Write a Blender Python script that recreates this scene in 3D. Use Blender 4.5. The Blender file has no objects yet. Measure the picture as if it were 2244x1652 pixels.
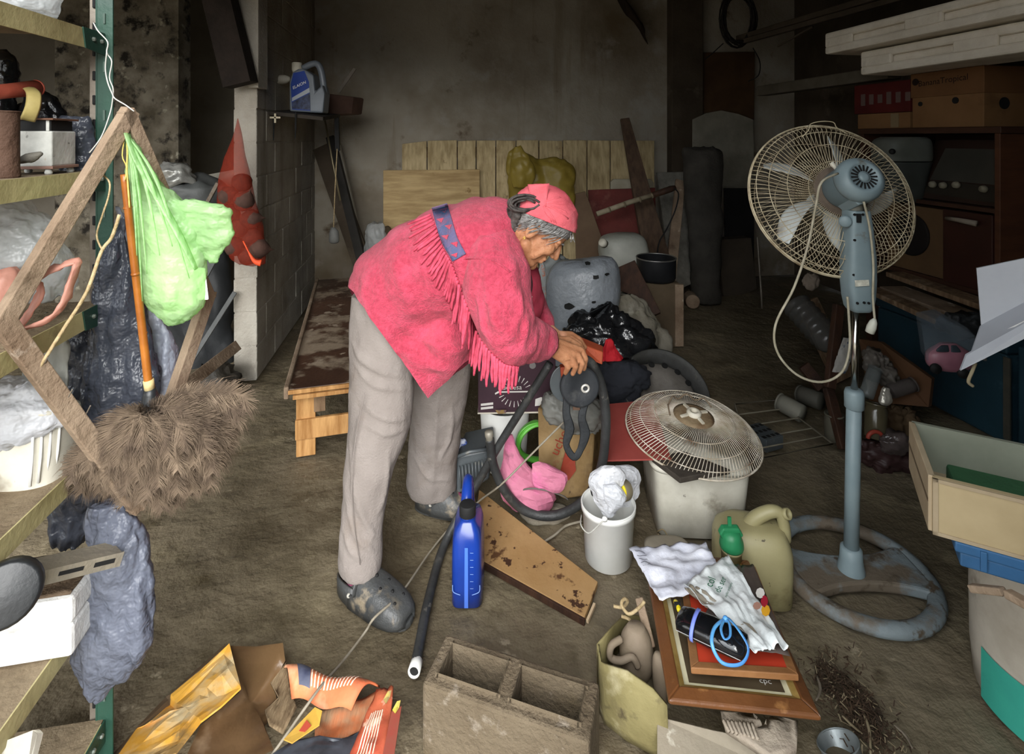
import bpy, bmesh, math, random
from mathutils import Vector as V, Matrix, noise
from mathutils.bvhtree import BVHTree
random.seed(7)
SC = bpy.context.scene
COL = SC.collection

# ---------------------------------------------------------------- camera
F, CX, HY, H = 1180.0, 1122.0, 300.0, 1.47          # focal length, centre column and horizon row of the photo in pixels; eye height in m
cam = bpy.data.cameras.new('camera')
cam.sensor_fit = 'HORIZONTAL'; cam.sensor_width = 36.0
cam.lens = F / 2244.0 * 36.0
cam.shift_y = -(826.0 - HY) / 2244.0
cam.clip_start = 0.05; cam.clip_end = 100
camo = bpy.data.objects.new('camera', cam)
camo.location = (0, 0, H); camo.rotation_euler = (math.radians(90), 0, 0)
COL.objects.link(camo); SC.camera = camo

# ---------------------------------------------------------------- overcast daylight from the open front of the shed
w = bpy.data.worlds.new('overcast_sky'); SC.world = w; w.use_nodes = True
bg = w.node_tree.nodes['Background']
bg.inputs[1].default_value = 2.7
# standard overcast sky: luminance (1 + 2 sin elevation) / 3, dull ground below the horizon
_n, _l = w.node_tree.nodes, w.node_tree.links
_tc = _n.new('ShaderNodeTexCoord'); _sx = _n.new('ShaderNodeSeparateXYZ'); _l.new(_tc.outputs['Generated'], _sx.inputs[0])
_rp = _n.new('ShaderNodeValToRGB'); _l.new(_sx.outputs['Z'], _rp.inputs[0])
_rp.color_ramp.elements[0].position = 0.0; _rp.color_ramp.elements[0].color = (.31, .325, .335, 1)
_rp.color_ramp.elements[1].position = 1.0; _rp.color_ramp.elements[1].color = (.93, .97, 1, 1)
_lt = _n.new('ShaderNodeMath'); _lt.operation = 'LESS_THAN'; _lt.inputs[1].default_value = 0.0; _l.new(_sx.outputs['Z'], _lt.inputs[0])
_mx = _n.new('ShaderNodeMix'); _mx.data_type = 'RGBA'; _l.new(_lt.outputs[0], _mx.inputs[0]); _l.new(_rp.outputs[0], _mx.inputs[6]); _mx.inputs[7].default_value = (.09, .085, .075, 1)
_l.new(_mx.outputs[2], bg.inputs[0])
sun = bpy.data.lights.new('soft_sun', 'SUN'); sun.energy = 2.3; sun.angle = math.radians(55); sun.color = (1, .98, .95)
suno = bpy.data.objects.new('soft_sun', sun); COL.objects.link(suno)
suno.rotation_euler = V((-0.14, 1.0, -0.58)).to_track_quat('-Z', 'Y').to_euler()
SC.view_settings.view_transform = 'Standard'
SC.view_settings.look = 'None'
SC.view_settings.exposure = 1.65
SC.view_settings.gamma = 1.0
SC.view_settings.use_curve_mapping = False

# ---------------------------------------------------------------- helpers
DSC = 1.0                                            # nearer/farther factor along the sight line, 1 = as written
def P(px, py, d):
    d = d * DSC
    return V(((px - CX) / F * d, d, H - (py - HY) / F * d))
def G(px, py, z=0.0):
    return P(px, py, F * (H - z) / (py - HY))
def PX(n, d):
    return n / F * d * DSC
A = math.radians(9.2)
EU = V((math.cos(A), math.sin(A), 0)); EV = V((-math.sin(A), math.cos(A), 0)); Z = V((0, 0, 1))
C0 = V((-1.82, 4.97, 0))
def R(u, v, z=0.0):
    return C0 + EU * u + EV * v + Z * z
def rot(v, ax, deg):
    return Matrix.Rotation(math.radians(deg), 3, ax) @ v
def lin(c):
    return c / 12.92 if c <= .04045 else ((c + .055) / 1.055) ** 2.4
def hexc(h):
    c = [lin(int(h[i:i + 2], 16) / 255) for i in (0, 2, 4)]; t = max(c)
    g = 1.0 if t > .62 else (.82 if t < .45 else .82 + .18 * (t - .45) / .17)
    return tuple(x * g for x in c) + (1.0,)

class M:
    def __init__(s): s.v = []; s.f = []
    def add(s, vs, fs):
        o = len(s.v); s.v += [V(x) for x in vs]; s.f += [tuple(i + o for i in f) for f in fs]; return s
    def box(s, c, a, b, h):
        """c centre; a, b, h half-axis vectors"""
        c, a, b, h = V(c), V(a), V(b), V(h)
        if a.cross(b).dot(h) < 0: a = -a
        vs = [c + a * i + b * j + h * k for k in (-1, 1) for j in (-1, 1) for i in (-1, 1)]
        return s.add(vs, [(0, 2, 3, 1), (4, 5, 7, 6), (0, 1, 5, 4), (2, 6, 7, 3), (0, 4, 6, 2), (1, 3, 7, 5)])
    def bx(s, x0, x1, y0, y1, z0, z1):
        return s.box(((x0 + x1) / 2, (y0 + y1) / 2, (z0 + z1) / 2), ((x1 - x0) / 2, 0, 0), (0, (y1 - y0) / 2, 0), (0, 0, (z1 - z0) / 2))
    def beam(s, p, q, wd, ht, up=Z, taper=1.0):
        p, q = V(p), V(q); ax = (q - p).normalized(); up = V(up)
        sd = ax.cross(up).normalized(); u2 = sd.cross(ax).normalized()
        vs = []
        for e, k in ((p, 1), (q, taper)):
            for i, j in ((-1, -1), (1, -1), (1, 1), (-1, 1)):
                vs.append(e + sd * (wd / 2 * i * k) + u2 * (ht / 2 * j * k))
        return s.add(vs, [(3, 2, 1, 0), (4, 5, 6, 7), (0, 1, 5, 4), (1, 2, 6, 5), (2, 3, 7, 6), (3, 0, 4, 7)])
    def plate(s, pts, t):
        """polygon extruded by vector t"""
        pts = [V(p) for p in pts]; t = V(t); n = len(pts)
        nr = V((0, 0, 0))
        for i in range(n): nr += (pts[i] - pts[0]).cross(pts[(i + 1) % n] - pts[0])
        if nr.dot(t) > 0: pts = pts[::-1]
        vs = pts + [p + t for p in pts]
        fs = [tuple(range(n)), tuple(range(2 * n - 1, n - 1, -1))] + [(i, i + n, (i + 1) % n + n, (i + 1) % n) for i in range(n)]
        return s.add(vs, fs)
    def ell(s, c, a, b, n, k=0, m=12, l=8):
        """ellipsoid with half-axis vectors"""
        c, a, b, n = V(c), V(a), V(b), V(n)
        vs = [c - n]; fs = []
        for i in range(1, l):
            t = math.pi * i / l - math.pi / 2
            for j in range(m):
                q = 2 * math.pi * j / m
                vs.append(c + (a * math.cos(q) + b * math.sin(q)) * math.cos(t) + n * math.sin(t))
        vs.append(c + n)
        for j in range(m): fs.append((0, 1 + (j + 1) % m, 1 + j))
        for i in range(l - 2):
            for j in range(m):
                x = 1 + i * m
                fs.append((x + j, x + (j + 1) % m, x + m + (j + 1) % m, x + m + j))
        e = len(vs) - 1; x = e - m
        for j in range(m): fs.append((x + j, x + (j + 1) % m, e))
        return s.add(vs, fs)
    def ball(s, c, r, m=10, l=7):
        return s.ell(c, (r, 0, 0), (0, r, 0), (0, 0, r), 0, m, l)
    def rings(s, secs, n, cap=True, close=False):
        """secs: lists of n points"""
        vs = [p for sec in secs for p in sec]; fs = []; k = len(secs)
        for i in range(k if close else k - 1):
            for j in range(n):
                a = i * n; b = ((i + 1) % k) * n
                fs.append((a + j, a + (j + 1) % n, b + (j + 1) % n, b + j))
        if cap and not close:
            fs.append(tuple(range(n - 1, -1, -1))); fs.append(tuple((k - 1) * n + j for j in range(n)))
        return s.add(vs, fs)
    def tube(s, pts, r, n=8, close=False, k=0, cap=True, flat=1.0, up=None):
        pts = [V(p) for p in pts]
        rs = list(r) if isinstance(r, (list, tuple)) else [r] * len(pts)
        if k: pts, rs = smooth_path(pts, rs, k, close)
        m = len(pts); secs = []; prev = None
        for i in range(m):
            a = pts[(i - 1) % m] if (close or i > 0) else pts[i]
            b = pts[(i + 1) % m] if (close or i < m - 1) else pts[i]
            t = (b - a)
            if t.length < 1e-9: t = V((0, 0, 1))
            t.normalize()
            if prev is None:
                u = V(up) if up else (V((0, 0, 1)) if abs(t.z) < .9 else V((1, 0, 0)))
                x = t.cross(u).normalized()
            else:
                x = prev - t * prev.dot(t)
                if x.length < 1e-6: x = t.orthogonal()
                x.normalize()
            prev = x; y = t.cross(x)
            secs.append([pts[i] + (x * math.cos(q) + y * math.sin(q) * flat) * rs[i] for q in [2 * math.pi * j / n for j in range(n)]])
        return s.rings(secs, n, cap, close)
    def lathe(s, prof, c, ax=Z, n=24, cap=True, xv=None):
        c, ax = V(c), V(ax).normalized()
        x = V(xv) if xv else (V((1, 0, 0)) if abs(ax.x) < .8 else V((0, 1, 0)))
        x = (x - ax * x.dot(ax)).normalized(); y = ax.cross(x)
        return s.rings([[c + ax * h + (x * math.cos(2 * math.pi * j / n) + y * math.sin(2 * math.pi * j / n)) * r for j in range(n)] for r, h in prof], n, cap)
    def loft(s, secs, n=18, cap=True, pw=1.0):
        """secs: (centre, half-axis a, half-axis b)"""
        out = []
        for c, a, b in secs:
            row = []
            for j in range(n):
                q = 2 * math.pi * j / n; cs, sn = math.cos(q), math.sin(q)
                if pw != 1: cs = math.copysign(abs(cs) ** pw, cs); sn = math.copysign(abs(sn) ** pw, sn)
                row.append(V(c) + V(a) * cs + V(b) * sn)
            out.append(row)
        return s.rings(out, n, cap)
    def sil(s, rows, d, tk=.8, n=24, k=5, cap=True, pw=1.0, tmax=None):
        """body whose outline is given by photo rows (y, left, right[, distance]); thickness tk x its width"""
        rr = [tuple(r) + (d,) * (4 - len(r)) for r in rows]
        pts, _ = smooth_path([V((r[0], r[1], r[2])) for r in rr], [1] * len(rr), k, False)
        ds, _ = smooth_path([V((r[3], 0, 0)) for r in rr], [1] * len(rr), k, False)
        secs = []
        for p, dd in zip(pts, ds):
            dd = dd.x; hw = max(PX(p.z - p.y, dd) / 2, .0008); th = hw * tk
            if tmax: th = min(th, tmax)
            secs.append((P((p.y + p.z) / 2, p.x, dd), V((hw, 0, 0)), V((0, th, 0))))
        return s.loft(secs, n, cap, pw)
    def grid(s, fn, nu, nv, closeu=False):
        vs = [fn(i / (nu if closeu else nu - 1), j / (nv - 1)) for j in range(nv) for i in range(nu)]
        fs = []
        for j in range(nv - 1):
            for i in range(nu if closeu else nu - 1):
                i2 = (i + 1) % nu
                fs.append((j * nu + i, j * nu + i2, (j + 1) * nu + i2, (j + 1) * nu + i))
        return s.add(vs, fs)
    def quadsheet(s, c00, c10, c11, c01, nu=12, nv=12, bulge=None):
        a, b, c, d = V(c00), V(c10), V(c11), V(c01)
        def fn(u, v):
            p = (a * (1 - u) + b * u) * (1 - v) + (d * (1 - u) + c * u) * v
            return p + (bulge(u, v) if bulge else V((0, 0, 0)))
        return s.grid(fn, nu, nv)

def smooth_path(pts, rs, k, close=False):
    n = len(pts); op = []; orr = []
    for i in range(n if close else n - 1):
        g = (lambda t: t % n) if close else (lambda t: min(max(t, 0), n - 1))
        p0, p1, p2, p3 = (pts[g(i + q)] for q in (-1, 0, 1, 2)); r1, r2 = rs[g(i)], rs[g(i + 1)]
        for j in range(k):
            t = j / k; t2 = t * t; t3 = t2 * t
            op.append((p1 * 2 + (p2 - p0) * t + (p0 * 2 - p1 * 5 + p2 * 4 - p3) * t2 + (p1 * 3 - p0 - p2 * 3 + p3) * t3) * .5)
            orr.append(r1 + (r2 - r1) * t)
    if not close: op.append(pts[-1]); orr.append(rs[-1])
    return op, orr

def root(o):
    while o.parent: o = o.parent
    return o
def crumple(me, amp, scale, seed=0, ridge=False, aniso=None, oct_=3):
    ns = [v.normal.copy() for v in me.vertices]
    for v, nrm in zip(me.vertices, ns):
        q = v.co.copy()
        if aniso: q = V((q.x * aniso[0], q.y * aniso[1], q.z * aniso[2]))
        q = q * scale + V((seed * 7.3, seed * 3.1, seed * 1.7))
        if ridge:
            t = 0; a = 1
            for o in range(oct_):
                t += (1 - abs(noise.noise(q)) * 2.4 - .5) * a; a *= .5; q = q * 2.1
        else:
            t = noise.fractal(q, 1.0, 2.0, oct_)
        v.co += nrm * (t * amp)
def crinkle(me, amp, scale, seed=0, aniso=None):
    crumple(me, amp, scale, seed, True, aniso, 3); me.update()
    crumple(me, amp * .33, scale * 2.7, seed + 3, True, aniso, 2); me.update()
def mk(name, m, mat, parent=None, smooth=False, bev=0, sub=0, label=None, cr=None, solid=0, kind=None):
    me = bpy.data.meshes.new(name)
    off = V((0, 0, 0))
    if parent is not None: off = root(parent).location.copy()
    elif kind != 'structure' and m.v:
        xs = [p.x for p in m.v]; ys = [p.y for p in m.v]; zs = [p.z for p in m.v]
        off = V(((min(xs) + max(xs)) / 2, (min(ys) + max(ys)) / 2, min(zs)))
    me.from_pydata([p - off for p in m.v], [], m.f)
    me.update()
    if cr:
        kw = dict(cr[2]) if len(cr) > 2 else {}
        if kw.pop('crinkle', False): crinkle(me, cr[0], cr[1], kw.get('seed', 0), kw.get('aniso'))
        else: crumple(me, cr[0], cr[1], **kw); me.update()
    me.materials.append(mat)
    if smooth:
        for p in me.polygons: p.use_smooth = True
    o = bpy.data.objects.new(name, me); COL.objects.link(o)
    if parent is None: o.location = off
    else: o.parent = parent
    if solid:
        md = o.modifiers.new('thickness', 'SOLIDIFY'); md.thickness = solid; md.offset = 0
    if bev:
        md = o.modifiers.new('bevel', 'BEVEL'); md.width = bev; md.segments = 2; md.limit_method = 'ANGLE'; md.angle_limit = .6
    if sub:
        md = o.modifiers.new('sub', 'SUBSURF'); md.levels = sub; md.render_levels = sub
    if label: o['label'] = label
    if kind: o['kind'] = kind
    return o
def tag(o, label, cat, group=None):
    o['label'] = label; o['category'] = cat
    if group: o['group'] = group
    return o
def thing(name, label, cat, base, group=None):
    o = bpy.data.objects.new(name, None); COL.objects.link(o); o.location = V(base); o.empty_display_size = .05
    return tag(o, label, cat, group)
def struct(name, m, mat, **k):
    return mk(name, m, mat, None, kind='structure', **k)
def text(s, org, xd, yd, size, mat, parent, name='lettering', align='LEFT', ext=.0006):
    cu = bpy.data.curves.new('lettering', 'FONT'); cu.body = s; cu.size = 1; cu.align_x = align; cu.resolution_u = 3
    t = bpy.data.objects.new('tmp', cu); COL.objects.link(t)
    bpy.context.view_layer.update()
    me = bpy.data.meshes.new_from_object(t.evaluated_get(bpy.context.evaluated_depsgraph_get()))
    bpy.data.objects.remove(t)
    xd, yd = V(xd).normalized(), V(yd).normalized(); nd = xd.cross(yd).normalized()
    m = M(); m.add([V(org) + xd * (v.co.x * size) + yd * (v.co.y * size) + nd * ext for v in me.vertices], [tuple(p.vertices) for p in me.polygons])
    return mk(name, m, mat, parent)
def remeshed(m, vox, smooth_it=6, fac=.5):
    """one continuous skin over overlapping solids"""
    me = bpy.data.meshes.new('tmp'); me.from_pydata(m.v, [], m.f); me.update()
    o = bpy.data.objects.new('tmp', me); COL.objects.link(o)
    md = o.modifiers.new('r', 'REMESH'); md.mode = 'VOXEL'; md.voxel_size = vox; md.adaptivity = 0
    if smooth_it:
        s = o.modifiers.new('s', 'SMOOTH'); s.factor = fac; s.iterations = smooth_it
    bpy.context.view_layer.update()
    r = bpy.data.meshes.new_from_object(o.evaluated_get(bpy.context.evaluated_depsgraph_get()))
    bpy.data.objects.remove(o)
    out = M(); out.v = [v.co.copy() for v in r.vertices]; out.f = [tuple(p.vertices) for p in r.polygons]
    return out
def capsule(m, p, q, r1, r2, n=14):
    p, q = V(p), V(q); ax = q - p; L = ax.length; ax.normalize()
    pts = [p - ax * r1 * math.sin(a) for a in (1.4, 1.0, .5)] + [p + ax * (L * i / 4) for i in range(5)] + [q + ax * r2 * math.sin(a) for a in (.5, 1.0, 1.4)]
    rs = [r1 * math.cos(a) for a in (1.4, 1.0, .5)] + [r1 + (r2 - r1) * i / 4 for i in range(5)] + [r2 * math.cos(a) for a in (.5, 1.0, 1.4)]
    m.tube(pts, rs, n); return m

def lowsheet(pts, nz_=.01):
    c = sum(pts, V((0, 0, 0))) / len(pts); vs = [c]; fs = []; n = len(pts); rg_ = 7
    for k in range(1, rg_ + 1):
        for p in pts: vs.append(c.lerp(p, k / rg_))
    for j in range(n): fs.append((0, 1 + j, 1 + (j + 1) % n))
    for k in range(rg_ - 1):
        for j in range(n): a = 1 + k * n; fs.append((a + j, a + n + j, a + n + (j + 1) % n, a + (j + 1) % n))
    vs = [v + Z * (nz_ * (noise.fractal(v * 14, 1, 2, 3) + .5)) for v in vs]
    return M().add(vs, fs)

# ---------------------------------------------------------------- procedural materials
MATS = {}
def mat(name, c, c2=None, sc=6, rough=.85, bump=0, bs=60, metal=0, spec=.3, st=None, stretch=None, lo=.35, hi=.65, trans=0, clear=0, det=6, sheen=0, subs=0, gl=None, bd=.01, drip=None):
    """c, c2 hex colours mixed by noise; st = list of (hex, scale, threshold, softness) stains; trans = transparency share"""
    if name in MATS: return MATS[name]
    ma = bpy.data.materials.new(name); ma.use_nodes = True; nt = ma.node_tree; N = nt.nodes; L = nt.links
    b = N['Principled BSDF']; out = N['Material Output']
    b.inputs['Roughness'].default_value = rough; b.inputs['Metallic'].default_value = metal
    b.inputs['Specular IOR Level'].default_value = spec
    if clear: b.inputs['Coat Weight'].default_value = clear; b.inputs['Coat Roughness'].default_value = .15
    if sheen: b.inputs['Sheen Weight'].default_value = sheen; b.inputs['Sheen Roughness'].default_value = .5
    if subs: b.inputs['Subsurface Weight'].default_value = subs; b.inputs['Subsurface Radius'].default_value = (.012, .005, .003); b.inputs['Subsurface Scale'].default_value = .5
    tc = N.new('ShaderNodeTexCoord'); mp = N.new('ShaderNodeMapping'); L.new(tc.outputs['Object'], mp.inputs[0])
    if stretch: mp.inputs['Scale'].default_value = stretch
    def nz(scale, detail=6, seed=0, vec=None, rg=.6):
        n = N.new('ShaderNodeTexNoise'); n.inputs['Scale'].default_value = scale; n.inputs['Detail'].default_value = detail; n.inputs['Roughness'].default_value = rg
        a = N.new('ShaderNodeVectorMath'); a.operation = 'ADD'; a.inputs[1].default_value = (seed * 3.7, seed * 1.3, seed * 5.1)
        L.new(vec or mp.outputs[0], a.inputs[0]); L.new(a.outputs[0], n.inputs['Vector']); return n.outputs[0]
    def ramp(src, lo_, hi_):
        r = N.new('ShaderNodeMapRange'); r.inputs[1].default_value = lo_; r.inputs[2].default_value = hi_; L.new(src, r.inputs[0]); return r.outputs[0]
    def mix(f, c1, c2_):
        x = N.new('ShaderNodeMix'); x.data_type = 'RGBA'; L.new(f, x.inputs[0])
        for i, cc in ((6, c1), (7, c2_)):
            if isinstance(cc, tuple): x.inputs[i].default_value = cc
            else: L.new(cc, x.inputs[i])
        return x.outputs[2]
    col = hexc(c)
    if c2: col = mix(ramp(nz(sc, det), lo, hi), col, hexc(c2))
    for i, (h_, s_, th, so) in enumerate(st or []):
        col = mix(ramp(nz(s_, 5, i + 2, tc.outputs['Object']), th, th + so), col, hexc(h_))
    if drip:
        m2_ = N.new('ShaderNodeMapping'); m2_.inputs['Scale'].default_value = (4, 4, .35); L.new(tc.outputs['Object'], m2_.inputs[0])
        col = mix(ramp(nz(1.2, 5, 7, m2_.outputs[0]), drip[1], drip[1] + drip[2]), col, hexc(drip[0]))
    if isinstance(col, tuple): b.inputs['Base Color'].default_value = col
    else: L.new(col, b.inputs['Base Color'])
    if bump:
        bn = N.new('ShaderNodeBump'); bn.inputs['Strength'].default_value = min(bump, 1); bn.inputs['Distance'].default_value = bd
        L.new(nz(bs, 4, 9), bn.inputs['Height']); L.new(bn.outputs[0], b.inputs['Normal'])
    if trans:
        t = N.new('ShaderNodeBsdfTransparent'); t.inputs[0].default_value = hexc(gl) if gl else (1, 1, 1, 1)
        tl = N.new('ShaderNodeBsdfTranslucent')
        if isinstance(col, tuple): tl.inputs[0].default_value = col
        else: L.new(col, tl.inputs[0])
        m1 = N.new('ShaderNodeMixShader'); m1.inputs[0].default_value = .3; L.new(b.outputs[0], m1.inputs[1]); L.new(tl.outputs[0], m1.inputs[2])
        m2 = N.new('ShaderNodeMixShader'); m2.inputs[0].default_value = trans; L.new(m1.outputs[0], m2.inputs[1]); L.new(t.outputs[0], m2.inputs[2])
        L.new(m2.outputs[0], out.inputs[0])
    MATS[name] = ma; return ma

mud = mat('wet_mud', '80745f', '645a46', 2.2, .58, .9, 15, bd=.018, spec=.35, st=[('8f8369', 3.3, .54, .16), ('4f4531', 6, .6, .12), ('9d917a', 17, .66, .06), ('524836', .9, .56, .12)], det=9)
mudflat = mat('dried_mud', '8a7660', '6d5b48', 5, .8, .8, 40, st=[('a39380', 9, .58, .12)])
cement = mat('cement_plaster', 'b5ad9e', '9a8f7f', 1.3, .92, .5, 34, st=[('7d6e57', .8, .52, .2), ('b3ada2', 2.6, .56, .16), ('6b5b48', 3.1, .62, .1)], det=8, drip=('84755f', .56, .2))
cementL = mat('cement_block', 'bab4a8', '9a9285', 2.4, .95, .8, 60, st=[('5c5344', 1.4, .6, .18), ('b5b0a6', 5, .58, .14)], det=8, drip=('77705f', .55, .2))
cementD = mat('dark_cement', '5a4f42', '403629', 1.6, .95, .6, 40, st=[('6f6558', 3, .6, .15)])  # dark brown cement with paler blotches
moss = mat('mouldy_plaster', '7b7466', '4a4335', 5, .95, .9, 40, st=[('1f1b15', 9, .52, .12), ('95907f', 12, .62, .1)])
ceilm = mat('dark_ceiling', '4c4338', '362e26', 2, .95, .4, 30)  # plain dark brown ceiling
woodO = mat('old_wood', '9b7f62', '6f563f', 5, .8, .5, 70, stretch=(6, 6, 1), st=[('4d3b2b', 4, .6, .12), ('b59f86', 7, .62, .1)])
woodG = mat('weathered_wood', 'a8937c', '7d6753', 5, .85, .5, 60, st=[('5b4836', 6, .58, .14), ('c5b6a4', 11, .62, .1)])
woodN = mat('new_wood', 'c99a62', 'a87641', 4, .7, .2, 60, stretch=(9, 9, 1.2), st=[('7a5430', 3, .62, .1)])
woodD = mat('dark_wood', '4b3122', '301f16', 4, .65, .3, 60, stretch=(7, 7, 1))
ply = mat('plywood', 'cdb282', 'b29466', 3, .8, .15, 50, stretch=(1, 1, 7), st=[('7c5f38', 2.2, .64, .12), ('96784a', 6, .63, .07)])
plank = mat('pale_planks', 'cdb98f', 'b09a70', 3, .8, .2, 50, stretch=(9, 9, 1), st=[('6f5638', 5, .66, .08), ('8d7248', 2, .62, .12)])
benchtop = mat('stained_bench_top', '5d4131', '452e22', 3, .42, .25, 50, st=[('9d8b76', 5, .5, .1), ('a89783', 12, .6, .06)], spec=.5)
greenm = mat('green_painted_steel', '2c5444', '1f4034', 6, .5, .15, 60, st=[('7d7a6a', 10, .66, .06)], spec=.5)
slotm = mat('grey_steel', '8d8478', '6c6155', 8, .55, .2, 60, st=[('5a3f2a', 9, .62, .08)], metal=.3)
creamm = mat('cream_painted_shelf', 'cabf8c', 'a59a6a', 5, .6, .2, 50, st=[('6f6349', 6, .6, .1), ('8a7a58', 2.5, .62, .14)], spec=.4)
shelfmud = mat('muddy_shelf_top', '9b8a70', '75644e', 6, .8, .5, 40)
plW = mat('white_plastic', 'e8e8e4', 'd5d5cf', 4, .45, .05, 40, spec=.45, st=[('a79c88', 7, .66, .08)])
plWd = mat('dirty_white_plastic', 'd6d2c4', 'b9b3a2', 4, .55, .1, 40, st=[('7d715d', 5, .6, .12), ('5f5444', 18, .68, .05)], spec=.4)
plG = mat('grey_plastic', '555b5e', '43494c', 5, .4, .1, 40, st=[('8d8778', 8, .62, .1)], spec=.5)
plB = mat('black_plastic', '1d1f21', '2a2c2e', 6, .4, .1, 40, st=[('6a655b', 8, .66, .1)], spec=.5)
blk = mat('matt_black', '151515', '202020', 8, .7)
# ================================================================ THE SETTING
def fz(x, y):
    return -.010 + .010 * noise.fractal(V((x * 2.3, y * 2.3, 0)), 1, 2, 3) + .0045 * noise.fractal(V((x * 10, y * 10, 3)), 1, 2, 3)
fm = M()
def ffn(u, v):
    a = 2 * u - 1; x = 5.5 * (.45 * a + .55 * a ** 3); y = -3.5 + 3.5 * min(v / .12, 1) + 7 * (max(v - .12, 0) / .88) ** 1.5
    return V((x, y, min(fz(x, y), 0)))
fm.grid(ffn, 420, 360)
struct('floor', fm, mud, smooth=True)

# back wall with its pillar
struct('wall_back', M().plate([R(-.2, 0), R(5.2, 0), R(5.2, 0, 3.0), R(-.2, 0, 3.0)], EV * .15), cement)
struct('trim_1', M().box(R(3.62, -.06, 1.5), EU * .17, EV * .06, Z * 1.5), cementD, bev=.01)
# right wall
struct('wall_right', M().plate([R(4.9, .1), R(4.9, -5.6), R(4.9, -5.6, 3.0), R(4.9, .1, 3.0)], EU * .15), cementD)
# ceiling over the shed
struct('ceiling', M().plate([R(-3.6, .4, 2.95), R(5.3, .4, 2.95), R(5.3, -4.6, 2.95), R(-3.6, -4.6, 2.95)], Z * .1), ceilm)
# lintel of the wide opening; unseen wall and roof added to shade the right
struct('wall_light_block', M().plate([R(1.3, -5.45), R(5.1, -5.45), R(5.1, -5.45, 3.0), R(1.3, -5.45, 3.0)], -EV * .15), cementD)
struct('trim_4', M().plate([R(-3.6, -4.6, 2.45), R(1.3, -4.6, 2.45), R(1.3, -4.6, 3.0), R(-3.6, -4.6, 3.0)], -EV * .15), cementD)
struct('ceiling_light_block', M().plate([R(1.3, -4.6, 2.95), R(5.3, -4.6, 2.95), R(5.3, -5.6, 2.95), R(1.3, -5.6, 2.95)], Z * .1), ceilm)  # unseen roof piece added to keep overhead light off the right
# left block wall ending in a pier
wl = struct('wall_left', M().plate([R(-.004, 0), R(-.004, -1.736), R(-.004, -1.736, 2.95), R(-.004, 0, 2.95)], EU * -.122), cementL)
rb = random.Random(3)
for c in range(14):
    z0 = c * .205
    v = -1.742; first = .4 if c % 2 == 0 else .2
    L_ = first
    while v < -.02:
        e = min(v + L_, -.005)
        g = .004
        dz = rb.uniform(-.0015, .0015)
        m = M().box(R(-.065 + rb.uniform(-.002, .002), (v + e) / 2, z0 + .1025), EU * .066, EV * ((e - v) / 2 - g), Z * (.1025 - g + dz))
        mk('block', m, cementL, wl, bev=.006)
        v = e; L_ = .4
# the neighbouring bay behind the shelves
struct('wall_left_bay', M().plate([R(-3.4, .35), R(-.13, .35), R(-.13, .35, 2.95), R(-3.4, .35, 2.95)], EV * .12), mat('bay_plaster', '7d766a', '676053', 1.5, .95, .3, 40, st=[('5a5245', 2, .6, .2)]))
struct('wall_mouldy', M().plate([P(120, 0, 4.0) * 1, P(391, 0, 4.0), P(391, 780, 4.0), P(120, 780, 4.0)], V((0, .15, 0))).plate([P(120, -300, 4.0), P(391, -300, 4.0), P(391, 0, 4.0), P(120, 0, 4.0)], V((0, .15, 0))), moss)
struct('wall_left_far', M().plate([R(-3.4, .4), R(-3.4, -4.2), R(-3.4, -4.2, 2.95), R(-3.4, .4, 2.95)], EU * -.12), cement)
# dark slanting brace under the wall head, and the wall head beside it
br = struct('trim_2', M().beam(P(468, -60, 3.12), P(528, 186, 3.12), .16, .1, up=V((0, 1, 0))), mat('rotten_beam', '2f2620', '1f1813', 8, .9, .5, 50))
struct('trim_3', M().plate([P(510, -120, 3.2), P(566, -120, 3.2), P(566, 192, 3.2), P(545, 192, 3.2)], V((0, .12, 0))), cementL)
# ================================================================ THE PERSON
def E(m, px, py, d, rx, ry, rz):
    return m.ell(P(px, py, d), V((PX(rx, d), 0, 0)), V((0, rz, 0)), V((0, 0, PX(ry, d))), 0, 28, 18)
wool = mat('pink_wool', 'ca4a62', 'b4384f', 70, .95, .8, 160, sheen=.12, st=[('d05670', 9, .5, .3), ('bc4059', 26, .6, .15)], lo=.3, hi=.7)
fringe_m = mat('pink_yarn', 'd2526a', 'bc4258', 40, .95, .3, 200)
skin = mat('tanned_skin', 'c08a66', 'a8714f', 22, .55, .25, 120, subs=.15, st=[('8d563a', 30, .62, .1), ('d29a7c', 12, .6, .12)])
scarf_m = mat('salmon_cotton', 'd8666f', 'c95660', 9, .9, .35, 300, st=[('e28089', 7, .58, .14)])
hair_m = mat('grey_hair', 'a8a7a5', '56514d', 60, .5, .3, 300, stretch=(1, 1, 3))
hairD = mat('dark_grey_hair', '5b5450', '2f2a28', 60, .5, .3, 300)
trous = mat('grey_jersey', '9b928c', '8c837d', 6, .92, .35, 150, st=[('6f6259', 3.2, .62, .14), ('8b7f76', 6, .58, .16)])
sock_m = mat('burgundy_sock', '8b4560', '743650', 30, .95, .3, 200)
clog_m = mat('dark_clog_rubber', '3a3c3d', '4a4b4a', 8, .45, .3, 60, st=[('8b7f6c', 12, .54, .1), ('6e6555', 5, .58, .1)], spec=.5)
per = thing('person', 'person in a fringed pink wool sweater and salmon headscarf bending over a black hose', 'person', V((-.36, 1.86, 0)))

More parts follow.
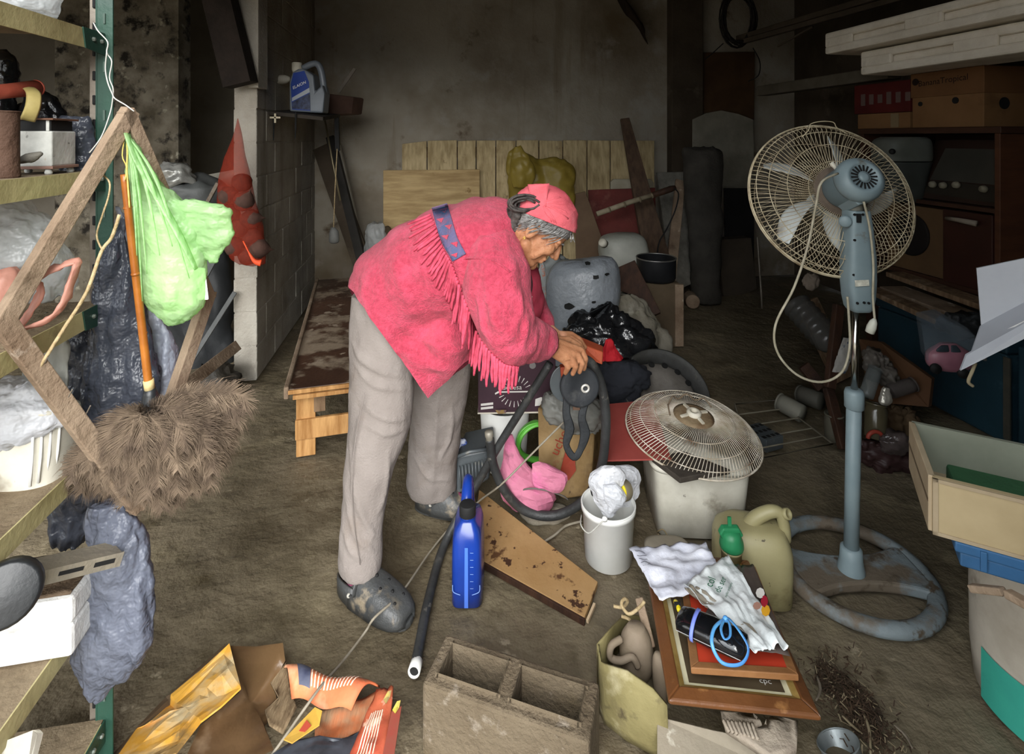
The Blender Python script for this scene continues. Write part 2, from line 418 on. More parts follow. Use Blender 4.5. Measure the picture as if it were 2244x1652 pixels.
# --- head frame: f forward (down-right), u up, s towards the viewer
O = P(1172, 497, 1.70); f_ = V((.70, -.08, -.71)).normalized(); u_ = V((.71, 0, .70)); u_ = (u_ - f_ * u_.dot(f_)).normalized(); s_ = f_.cross(u_).normalized()
if s_.y > 0: s_ = -s_
def hp(a, b, c): return O + f_ * (a / 1000) + u_ * (b / 1000) + s_ * (c / 1000)
def he(m, a, b, c, ra, rb_, rc): return m.ell(hp(a, b, c), f_ * (ra / 1000), u_ * (rb_ / 1000), s_ * (rc / 1000), 0, 26, 18)
bm = M()
he(bm, 2, 45, 0, 97, 84, 74); he(bm, 44, -16, 0, 50, 74, 58); he(bm, 66, -52, 0, 25, 32, 36)
for sg in (1, -1):
    capsule(bm, hp(14, -52, 47 * sg), hp(66, -84, 14 * sg), .019, .018)
    bm.ball(hp(70, -12, 38 * sg), .025); bm.ball(hp(82, 5, 30 * sg), .0135)
    bm.ball(hp(103, -24, 9 * sg), .0085)
    bm.ell(hp(-2, -4, 72 * sg), f_ * .019, u_ * .033, s_ * .009)
    capsule(bm, hp(90, 22, 12 * sg), hp(82, 24, 44 * sg), .010, .008)
    capsule(bm, hp(64, -30, 46 * sg), hp(58, -60, 40 * sg), .014, .012)
bm.ball(hp(76, -88, 0), .019)
capsule(bm, hp(94, 20, 0), hp(113, -20, 0), .0075, .0105)
capsule(bm, hp(91, -46, -20), hp(91, -46, 20), .0065, .0065); capsule(bm, hp(88, -60, -18), hp(88, -60, 18), .0075, .0075)
capsule(bm, hp(30, -90, 0), hp(60, -92, 0), .02, .018)
capsule(bm, hp(-15, -20, 0), P(1100, 560, 1.78), .056, .065)
# torso, arms
capsule(bm, P(1070, 570, 1.80), P(900, 660, 1.86), .13, .13, 20)
capsule(bm, P(1085, 580, 1.64), P(1112, 730, 1.575), .045, .038); capsule(bm, P(1112, 730, 1.575), P(1205, 757, 1.69), .037, .026)
capsule(bm, P(1120, 570, 1.92), P(1158, 690, 1.95), .045, .038); capsule(bm, P(1158, 690, 1.95), P(1216, 737, 1.86), .037, .025)
# near hand: back towards the viewer, fingers closed over the rim of the reel
Wn = P(1207, 757, 1.69)
kn = [(1274, 768, 1.735, (9, 18), (6, 40)), (1266, 778, 1.715, (10, 18), (4, 37)), (1254, 787, 1.70, (8, 16), (1, 32)), (1239, 792, 1.695, (6, 12), (0, 25))]
for i, (x, y, d, j1, j2) in enumerate(kn):
    k0 = P(x, y, d); k1 = P(x + j1[0], y + j1[1], d - .002); k2 = P(x + j2[0], y + j2[1], d + .014)
    capsule(bm, Wn + V((0, .006 * (1.5 - i), .004 * (1.5 - i))), k0, .021, .0115)
    capsule(bm, k0, k1, .0112, .0098); capsule(bm, k1, k2, .0096, .008)
capsule(bm, P(1216, 748, 1.72), P(1246, 744, 1.765), .016, .012); capsule(bm, P(1246, 744, 1.765), P(1270, 757, 1.785), .0105, .0085)
# far hand
Wf = P(1216, 737, 1.86)
for i, (x, y, d, j1, j2) in enumerate([(1252, 733, 1.88, (18, 10), (30, 28)), (1252, 741, 1.865, (18, 12), (28, 30)), (1248, 748, 1.85, (16, 12), (24, 28)), (1242, 753, 1.84, (12, 11), (18, 24))]):
    k0 = P(x, y, d); k1 = P(x + j1[0], y + j1[1], d - .002); k2 = P(x + j2[0], y + j2[1], d + .006)
    capsule(bm, Wf, k0, .02, .0115); capsule(bm, k0, k1, .011, .0096); capsule(bm, k1, k2, .0094, .008)
capsule(bm, P(1222, 742, 1.83), P(1246, 757, 1.825), .014, .011); capsule(bm, P(1246, 757, 1.825), P(1264, 772, 1.83), .01, .0085)
# hips, legs, feet
capsule(bm, P(855, 690, 1.80), P(832, 930, 1.76), .065, .045); capsule(bm, P(832, 930, 1.76), P(790, 1240, 1.71), .044, .03)
capsule(bm, P(930, 690, 1.96), P(955, 880, 2.07), .065, .045); capsule(bm, P(955, 880, 2.07), P(950, 1075, 2.125), .044, .03)
capsule(bm, P(880, 650, 1.84), P(920, 650, 1.93), .12, .12)
capsule(bm, P(790, 1250, 1.71), P(842, 1318, 1.665), .028, .02); capsule(bm, P(950, 1080, 2.125), P(1000, 1098, 2.105), .028, .02)
body = mk('body', remeshed(bm, .0034, 4), skin, per, smooth=True)
# eye line, brow and mouth of the bowed face
fm_ = M()
for sg in (1, -1):
    fm_.tube([hp(95, 2, (16 + 7 * i) * sg) - f_ * (.0007 * i * i) for i in range(5)], [.0008, .0016, .0018, .0016, .0008], 6)
mk('eyelash_line', fm_, mat('dark_lash', '3a2a22'), body, smooth=True)
fm_ = M()
for sg in (1, -1):
    fm_.tube([hp(102, 25 + 1.5 * math.sin(i), (12 + 7 * i) * sg) - f_ * (.0011 * i * i) for i in range(6)], [.001, .0028, .003, .003, .0024, .001], 6)
mk('eyebrow', fm_, hair_m, body, smooth=True)
mk('mouth_line', M().tube([hp(98.5 - .012 * c * c, -53, c) for c in (-24, -14, 0, 14, 24)], [.0008, .0018, .002, .0018, .0008], 6), mat('lip_shadow', '6b3a30'), body, smooth=True)
mk('earring', M().tube([hp(-4 + 3 * math.cos(q), -40 + 4 * math.sin(q), 78) for q in [i * math.pi / 4 for i in range(8)]], .0014, 6, close=True), mat('gold', 'c9a24a', rough=.3, metal=.9), body, smooth=True)

def bisect(m, cuts):
    """cuts: two image points; the side right of p->q (seen in the picture) is removed"""
    b = bmesh.new(); me = bpy.data.meshes.new('t'); me.from_pydata(m.v, [], m.f); b.from_mesh(me)
    for p, q, sgn in cuts:
        r1 = P(*p, 1.0) - V((0, 0, H)); r2 = P(*q, 1.0) - V((0, 0, H)); n = r1.cross(r2).normalized() * sgn
        bmesh.ops.bisect_plane(b, geom=b.verts[:] + b.edges[:] + b.faces[:], plane_co=V((0, 0, H)), plane_no=n, clear_outer=True)
    b.verts.ensure_lookup_table(); b.verts.index_update()
    o = M(); o.v = [v.co.copy() for v in b.verts]; o.f = [tuple(v.index for v in f.verts) for f in b.faces]; b.free(); return o
def mtree(m): return BVHTree.FromPolygons(m.v, m.f)
def folded(m, lines, vox, it, base):
    """remeshed copy of m with rounded cloth folds laid along picture lines"""
    t = mtree(m); out = M(); out.add(base.v, base.f)
    for pts, r in lines:
        pp, _ = smooth_path([V((x, y, 0)) for x, y in pts], [1] * len(pts), 4)
        q = []
        for p in pp:
            ry = (P(p.x, p.y, 1.0) - V((0, 0, H))).normalized(); h_ = t.ray_cast(V((0, 0, H)), ry)
            if h_[0] is not None: q.append(h_[0] + ry * (r * .35))
        if len(q) > 3: out.tube(q, [r * (.25 + .75 * math.sin(math.pi * (i + .5) / len(q))) for i in range(len(q))], 8)
    return remeshed(out, vox, it)
# --- sweater
sm = M()
for a in [(882, 640, 1.86, 118, 122, .19), (930, 602, 1.85, 112, 126, .2), (985, 572, 1.83, 110, 124, .205), (1040, 550, 1.80, 98, 114, .21), (1080, 532, 1.78, 66, 98, .18), (1102, 528, 1.76, 44, 90, .14), (930, 765, 1.84, 78, 112, .17), (985, 735, 1.83, 62, 88, .17), (855, 705, 1.85, 92, 112, .185)]:
    E(sm, *a)
torso = bisect(folded(remeshed(sm, .012, 6), [([(1030, 765), (985, 762), (930, 740), (860, 690)], .022), ([(1035, 800), (975, 805), (910, 785), (850, 735)], .02), ([(1000, 650), (985, 700), (940, 735)], .016), ([(790, 590), (800, 660), (840, 740), (905, 820)], .014), ([(870, 560), (880, 620), (910, 680)], .014), ([(1040, 480), (1070, 520), (1080, 560)], .014), ([(800, 650), (860, 730), (930, 840)], .012)], .008, 7, sm), [((757, 622), (941, 874), 1), ((929, 874), (1050, 772), 1)])
sweater = mk('sweater', torso, wool, per, smooth=True, cr=(.011, 7, dict(seed=2, aniso=(1, 1, 1.5))))
sl = M()
E(sl, 1078, 578, 1.66, 74, 82, .10)
capsule(sl, P(1085, 600, 1.63), P(1108, 715, 1.57), .105, .088, 24); E(sl, 1113, 738, 1.575, 66, 66, .085)
capsule(sl, P(1120, 738, 1.58), P(1178, 748, 1.66), .082, .056, 24); capsule(sl, P(1178, 748, 1.66), P(1200, 751, 1.685), .05, .044, 24)
sleeve = mk('sleeve', bisect(folded(remeshed(sl, .010, 5), [([(1140, 620), (1138, 680), (1120, 730), (1085, 755)], .016), ([(1065, 610), (1080, 680), (1110, 725), (1160, 740)], .018), ([(1045, 640), (1058, 710), (1090, 765)], .014), ([(1150, 690), (1150, 735), (1130, 790)], .014), ([(1176, 715), (1172, 750), (1178, 785)], .012), ([(1100, 760), (1140, 772), (1185, 765)], .014)], .0065, 6, sl), [((1203, 690), (1196, 800), -1)]), wool, sweater, smooth=True, cr=(.011, 10, dict(seed=5, aniso=(1.6, 1, .7))))
sl = M()
capsule(sl, P(1120, 590, 1.93), P(1160, 675, 1.95), .085, .072, 20); capsule(sl, P(1160, 675, 1.95), P(1192, 706, 1.90), .068, .04, 20)
mk('sleeve', remeshed(sl, .008, 6), wool, sweater, smooth=True, cr=(.006, 11, dict(seed=8)))
cu_ = M().tube([P(1176, 746, 1.665) + V((0, 0, 0)), P(1186, 748, 1.675), P(1198, 751, 1.69)], [.0535, .055, .048], 26, k=3, cap=False)
mk('cuff', cu_, wool, sweater, smooth=True, cr=(.003, 60, dict(seed=1)), solid=.004)
# shirt under the sweater, printed line and spectacle cords
sh = M(); E(sh, 1140, 630, 1.82, 48, 68, .14); E(sh, 1150, 660, 1.83, 42, 50, .13)
shirt = mk('shirt', remeshed(sh, .008, 4), mat('pink_shirt', 'cf4a60', 'b83c52', 8, .9, .2, 100), per, smooth=True, cr=(.004, 14))
bpy.context.view_layer.update()
def bvh(*os):
    vs = []; fs = []
    for o in os:
        mw = o.matrix_world; b0 = len(vs)
        if o.parent: off = root(o).location
        else: off = o.location
        vs += [v.co + off for v in o.data.vertices]; fs += [tuple(i + b0 for i in p.vertices) for p in o.data.polygons]
    return BVHTree.FromPolygons(vs, fs)
def cast(tree, px, py, lift=.004):
    r = (P(px, py, 1.0) - V((0, 0, H))).normalized()
    h = tree.ray_cast(V((0, 0, H)), r)
    return None if h[0] is None else h[0] - r * lift
tsh = bvh(shirt)
def onS(px, py, tree, dflt, lift=.004):
    h = cast(tree, px, py, lift); return h if h is not None else P(px, py, dflt)
white_p = mat('white_print', 'ddd6c6')
mk('print', M().tube([onS(x, y, tsh, 1.7) for x, y in ((1150, 650), (1166, 650), (1161, 664), (1150, 668))], .0016, 5).tube([onS(x, y, tsh, 1.7) for x, y in ((1146, 682), (1160, 682))], .0016, 5), white_p, shirt)
mk('spectacle_cord', M().tube([P(1156, 586, 1.68), onS(1162, 600, tsh, 1.7), onS(1166, 622, tsh, 1.7), onS(1163, 648, tsh, 1.7)], .0022, 6, k=4).tube([P(1146, 608, 1.66), onS(1152, 630, tsh, 1.7), onS(1156, 655, tsh, 1.7), onS(1157, 682, tsh, 1.7)], .0024, 6, k=4), blk, shirt, smooth=True)
# woven band over the shoulder
tsw = bvh(sweater); tall = bvh(sweater, sleeve)
bl = [V((946, 456, 0)), V((955, 490, 0)), V((968, 530, 0)), V((992, 573, 0))]; brr = [V((980, 446, 0)), V((990, 480, 0)), V((1002, 520, 0)), V((1021, 556, 0))]
blp, _ = smooth_path(bl, [1] * 4, 5); brp, _ = smooth_path(brr, [1] * 4, 5)
def bandp(u, v, lift):
    i = v * (len(blp) - 1); i0 = min(int(i), len(blp) - 2); t = i - i0
    a = blp[i0].lerp(blp[i0 + 1], t); b_ = brp[i0].lerp(brp[i0 + 1], t); q = a.lerp(b_, u)
    return onS(q.x, q.y, tsw, 1.66, lift)
band = mk('woven_band', M().grid(lambda u, v: bandp(u, v, .004), 6, 16), mat('blue_weave', '66648a', '80607c', 30, .95, .5, 160, st=[('54668c', 20, .5, .1)]), sweater, smooth=True, solid=.003)
for i in range(6):
    tri = M()
    v0 = .1 + i * .155; c = .5 + .18 * (-1) ** i
    tri.add([bandp(c - .22, v0, .010), bandp(c + .24, v0 + .015, .010), bandp(c + .02, v0 + .09, .010)], [(0, 1, 2)])
    mk('woven_triangle', tri, wool, band)
# fringe: every strand is a piece of yarn
sp = [V((944, 470, 0)), V((958, 505, 0)), V((972, 545, 0)), V((990, 578, 0)), V((1003, 615, 0)), V((1018, 655, 0)), V((1034, 700, 0)), V((1052, 740, 0)), V((1078, 774, 0)), V((1106, 797, 0)), V((1134, 803, 0))]
of = [(-50, 22), (-48, 40), (-34, 56), (-20, 66), (-14, 74), (-10, 80), (-8, 84), (-6, 80), (-5, 76), (-4, 62), (-6, 46)]
spp, _ = smooth_path(sp, [1] * len(sp), 5)
rf = random.Random(11)
for i, s0 in enumerate(spp):
    t = i / (len(spp) - 1) * (len(of) - 1); j = min(int(t), len(of) - 2); q = t - j
    ox = of[j][0] * (1 - q) + of[j + 1][0] * q + rf.uniform(-7, 7); oy = (of[j][1] * (1 - q) + of[j + 1][1] * q) * rf.uniform(.82, 1.12)
    on_back = t < 4.2
    tr = tsw if on_back else tall
    p0 = onS(s0.x, s0.y, tr, 1.62, .005); d0 = p0.y
    pts = [p0]
    for k in range(1, 6):
        x = s0.x + ox * k / 5 + rf.uniform(-1.5, 1.5); y = s0.y + oy * k / 5
        h_ = cast(tsw, x, y, .006)
        if h_ is not None and (on_back or h_.y < d0 + .02): pts.append(h_); d0 = h_.y
        else: pts.append(P(x, y, d0))
    mk('fringe_strand', M().tube(pts, [.005, .0054, .0052, .005, .0046, .003], 6, k=2), fringe_m, sweater, smooth=True)
mk('sleeve_seam', M().tube([onS(x, y, tall, 1.6, .001) for x, y in ((992, 574), (1020, 566), (1050, 566), (1085, 574), (1118, 596))], .003, 6, k=4), wool, sweater, smooth=True)
# --- trousers
tm = M()
tm.sil([(640, 772, 935, 1.84), (740, 767, 918, 1.81), (830, 767, 906, 1.78), (900, 767, 905, 1.76), (950, 763, 893, 1.75), (1010, 757, 870, 1.735), (1080, 752, 850, 1.725), (1160, 746, 839, 1.715), (1222, 742, 837, 1.71), (1250, 747, 834, 1.708)], 1.7, .92, 40, 9)
tm.sil([(680, 870, 1040, 1.96), (790, 893, 1034, 2.0), (870, 899, 1022, 2.04), (940, 897, 1011, 2.08), (1010, 893, 1004, 2.11), (1050, 891, 1002, 2.12), (1078, 898, 999, 2.125)], 2.0, .85, 40, 9)
tm = folded(remeshed(tm, .01, 2), [([(770, 745), (800, 790), (850, 815), (902, 825)], .016), ([(772, 790), (815, 838), (860, 850), (903, 850)], .014), ([(790, 880), (840, 915), (892, 915)], .014), ([(800, 930), (845, 950), (885, 940)], .012), ([(765, 960), (780, 1080), (810, 1160), (836, 1175)], .013), ([(760, 1090), (785, 1180), (833, 1215)], .013), ([(750, 1150), (770, 1205), (800, 1228)], .011), ([(800, 870), (785, 960), (772, 1060)], .011), ([(850, 980), (845, 1060), (825, 1130)], .012), ([(960, 850), (955, 960), (948, 1060)], .011), ([(905, 990), (940, 1045), (992, 1050)], .011), ([(990, 880), (985, 960), (960, 1010)], .012)], .006, 4, tm)
trousers = mk('trousers', tm, trous, per, smooth=True, cr=(.005, 11, dict(seed=4, aniso=(1.5, 1.2, .75), oct_=3)))
mk('seam', M().tube([P(*p) + V((0, -.004, 0)) for p in [(800, 860, 1.66), (786, 930, 1.655), (775, 1000, 1.655), (772, 1080, 1.655), (778, 1160, 1.65), (790, 1235, 1.645)]], .0016, 5, k=4), trous, trousers, smooth=True)
# --- socks and clogs
for rows, d in (([(1225, 756, 826), (1262, 745, 824), (1290, 748, 812)], 1.712), ([(1062, 908, 992), (1088, 912, 990), (1104, 918, 985)], 2.13)):
    pass
for a_, k_, t_ in (((790, 1228, 1.705), (792, 1268, 1.705), (852, 1316, 1.655)), ((950, 1062, 2.12), (950, 1090, 2.12), (1005, 1098, 2.10))):
    sk = M(); capsule(sk, P(*a_), P(*k_), .043, .044, 20); capsule(sk, P(*k_), P(*t_), .043, .036, 20)
    mk('sock', remeshed(sk, .006, 4), sock_m, per, smooth=True)
def clog(heel, toe):
    heel, toe = V(heel), V(toe); ax = (toe - heel).normalized(); L_ = (toe - heel).length; sd = ax.cross(Z).normalized()
    up = M(); secs = []
    for t, w_, h_ in ((.30, .052, .098), (.38, .054, .108), (.48, .056, .106), (.62, .059, .094), (.75, .059, .08), (.87, .054, .066), (.95, .042, .052), (1.0, .02, .036)):
        c = heel + ax * (L_ * t); row = []
        for j in range(17):
            q = math.pi * j / 16
            row.append(c + sd * (w_ * math.copysign(abs(math.cos(q)) ** .7, math.cos(q))) + Z * (.014 + (h_ - .014) * math.sin(q) ** .75))
        secs.append(row)
    vs = [p for r in secs for p in r]; fs = [(i * 17 + j, i * 17 + j + 1, (i + 1) * 17 + j + 1, (i + 1) * 17 + j) for i in range(len(secs) - 1) for j in range(16)]
    up.add(vs, fs)
    sh_ = mk('clog', up, clog_m, per, smooth=True, solid=.006)
    out = []
    for q in range(28):
        a = 2 * math.pi * q / 28; t = .5 + .515 * math.cos(a)
        w_ = (.043 + .014 * t) * math.copysign(abs(math.sin(a)) ** .75, math.sin(a))
        out.append(heel + ax * (L_ * t) + sd * w_)
    mk('sole', M().plate([p + Z * .001 for p in out], Z * .02), clog_m, sh_, bev=.005)
    back = M(); row0 = []; row1 = []
    for q in range(13):
        a = math.pi / 2 + math.pi * q / 12; c = heel + ax * (L_ * (.40 + .395 * math.cos(a))) + sd * (.051 * math.sin(a))
        row0.append(c + Z * .016); row1.append(c + Z * (.058 + .02 * abs(math.sin(a))))
    back.add(row0 + row1, [(i, i + 1, i + 14, i + 13) for i in range(12)])
    mk('heel_cup', back, clog_m, sh_, smooth=True, solid=.007)
    st = [heel + ax * (L_ * (.36 - .02)) + sd * .053 + Z * .06] + [heel + ax * (L_ * (.40 + .10 * math.cos(a))) + sd * (.057 * math.cos(math.pi * i / 8)) + Z * (.066 + .052 * math.sin(math.pi * i / 8)) for i, a in enumerate([1.5] * 9)]
    mk('strap', M().tube(st, .008, 8, k=2, flat=.4), clog_m, sh_, smooth=True)
    for sg in (1, -1): mk('rivet', M().ball(heel + ax * (L_ * .33) + sd * (.056 * sg) + Z * .058, .007, 8, 6), mat('pale_rivet', 'b9b5aa', rough=.4), sh_, smooth=True)
    for i, t in enumerate((.55, .66, .77, .86)):
        for j in (-2, -1, 0, 1, 2):
            if (i + j) % 2: continue
            h_ = (.103, .091, .078, .068)[i]; q = math.pi / 2 + j * .38
            mk('vent_hole', M().ball(heel + ax * (L_ * t) + sd * (.052 * math.cos(q)) + Z * (.014 + (h_ - .012) * math.sin(q) ** .75), .0055, 8, 5), blk, sh_, smooth=True)
clog(G(746, 1290), G(897, 1374)); clog(G(912, 1112), G(1040, 1130))

# --- headscarf and hair
hc = M(); he(hc, -2, 50, 0, 108, 92, 84)
hc.ell(hp(20, 96, 0), f_ * .066, u_ * .034, s_ * .06, 0, 20, 12); he(hc, -62, 72, 0, 40, 44, 50)
scarf = mk('headscarf', bisect(remeshed(hc, .005, 8), [((1287, 521), (1143, 464), -1)]), scarf_m, per, smooth=True, solid=.003, cr=(.0045, 20, dict(seed=3, aniso=(.7, 1, 1.6))))
mk('scarf_corner', M().quadsheet(P(1157, 404, 1.655), P(1204, 402, 1.635), P(1196, 452, 1.625), P(1163, 446, 1.65), 8, 8, lambda u, v: V((0, -.006 * math.sin(3 * u + 4 * v), 0))), scarf_m, scarf, smooth=True, solid=.004)
fo = M()
rs_ = random.Random(4)
tsc = bvh(scarf)
for i in range(11):
    a = rs_.uniform(-.55, 1.0); x0, y0 = 1184, 447
    pts = []
    for k in range(7):
        r_ = 8 + k * rs_.uniform(9, 13); h_ = cast(tsc, x0 + r_ * math.cos(a + k * .05), y0 + r_ * math.sin(a + k * .05), .0005)
        if h_ is not None: pts.append(h_)
    if len(pts) > 3: fo.tube(pts, [.0015] + [.0034] * (len(pts) - 2) + [.001], 6)
mk('scarf_fold', fo, scarf_m, scarf, smooth=True)
hb = M(); he(hb, 0, 40, 0, 103, 88, 79)
hair = mk('hair', bisect(remeshed(hb, .005, 4), [((1287, 541), (1150, 493), -1)]), hair_m, per, smooth=True, cr=(.002, 60, dict(seed=2)))
st_ = M(); rs_ = random.Random(9); thd = bvh(hair, body)
for i in range(70):
    t = rs_.random(); x = 1276 - 120 * t; y = 516 - 50 * t + rs_.uniform(-2, 4)
    L_ = rs_.uniform(26, 52); a = math.radians(rs_.uniform(150, 195) if t > .25 else rs_.uniform(60, 130))
    if t < .16: continue
    if t < .25: L_ *= .4
    pts = []
    for k in range(6):
        xx = x + L_ * k / 5 * math.cos(a); yy = y + 6 + L_ * k / 5 * abs(math.sin(a)) * .8 + 3 * math.sin(k * .9) + 10 * k / 5
        pts.append(onS(xx, yy, thd, 1.63, .003 + .003 * rs_.random()))
    if all((pts[k] - pts[k + 1]).length < .05 for k in range(5)): st_.tube(pts, [.0012, .0018, .0018, .0016, .0012, .0005], 5)
mk('loose_strands', st_, hair_m, hair, smooth=True)
bn = M()
capsule(bn, hp(-70, 20, 8), hp(-52, -52, 10), .045, .04); capsule(bn, hp(-78, 40, 20), hp(-66, -10, 36), .026, .022)
mk('nape_hair', remeshed(bn, .005, 3), hairD, hair, smooth=True, cr=(.003, 50, dict(ridge=True)))
lo_ = M(); rs_ = random.Random(5)
for i in range(16):
    c = P(1150 + rs_.uniform(-5, 5), 446 + rs_.uniform(-4, 4), 1.64 + rs_.uniform(-.01, .02)); rr_ = rs_.uniform(18, 27)
    lo_.tube([c + V((PX(rr_ * 1.25 * math.cos(a), 1.64), rs_.uniform(-.004, .004), PX(rr_ * .62 * math.sin(a), 1.64))) for a in [math.pi * (.1 + k * .2) * (1 if i % 2 else -1) for k in range(8)]], .004, 6, k=2)
mk('bun', lo_, hairD, hair, smooth=True)
# ================================================================ LEFT: SHELVING AND WHAT HANGS FROM IT
S0 = V((-.945, 1.25, 0))
def SH(s, t, z): return S0 - EV * s - EU * t + Z * z          # s along the front edge towards the viewer, t into the shelf
shelf = thing('shelving_unit', 'green slotted-angle shelving unit with cream painted metal shelves', 'shelving', SH(.45, .2, 0))
zs_ = [1.708, 1.394, 1.09, .765, .43, .12]
for (s, t, q) in ((0, 0, 1), (.9, 0, 1), (0, .4, -1), (.9, .4, -1)):
    c = SH(s, t, 0)
    po = mk('post', M().box(c + Z * 1.05 + V((0, 0, 0)), V((.017, .003, 0)), V((0, .0015, 0)), Z * 1.05).box(c + Z * 1.05 + V((-.0165, .012 * q, 0)), V((.0015, 0, 0)), V((0, .017, 0)), Z * 1.05), greenm, shelf)
    if (s, t) == (0, 0):
        mk('inner_flange', M().box(c + Z * 1.05 + V((-.0255, .004, 0)), V((.0085, .004, 0)), V((0, .0015, 0)), Z * 1.05), slotm, po)
        for i in range(34):
            z = .1 + i * .056
            mk('slot', M().box(c + V((-.0245, -.001, z)), V((.0035, 0, 0)), V((0, .002, 0)), Z * .011), blk, po, bev=.002)
            if i % 2: mk('slot', M().box(c + V((.001, -.0035, z + .02)), V((.0022, 0, 0)), V((0, .001, 0)), Z * .012), mat('slot_grey', '5d6f66'), po)
for i, z in enumerate(zs_):
    sh = mk('shelf', M().plate([SH(-.0, .003, z), SH(.9, .003, z), SH(.9, .4, z), SH(0, .4, z)], Z * -.004), shelfmud, shelf)
    mk('shelf_lip', M().plate([SH(.012, 0, z), SH(.9, 0, z), SH(.9, 0, z - .042), SH(.012, 0, z - .042)], EU * -.003), creamm, sh)
    mk('gusset', M().plate([SH(.005, -.003, z + .001), SH(.085, -.003, z + .001), SH(.075, -.003, z - .043), SH(.005, -.003, z - .05)], EU * -.003), greenm, sh)
    for bs_ in (.02, .05): mk('bolt', M().lathe([(.005, 0), (.005, .003), (.003, .005)], SH(bs_, -.003, z - .02), EU, 6), mat('zinc', 'a8b0a6', rough=.4, metal=.7), sh)

clearp = mat('clear_film', 'd8dcdc', 'c2c6c6', 8, .22, 1, 11, bd=.03, trans=.5, spec=.6)
whitebag = mat('white_film', 'e9eaee', 'd3d6dc', 6, .35, 1, 11, bd=.03, trans=.12, spec=.5)
darkbag = mat('dark_grey_film', '5b606c', '484c57', 5, .28, 1, 11, bd=.03, trans=.08, spec=.6, st=[('5a5f6c', 6, .55, .15)])
greybag = mat('blue_grey_film', '878d9d', '727889', 5, .35, 1, 11, bd=.03, trans=.1, spec=.5, st=[('857e74', 3, .55, .2)])
paleb = mat('pale_blue_film', 'c5cbd9', 'a9b0c2', 5, .3, 1, 11, bd=.03, trans=.22, spec=.5)
blackb = mat('black_film', '17181a', '222325', 6, .2, .6, 18, spec=.7)
def bag(name, rows, d, ma, label, cat='bag', tk=.6, amp=.008, sc=14, seed=1, parent=None, aniso=(1, 1, .6), n=36, group=None):
    o = mk(name, M().sil(rows, d, tk, max(n, 56), 12), ma, parent, smooth=True, cr=(amp, sc, dict(seed=seed, crinkle=True, aniso=aniso)))
    if parent is None: tag(o, label, cat, group)
    return o
# top shelf
bag('plastic_bag', [(-60, -60, 60, 1.1), (-25, -50, 122), (8, -55, 126), (30, -50, 118)], 1.1, clearp, 'crumpled clear plastic lying on the top shelf', seed=3)
# second shelf
z2 = 1.394
c = P(4, 0, 1.0); c.z = z2
rusty = mat('rusty_tin', '6f5546', '503a2e', 8, .8, .5, 60, st=[('8a6a50', 6, .6, .1)])
o = thing('tin_can', 'tall rusty brown can at the left edge of the second shelf', 'can', c)
mk('body', M().lathe([(.026, 0), (.027, .003), (.0255, .02), (.0255, .12), (.027, .124), (.022, .124), (.022, .02)], c, Z, 24), rusty, o, smooth=True)
mk('rim', M().tube([c + V((.0262 * math.cos(a), .0262 * math.sin(a), .123)) for a in [i * math.pi / 12 for i in range(24)]], .0016, 6, close=True), rusty, o)
# small white enamel stove-like box
b0 = P(84, 0, 1.12); b0.z = z2
o = thing('enamel_box', 'small white enamelled metal box with rusty corner on little feet', 'box', b0)
enam = mat('chipped_enamel', 'cfcfc8', 'b5b5ae', 14, .5, .2, 40, st=[('b07a3a', 16, .62, .08), ('6f6a60', 30, .62, .08)])
mk('body', M().box(b0 + Z * .052, V((.046, .01, 0)), V((-.008, .04, 0)), Z * .036), enam, o, bev=.003)
mk('top_plate', M().box(b0 + Z * .112, V((.05, .01, 0)), V((-.008, .043, 0)), Z * .002), mat('rust_plate', '7d5a48', '5d4232', 12, .8), o, bev=.001)
mk('dark_slot', M().box(b0 + Z * .099, V((.042, .009, 0)), V((-.008, .036, 0)), Z * .0105), blk, o)
for sx in (-1, 1): mk('corner_post', M().box(b0 + Z * .099 + V((.044 * sx, .01 * sx - .036, 0)), V((.003, 0, 0)), V((0, .003, 0)), Z * .0105), enam, o)
mk('bottom_plate', M().box(b0 + Z * .014, V((.05, .01, 0)), V((-.008, .043, 0)), Z * .003), mat('pinkish_tray', '9c7a6b', '7d5f52', 9, .7), o, bev=.001)
for sx, sy in ((-1, -1), (1, -1), (-1, 1), (1, 1)): mk('foot', M().lathe([(.006, 0), (.007, .004), (.005, .012)], b0 + V((.038 * sx - .006 * sy, .034 * sy + .008 * sx, 0)), Z, 10), enam, o, smooth=True)
o = mk('stone', M().ell(P(66, 346, 1.045), V((.024, 0, .004)), V((0, .01, 0)), V((.006, 0, .011)), 0, 14, 10), mat('grey_stone', '7a766d', '625e56', 20, .8, .4, 60), smooth=True, cr=(.003, 50)); tag(o, 'flat grey pebble resting against the white enamel box', 'stone')
# orange tube with yellow handle lying over the box
o = thing('hand_pump', 'faded orange plastic tube with a yellow strap handle above the enamel box', 'pump', P(40, 262, 1.08))
orp = mat('faded_orange', 'c0604a', 'a04c3c', 10, .5, .2, 40, st=[('c9b8a8', 5, .58, .12)])
mk('barrel', M().tube([P(-40, 205, 1.0), P(20, 199, 1.06), P(78, 193, 1.12)], [.014, .0145, .0165], 18), orp, o, smooth=True)
mk('barrel_end', M().lathe([(.0165, 0), (.0175, .003), (.012, .0045), (.009, .002)], P(78, 193, 1.12), P(78, 193, 1.12) - P(20, 199, 1.06), 18), orp, o, smooth=True)
mk('handle', M().tube([P(62, 192, 1.09), P(74, 205, 1.07), P(72, 235, 1.06), P(60, 264, 1.06)], [.012] * 4, 8, k=4, flat=.22), mat('yellow_strap', 'c9b878', 'ae9c5e', 9, .6), o, smooth=True)
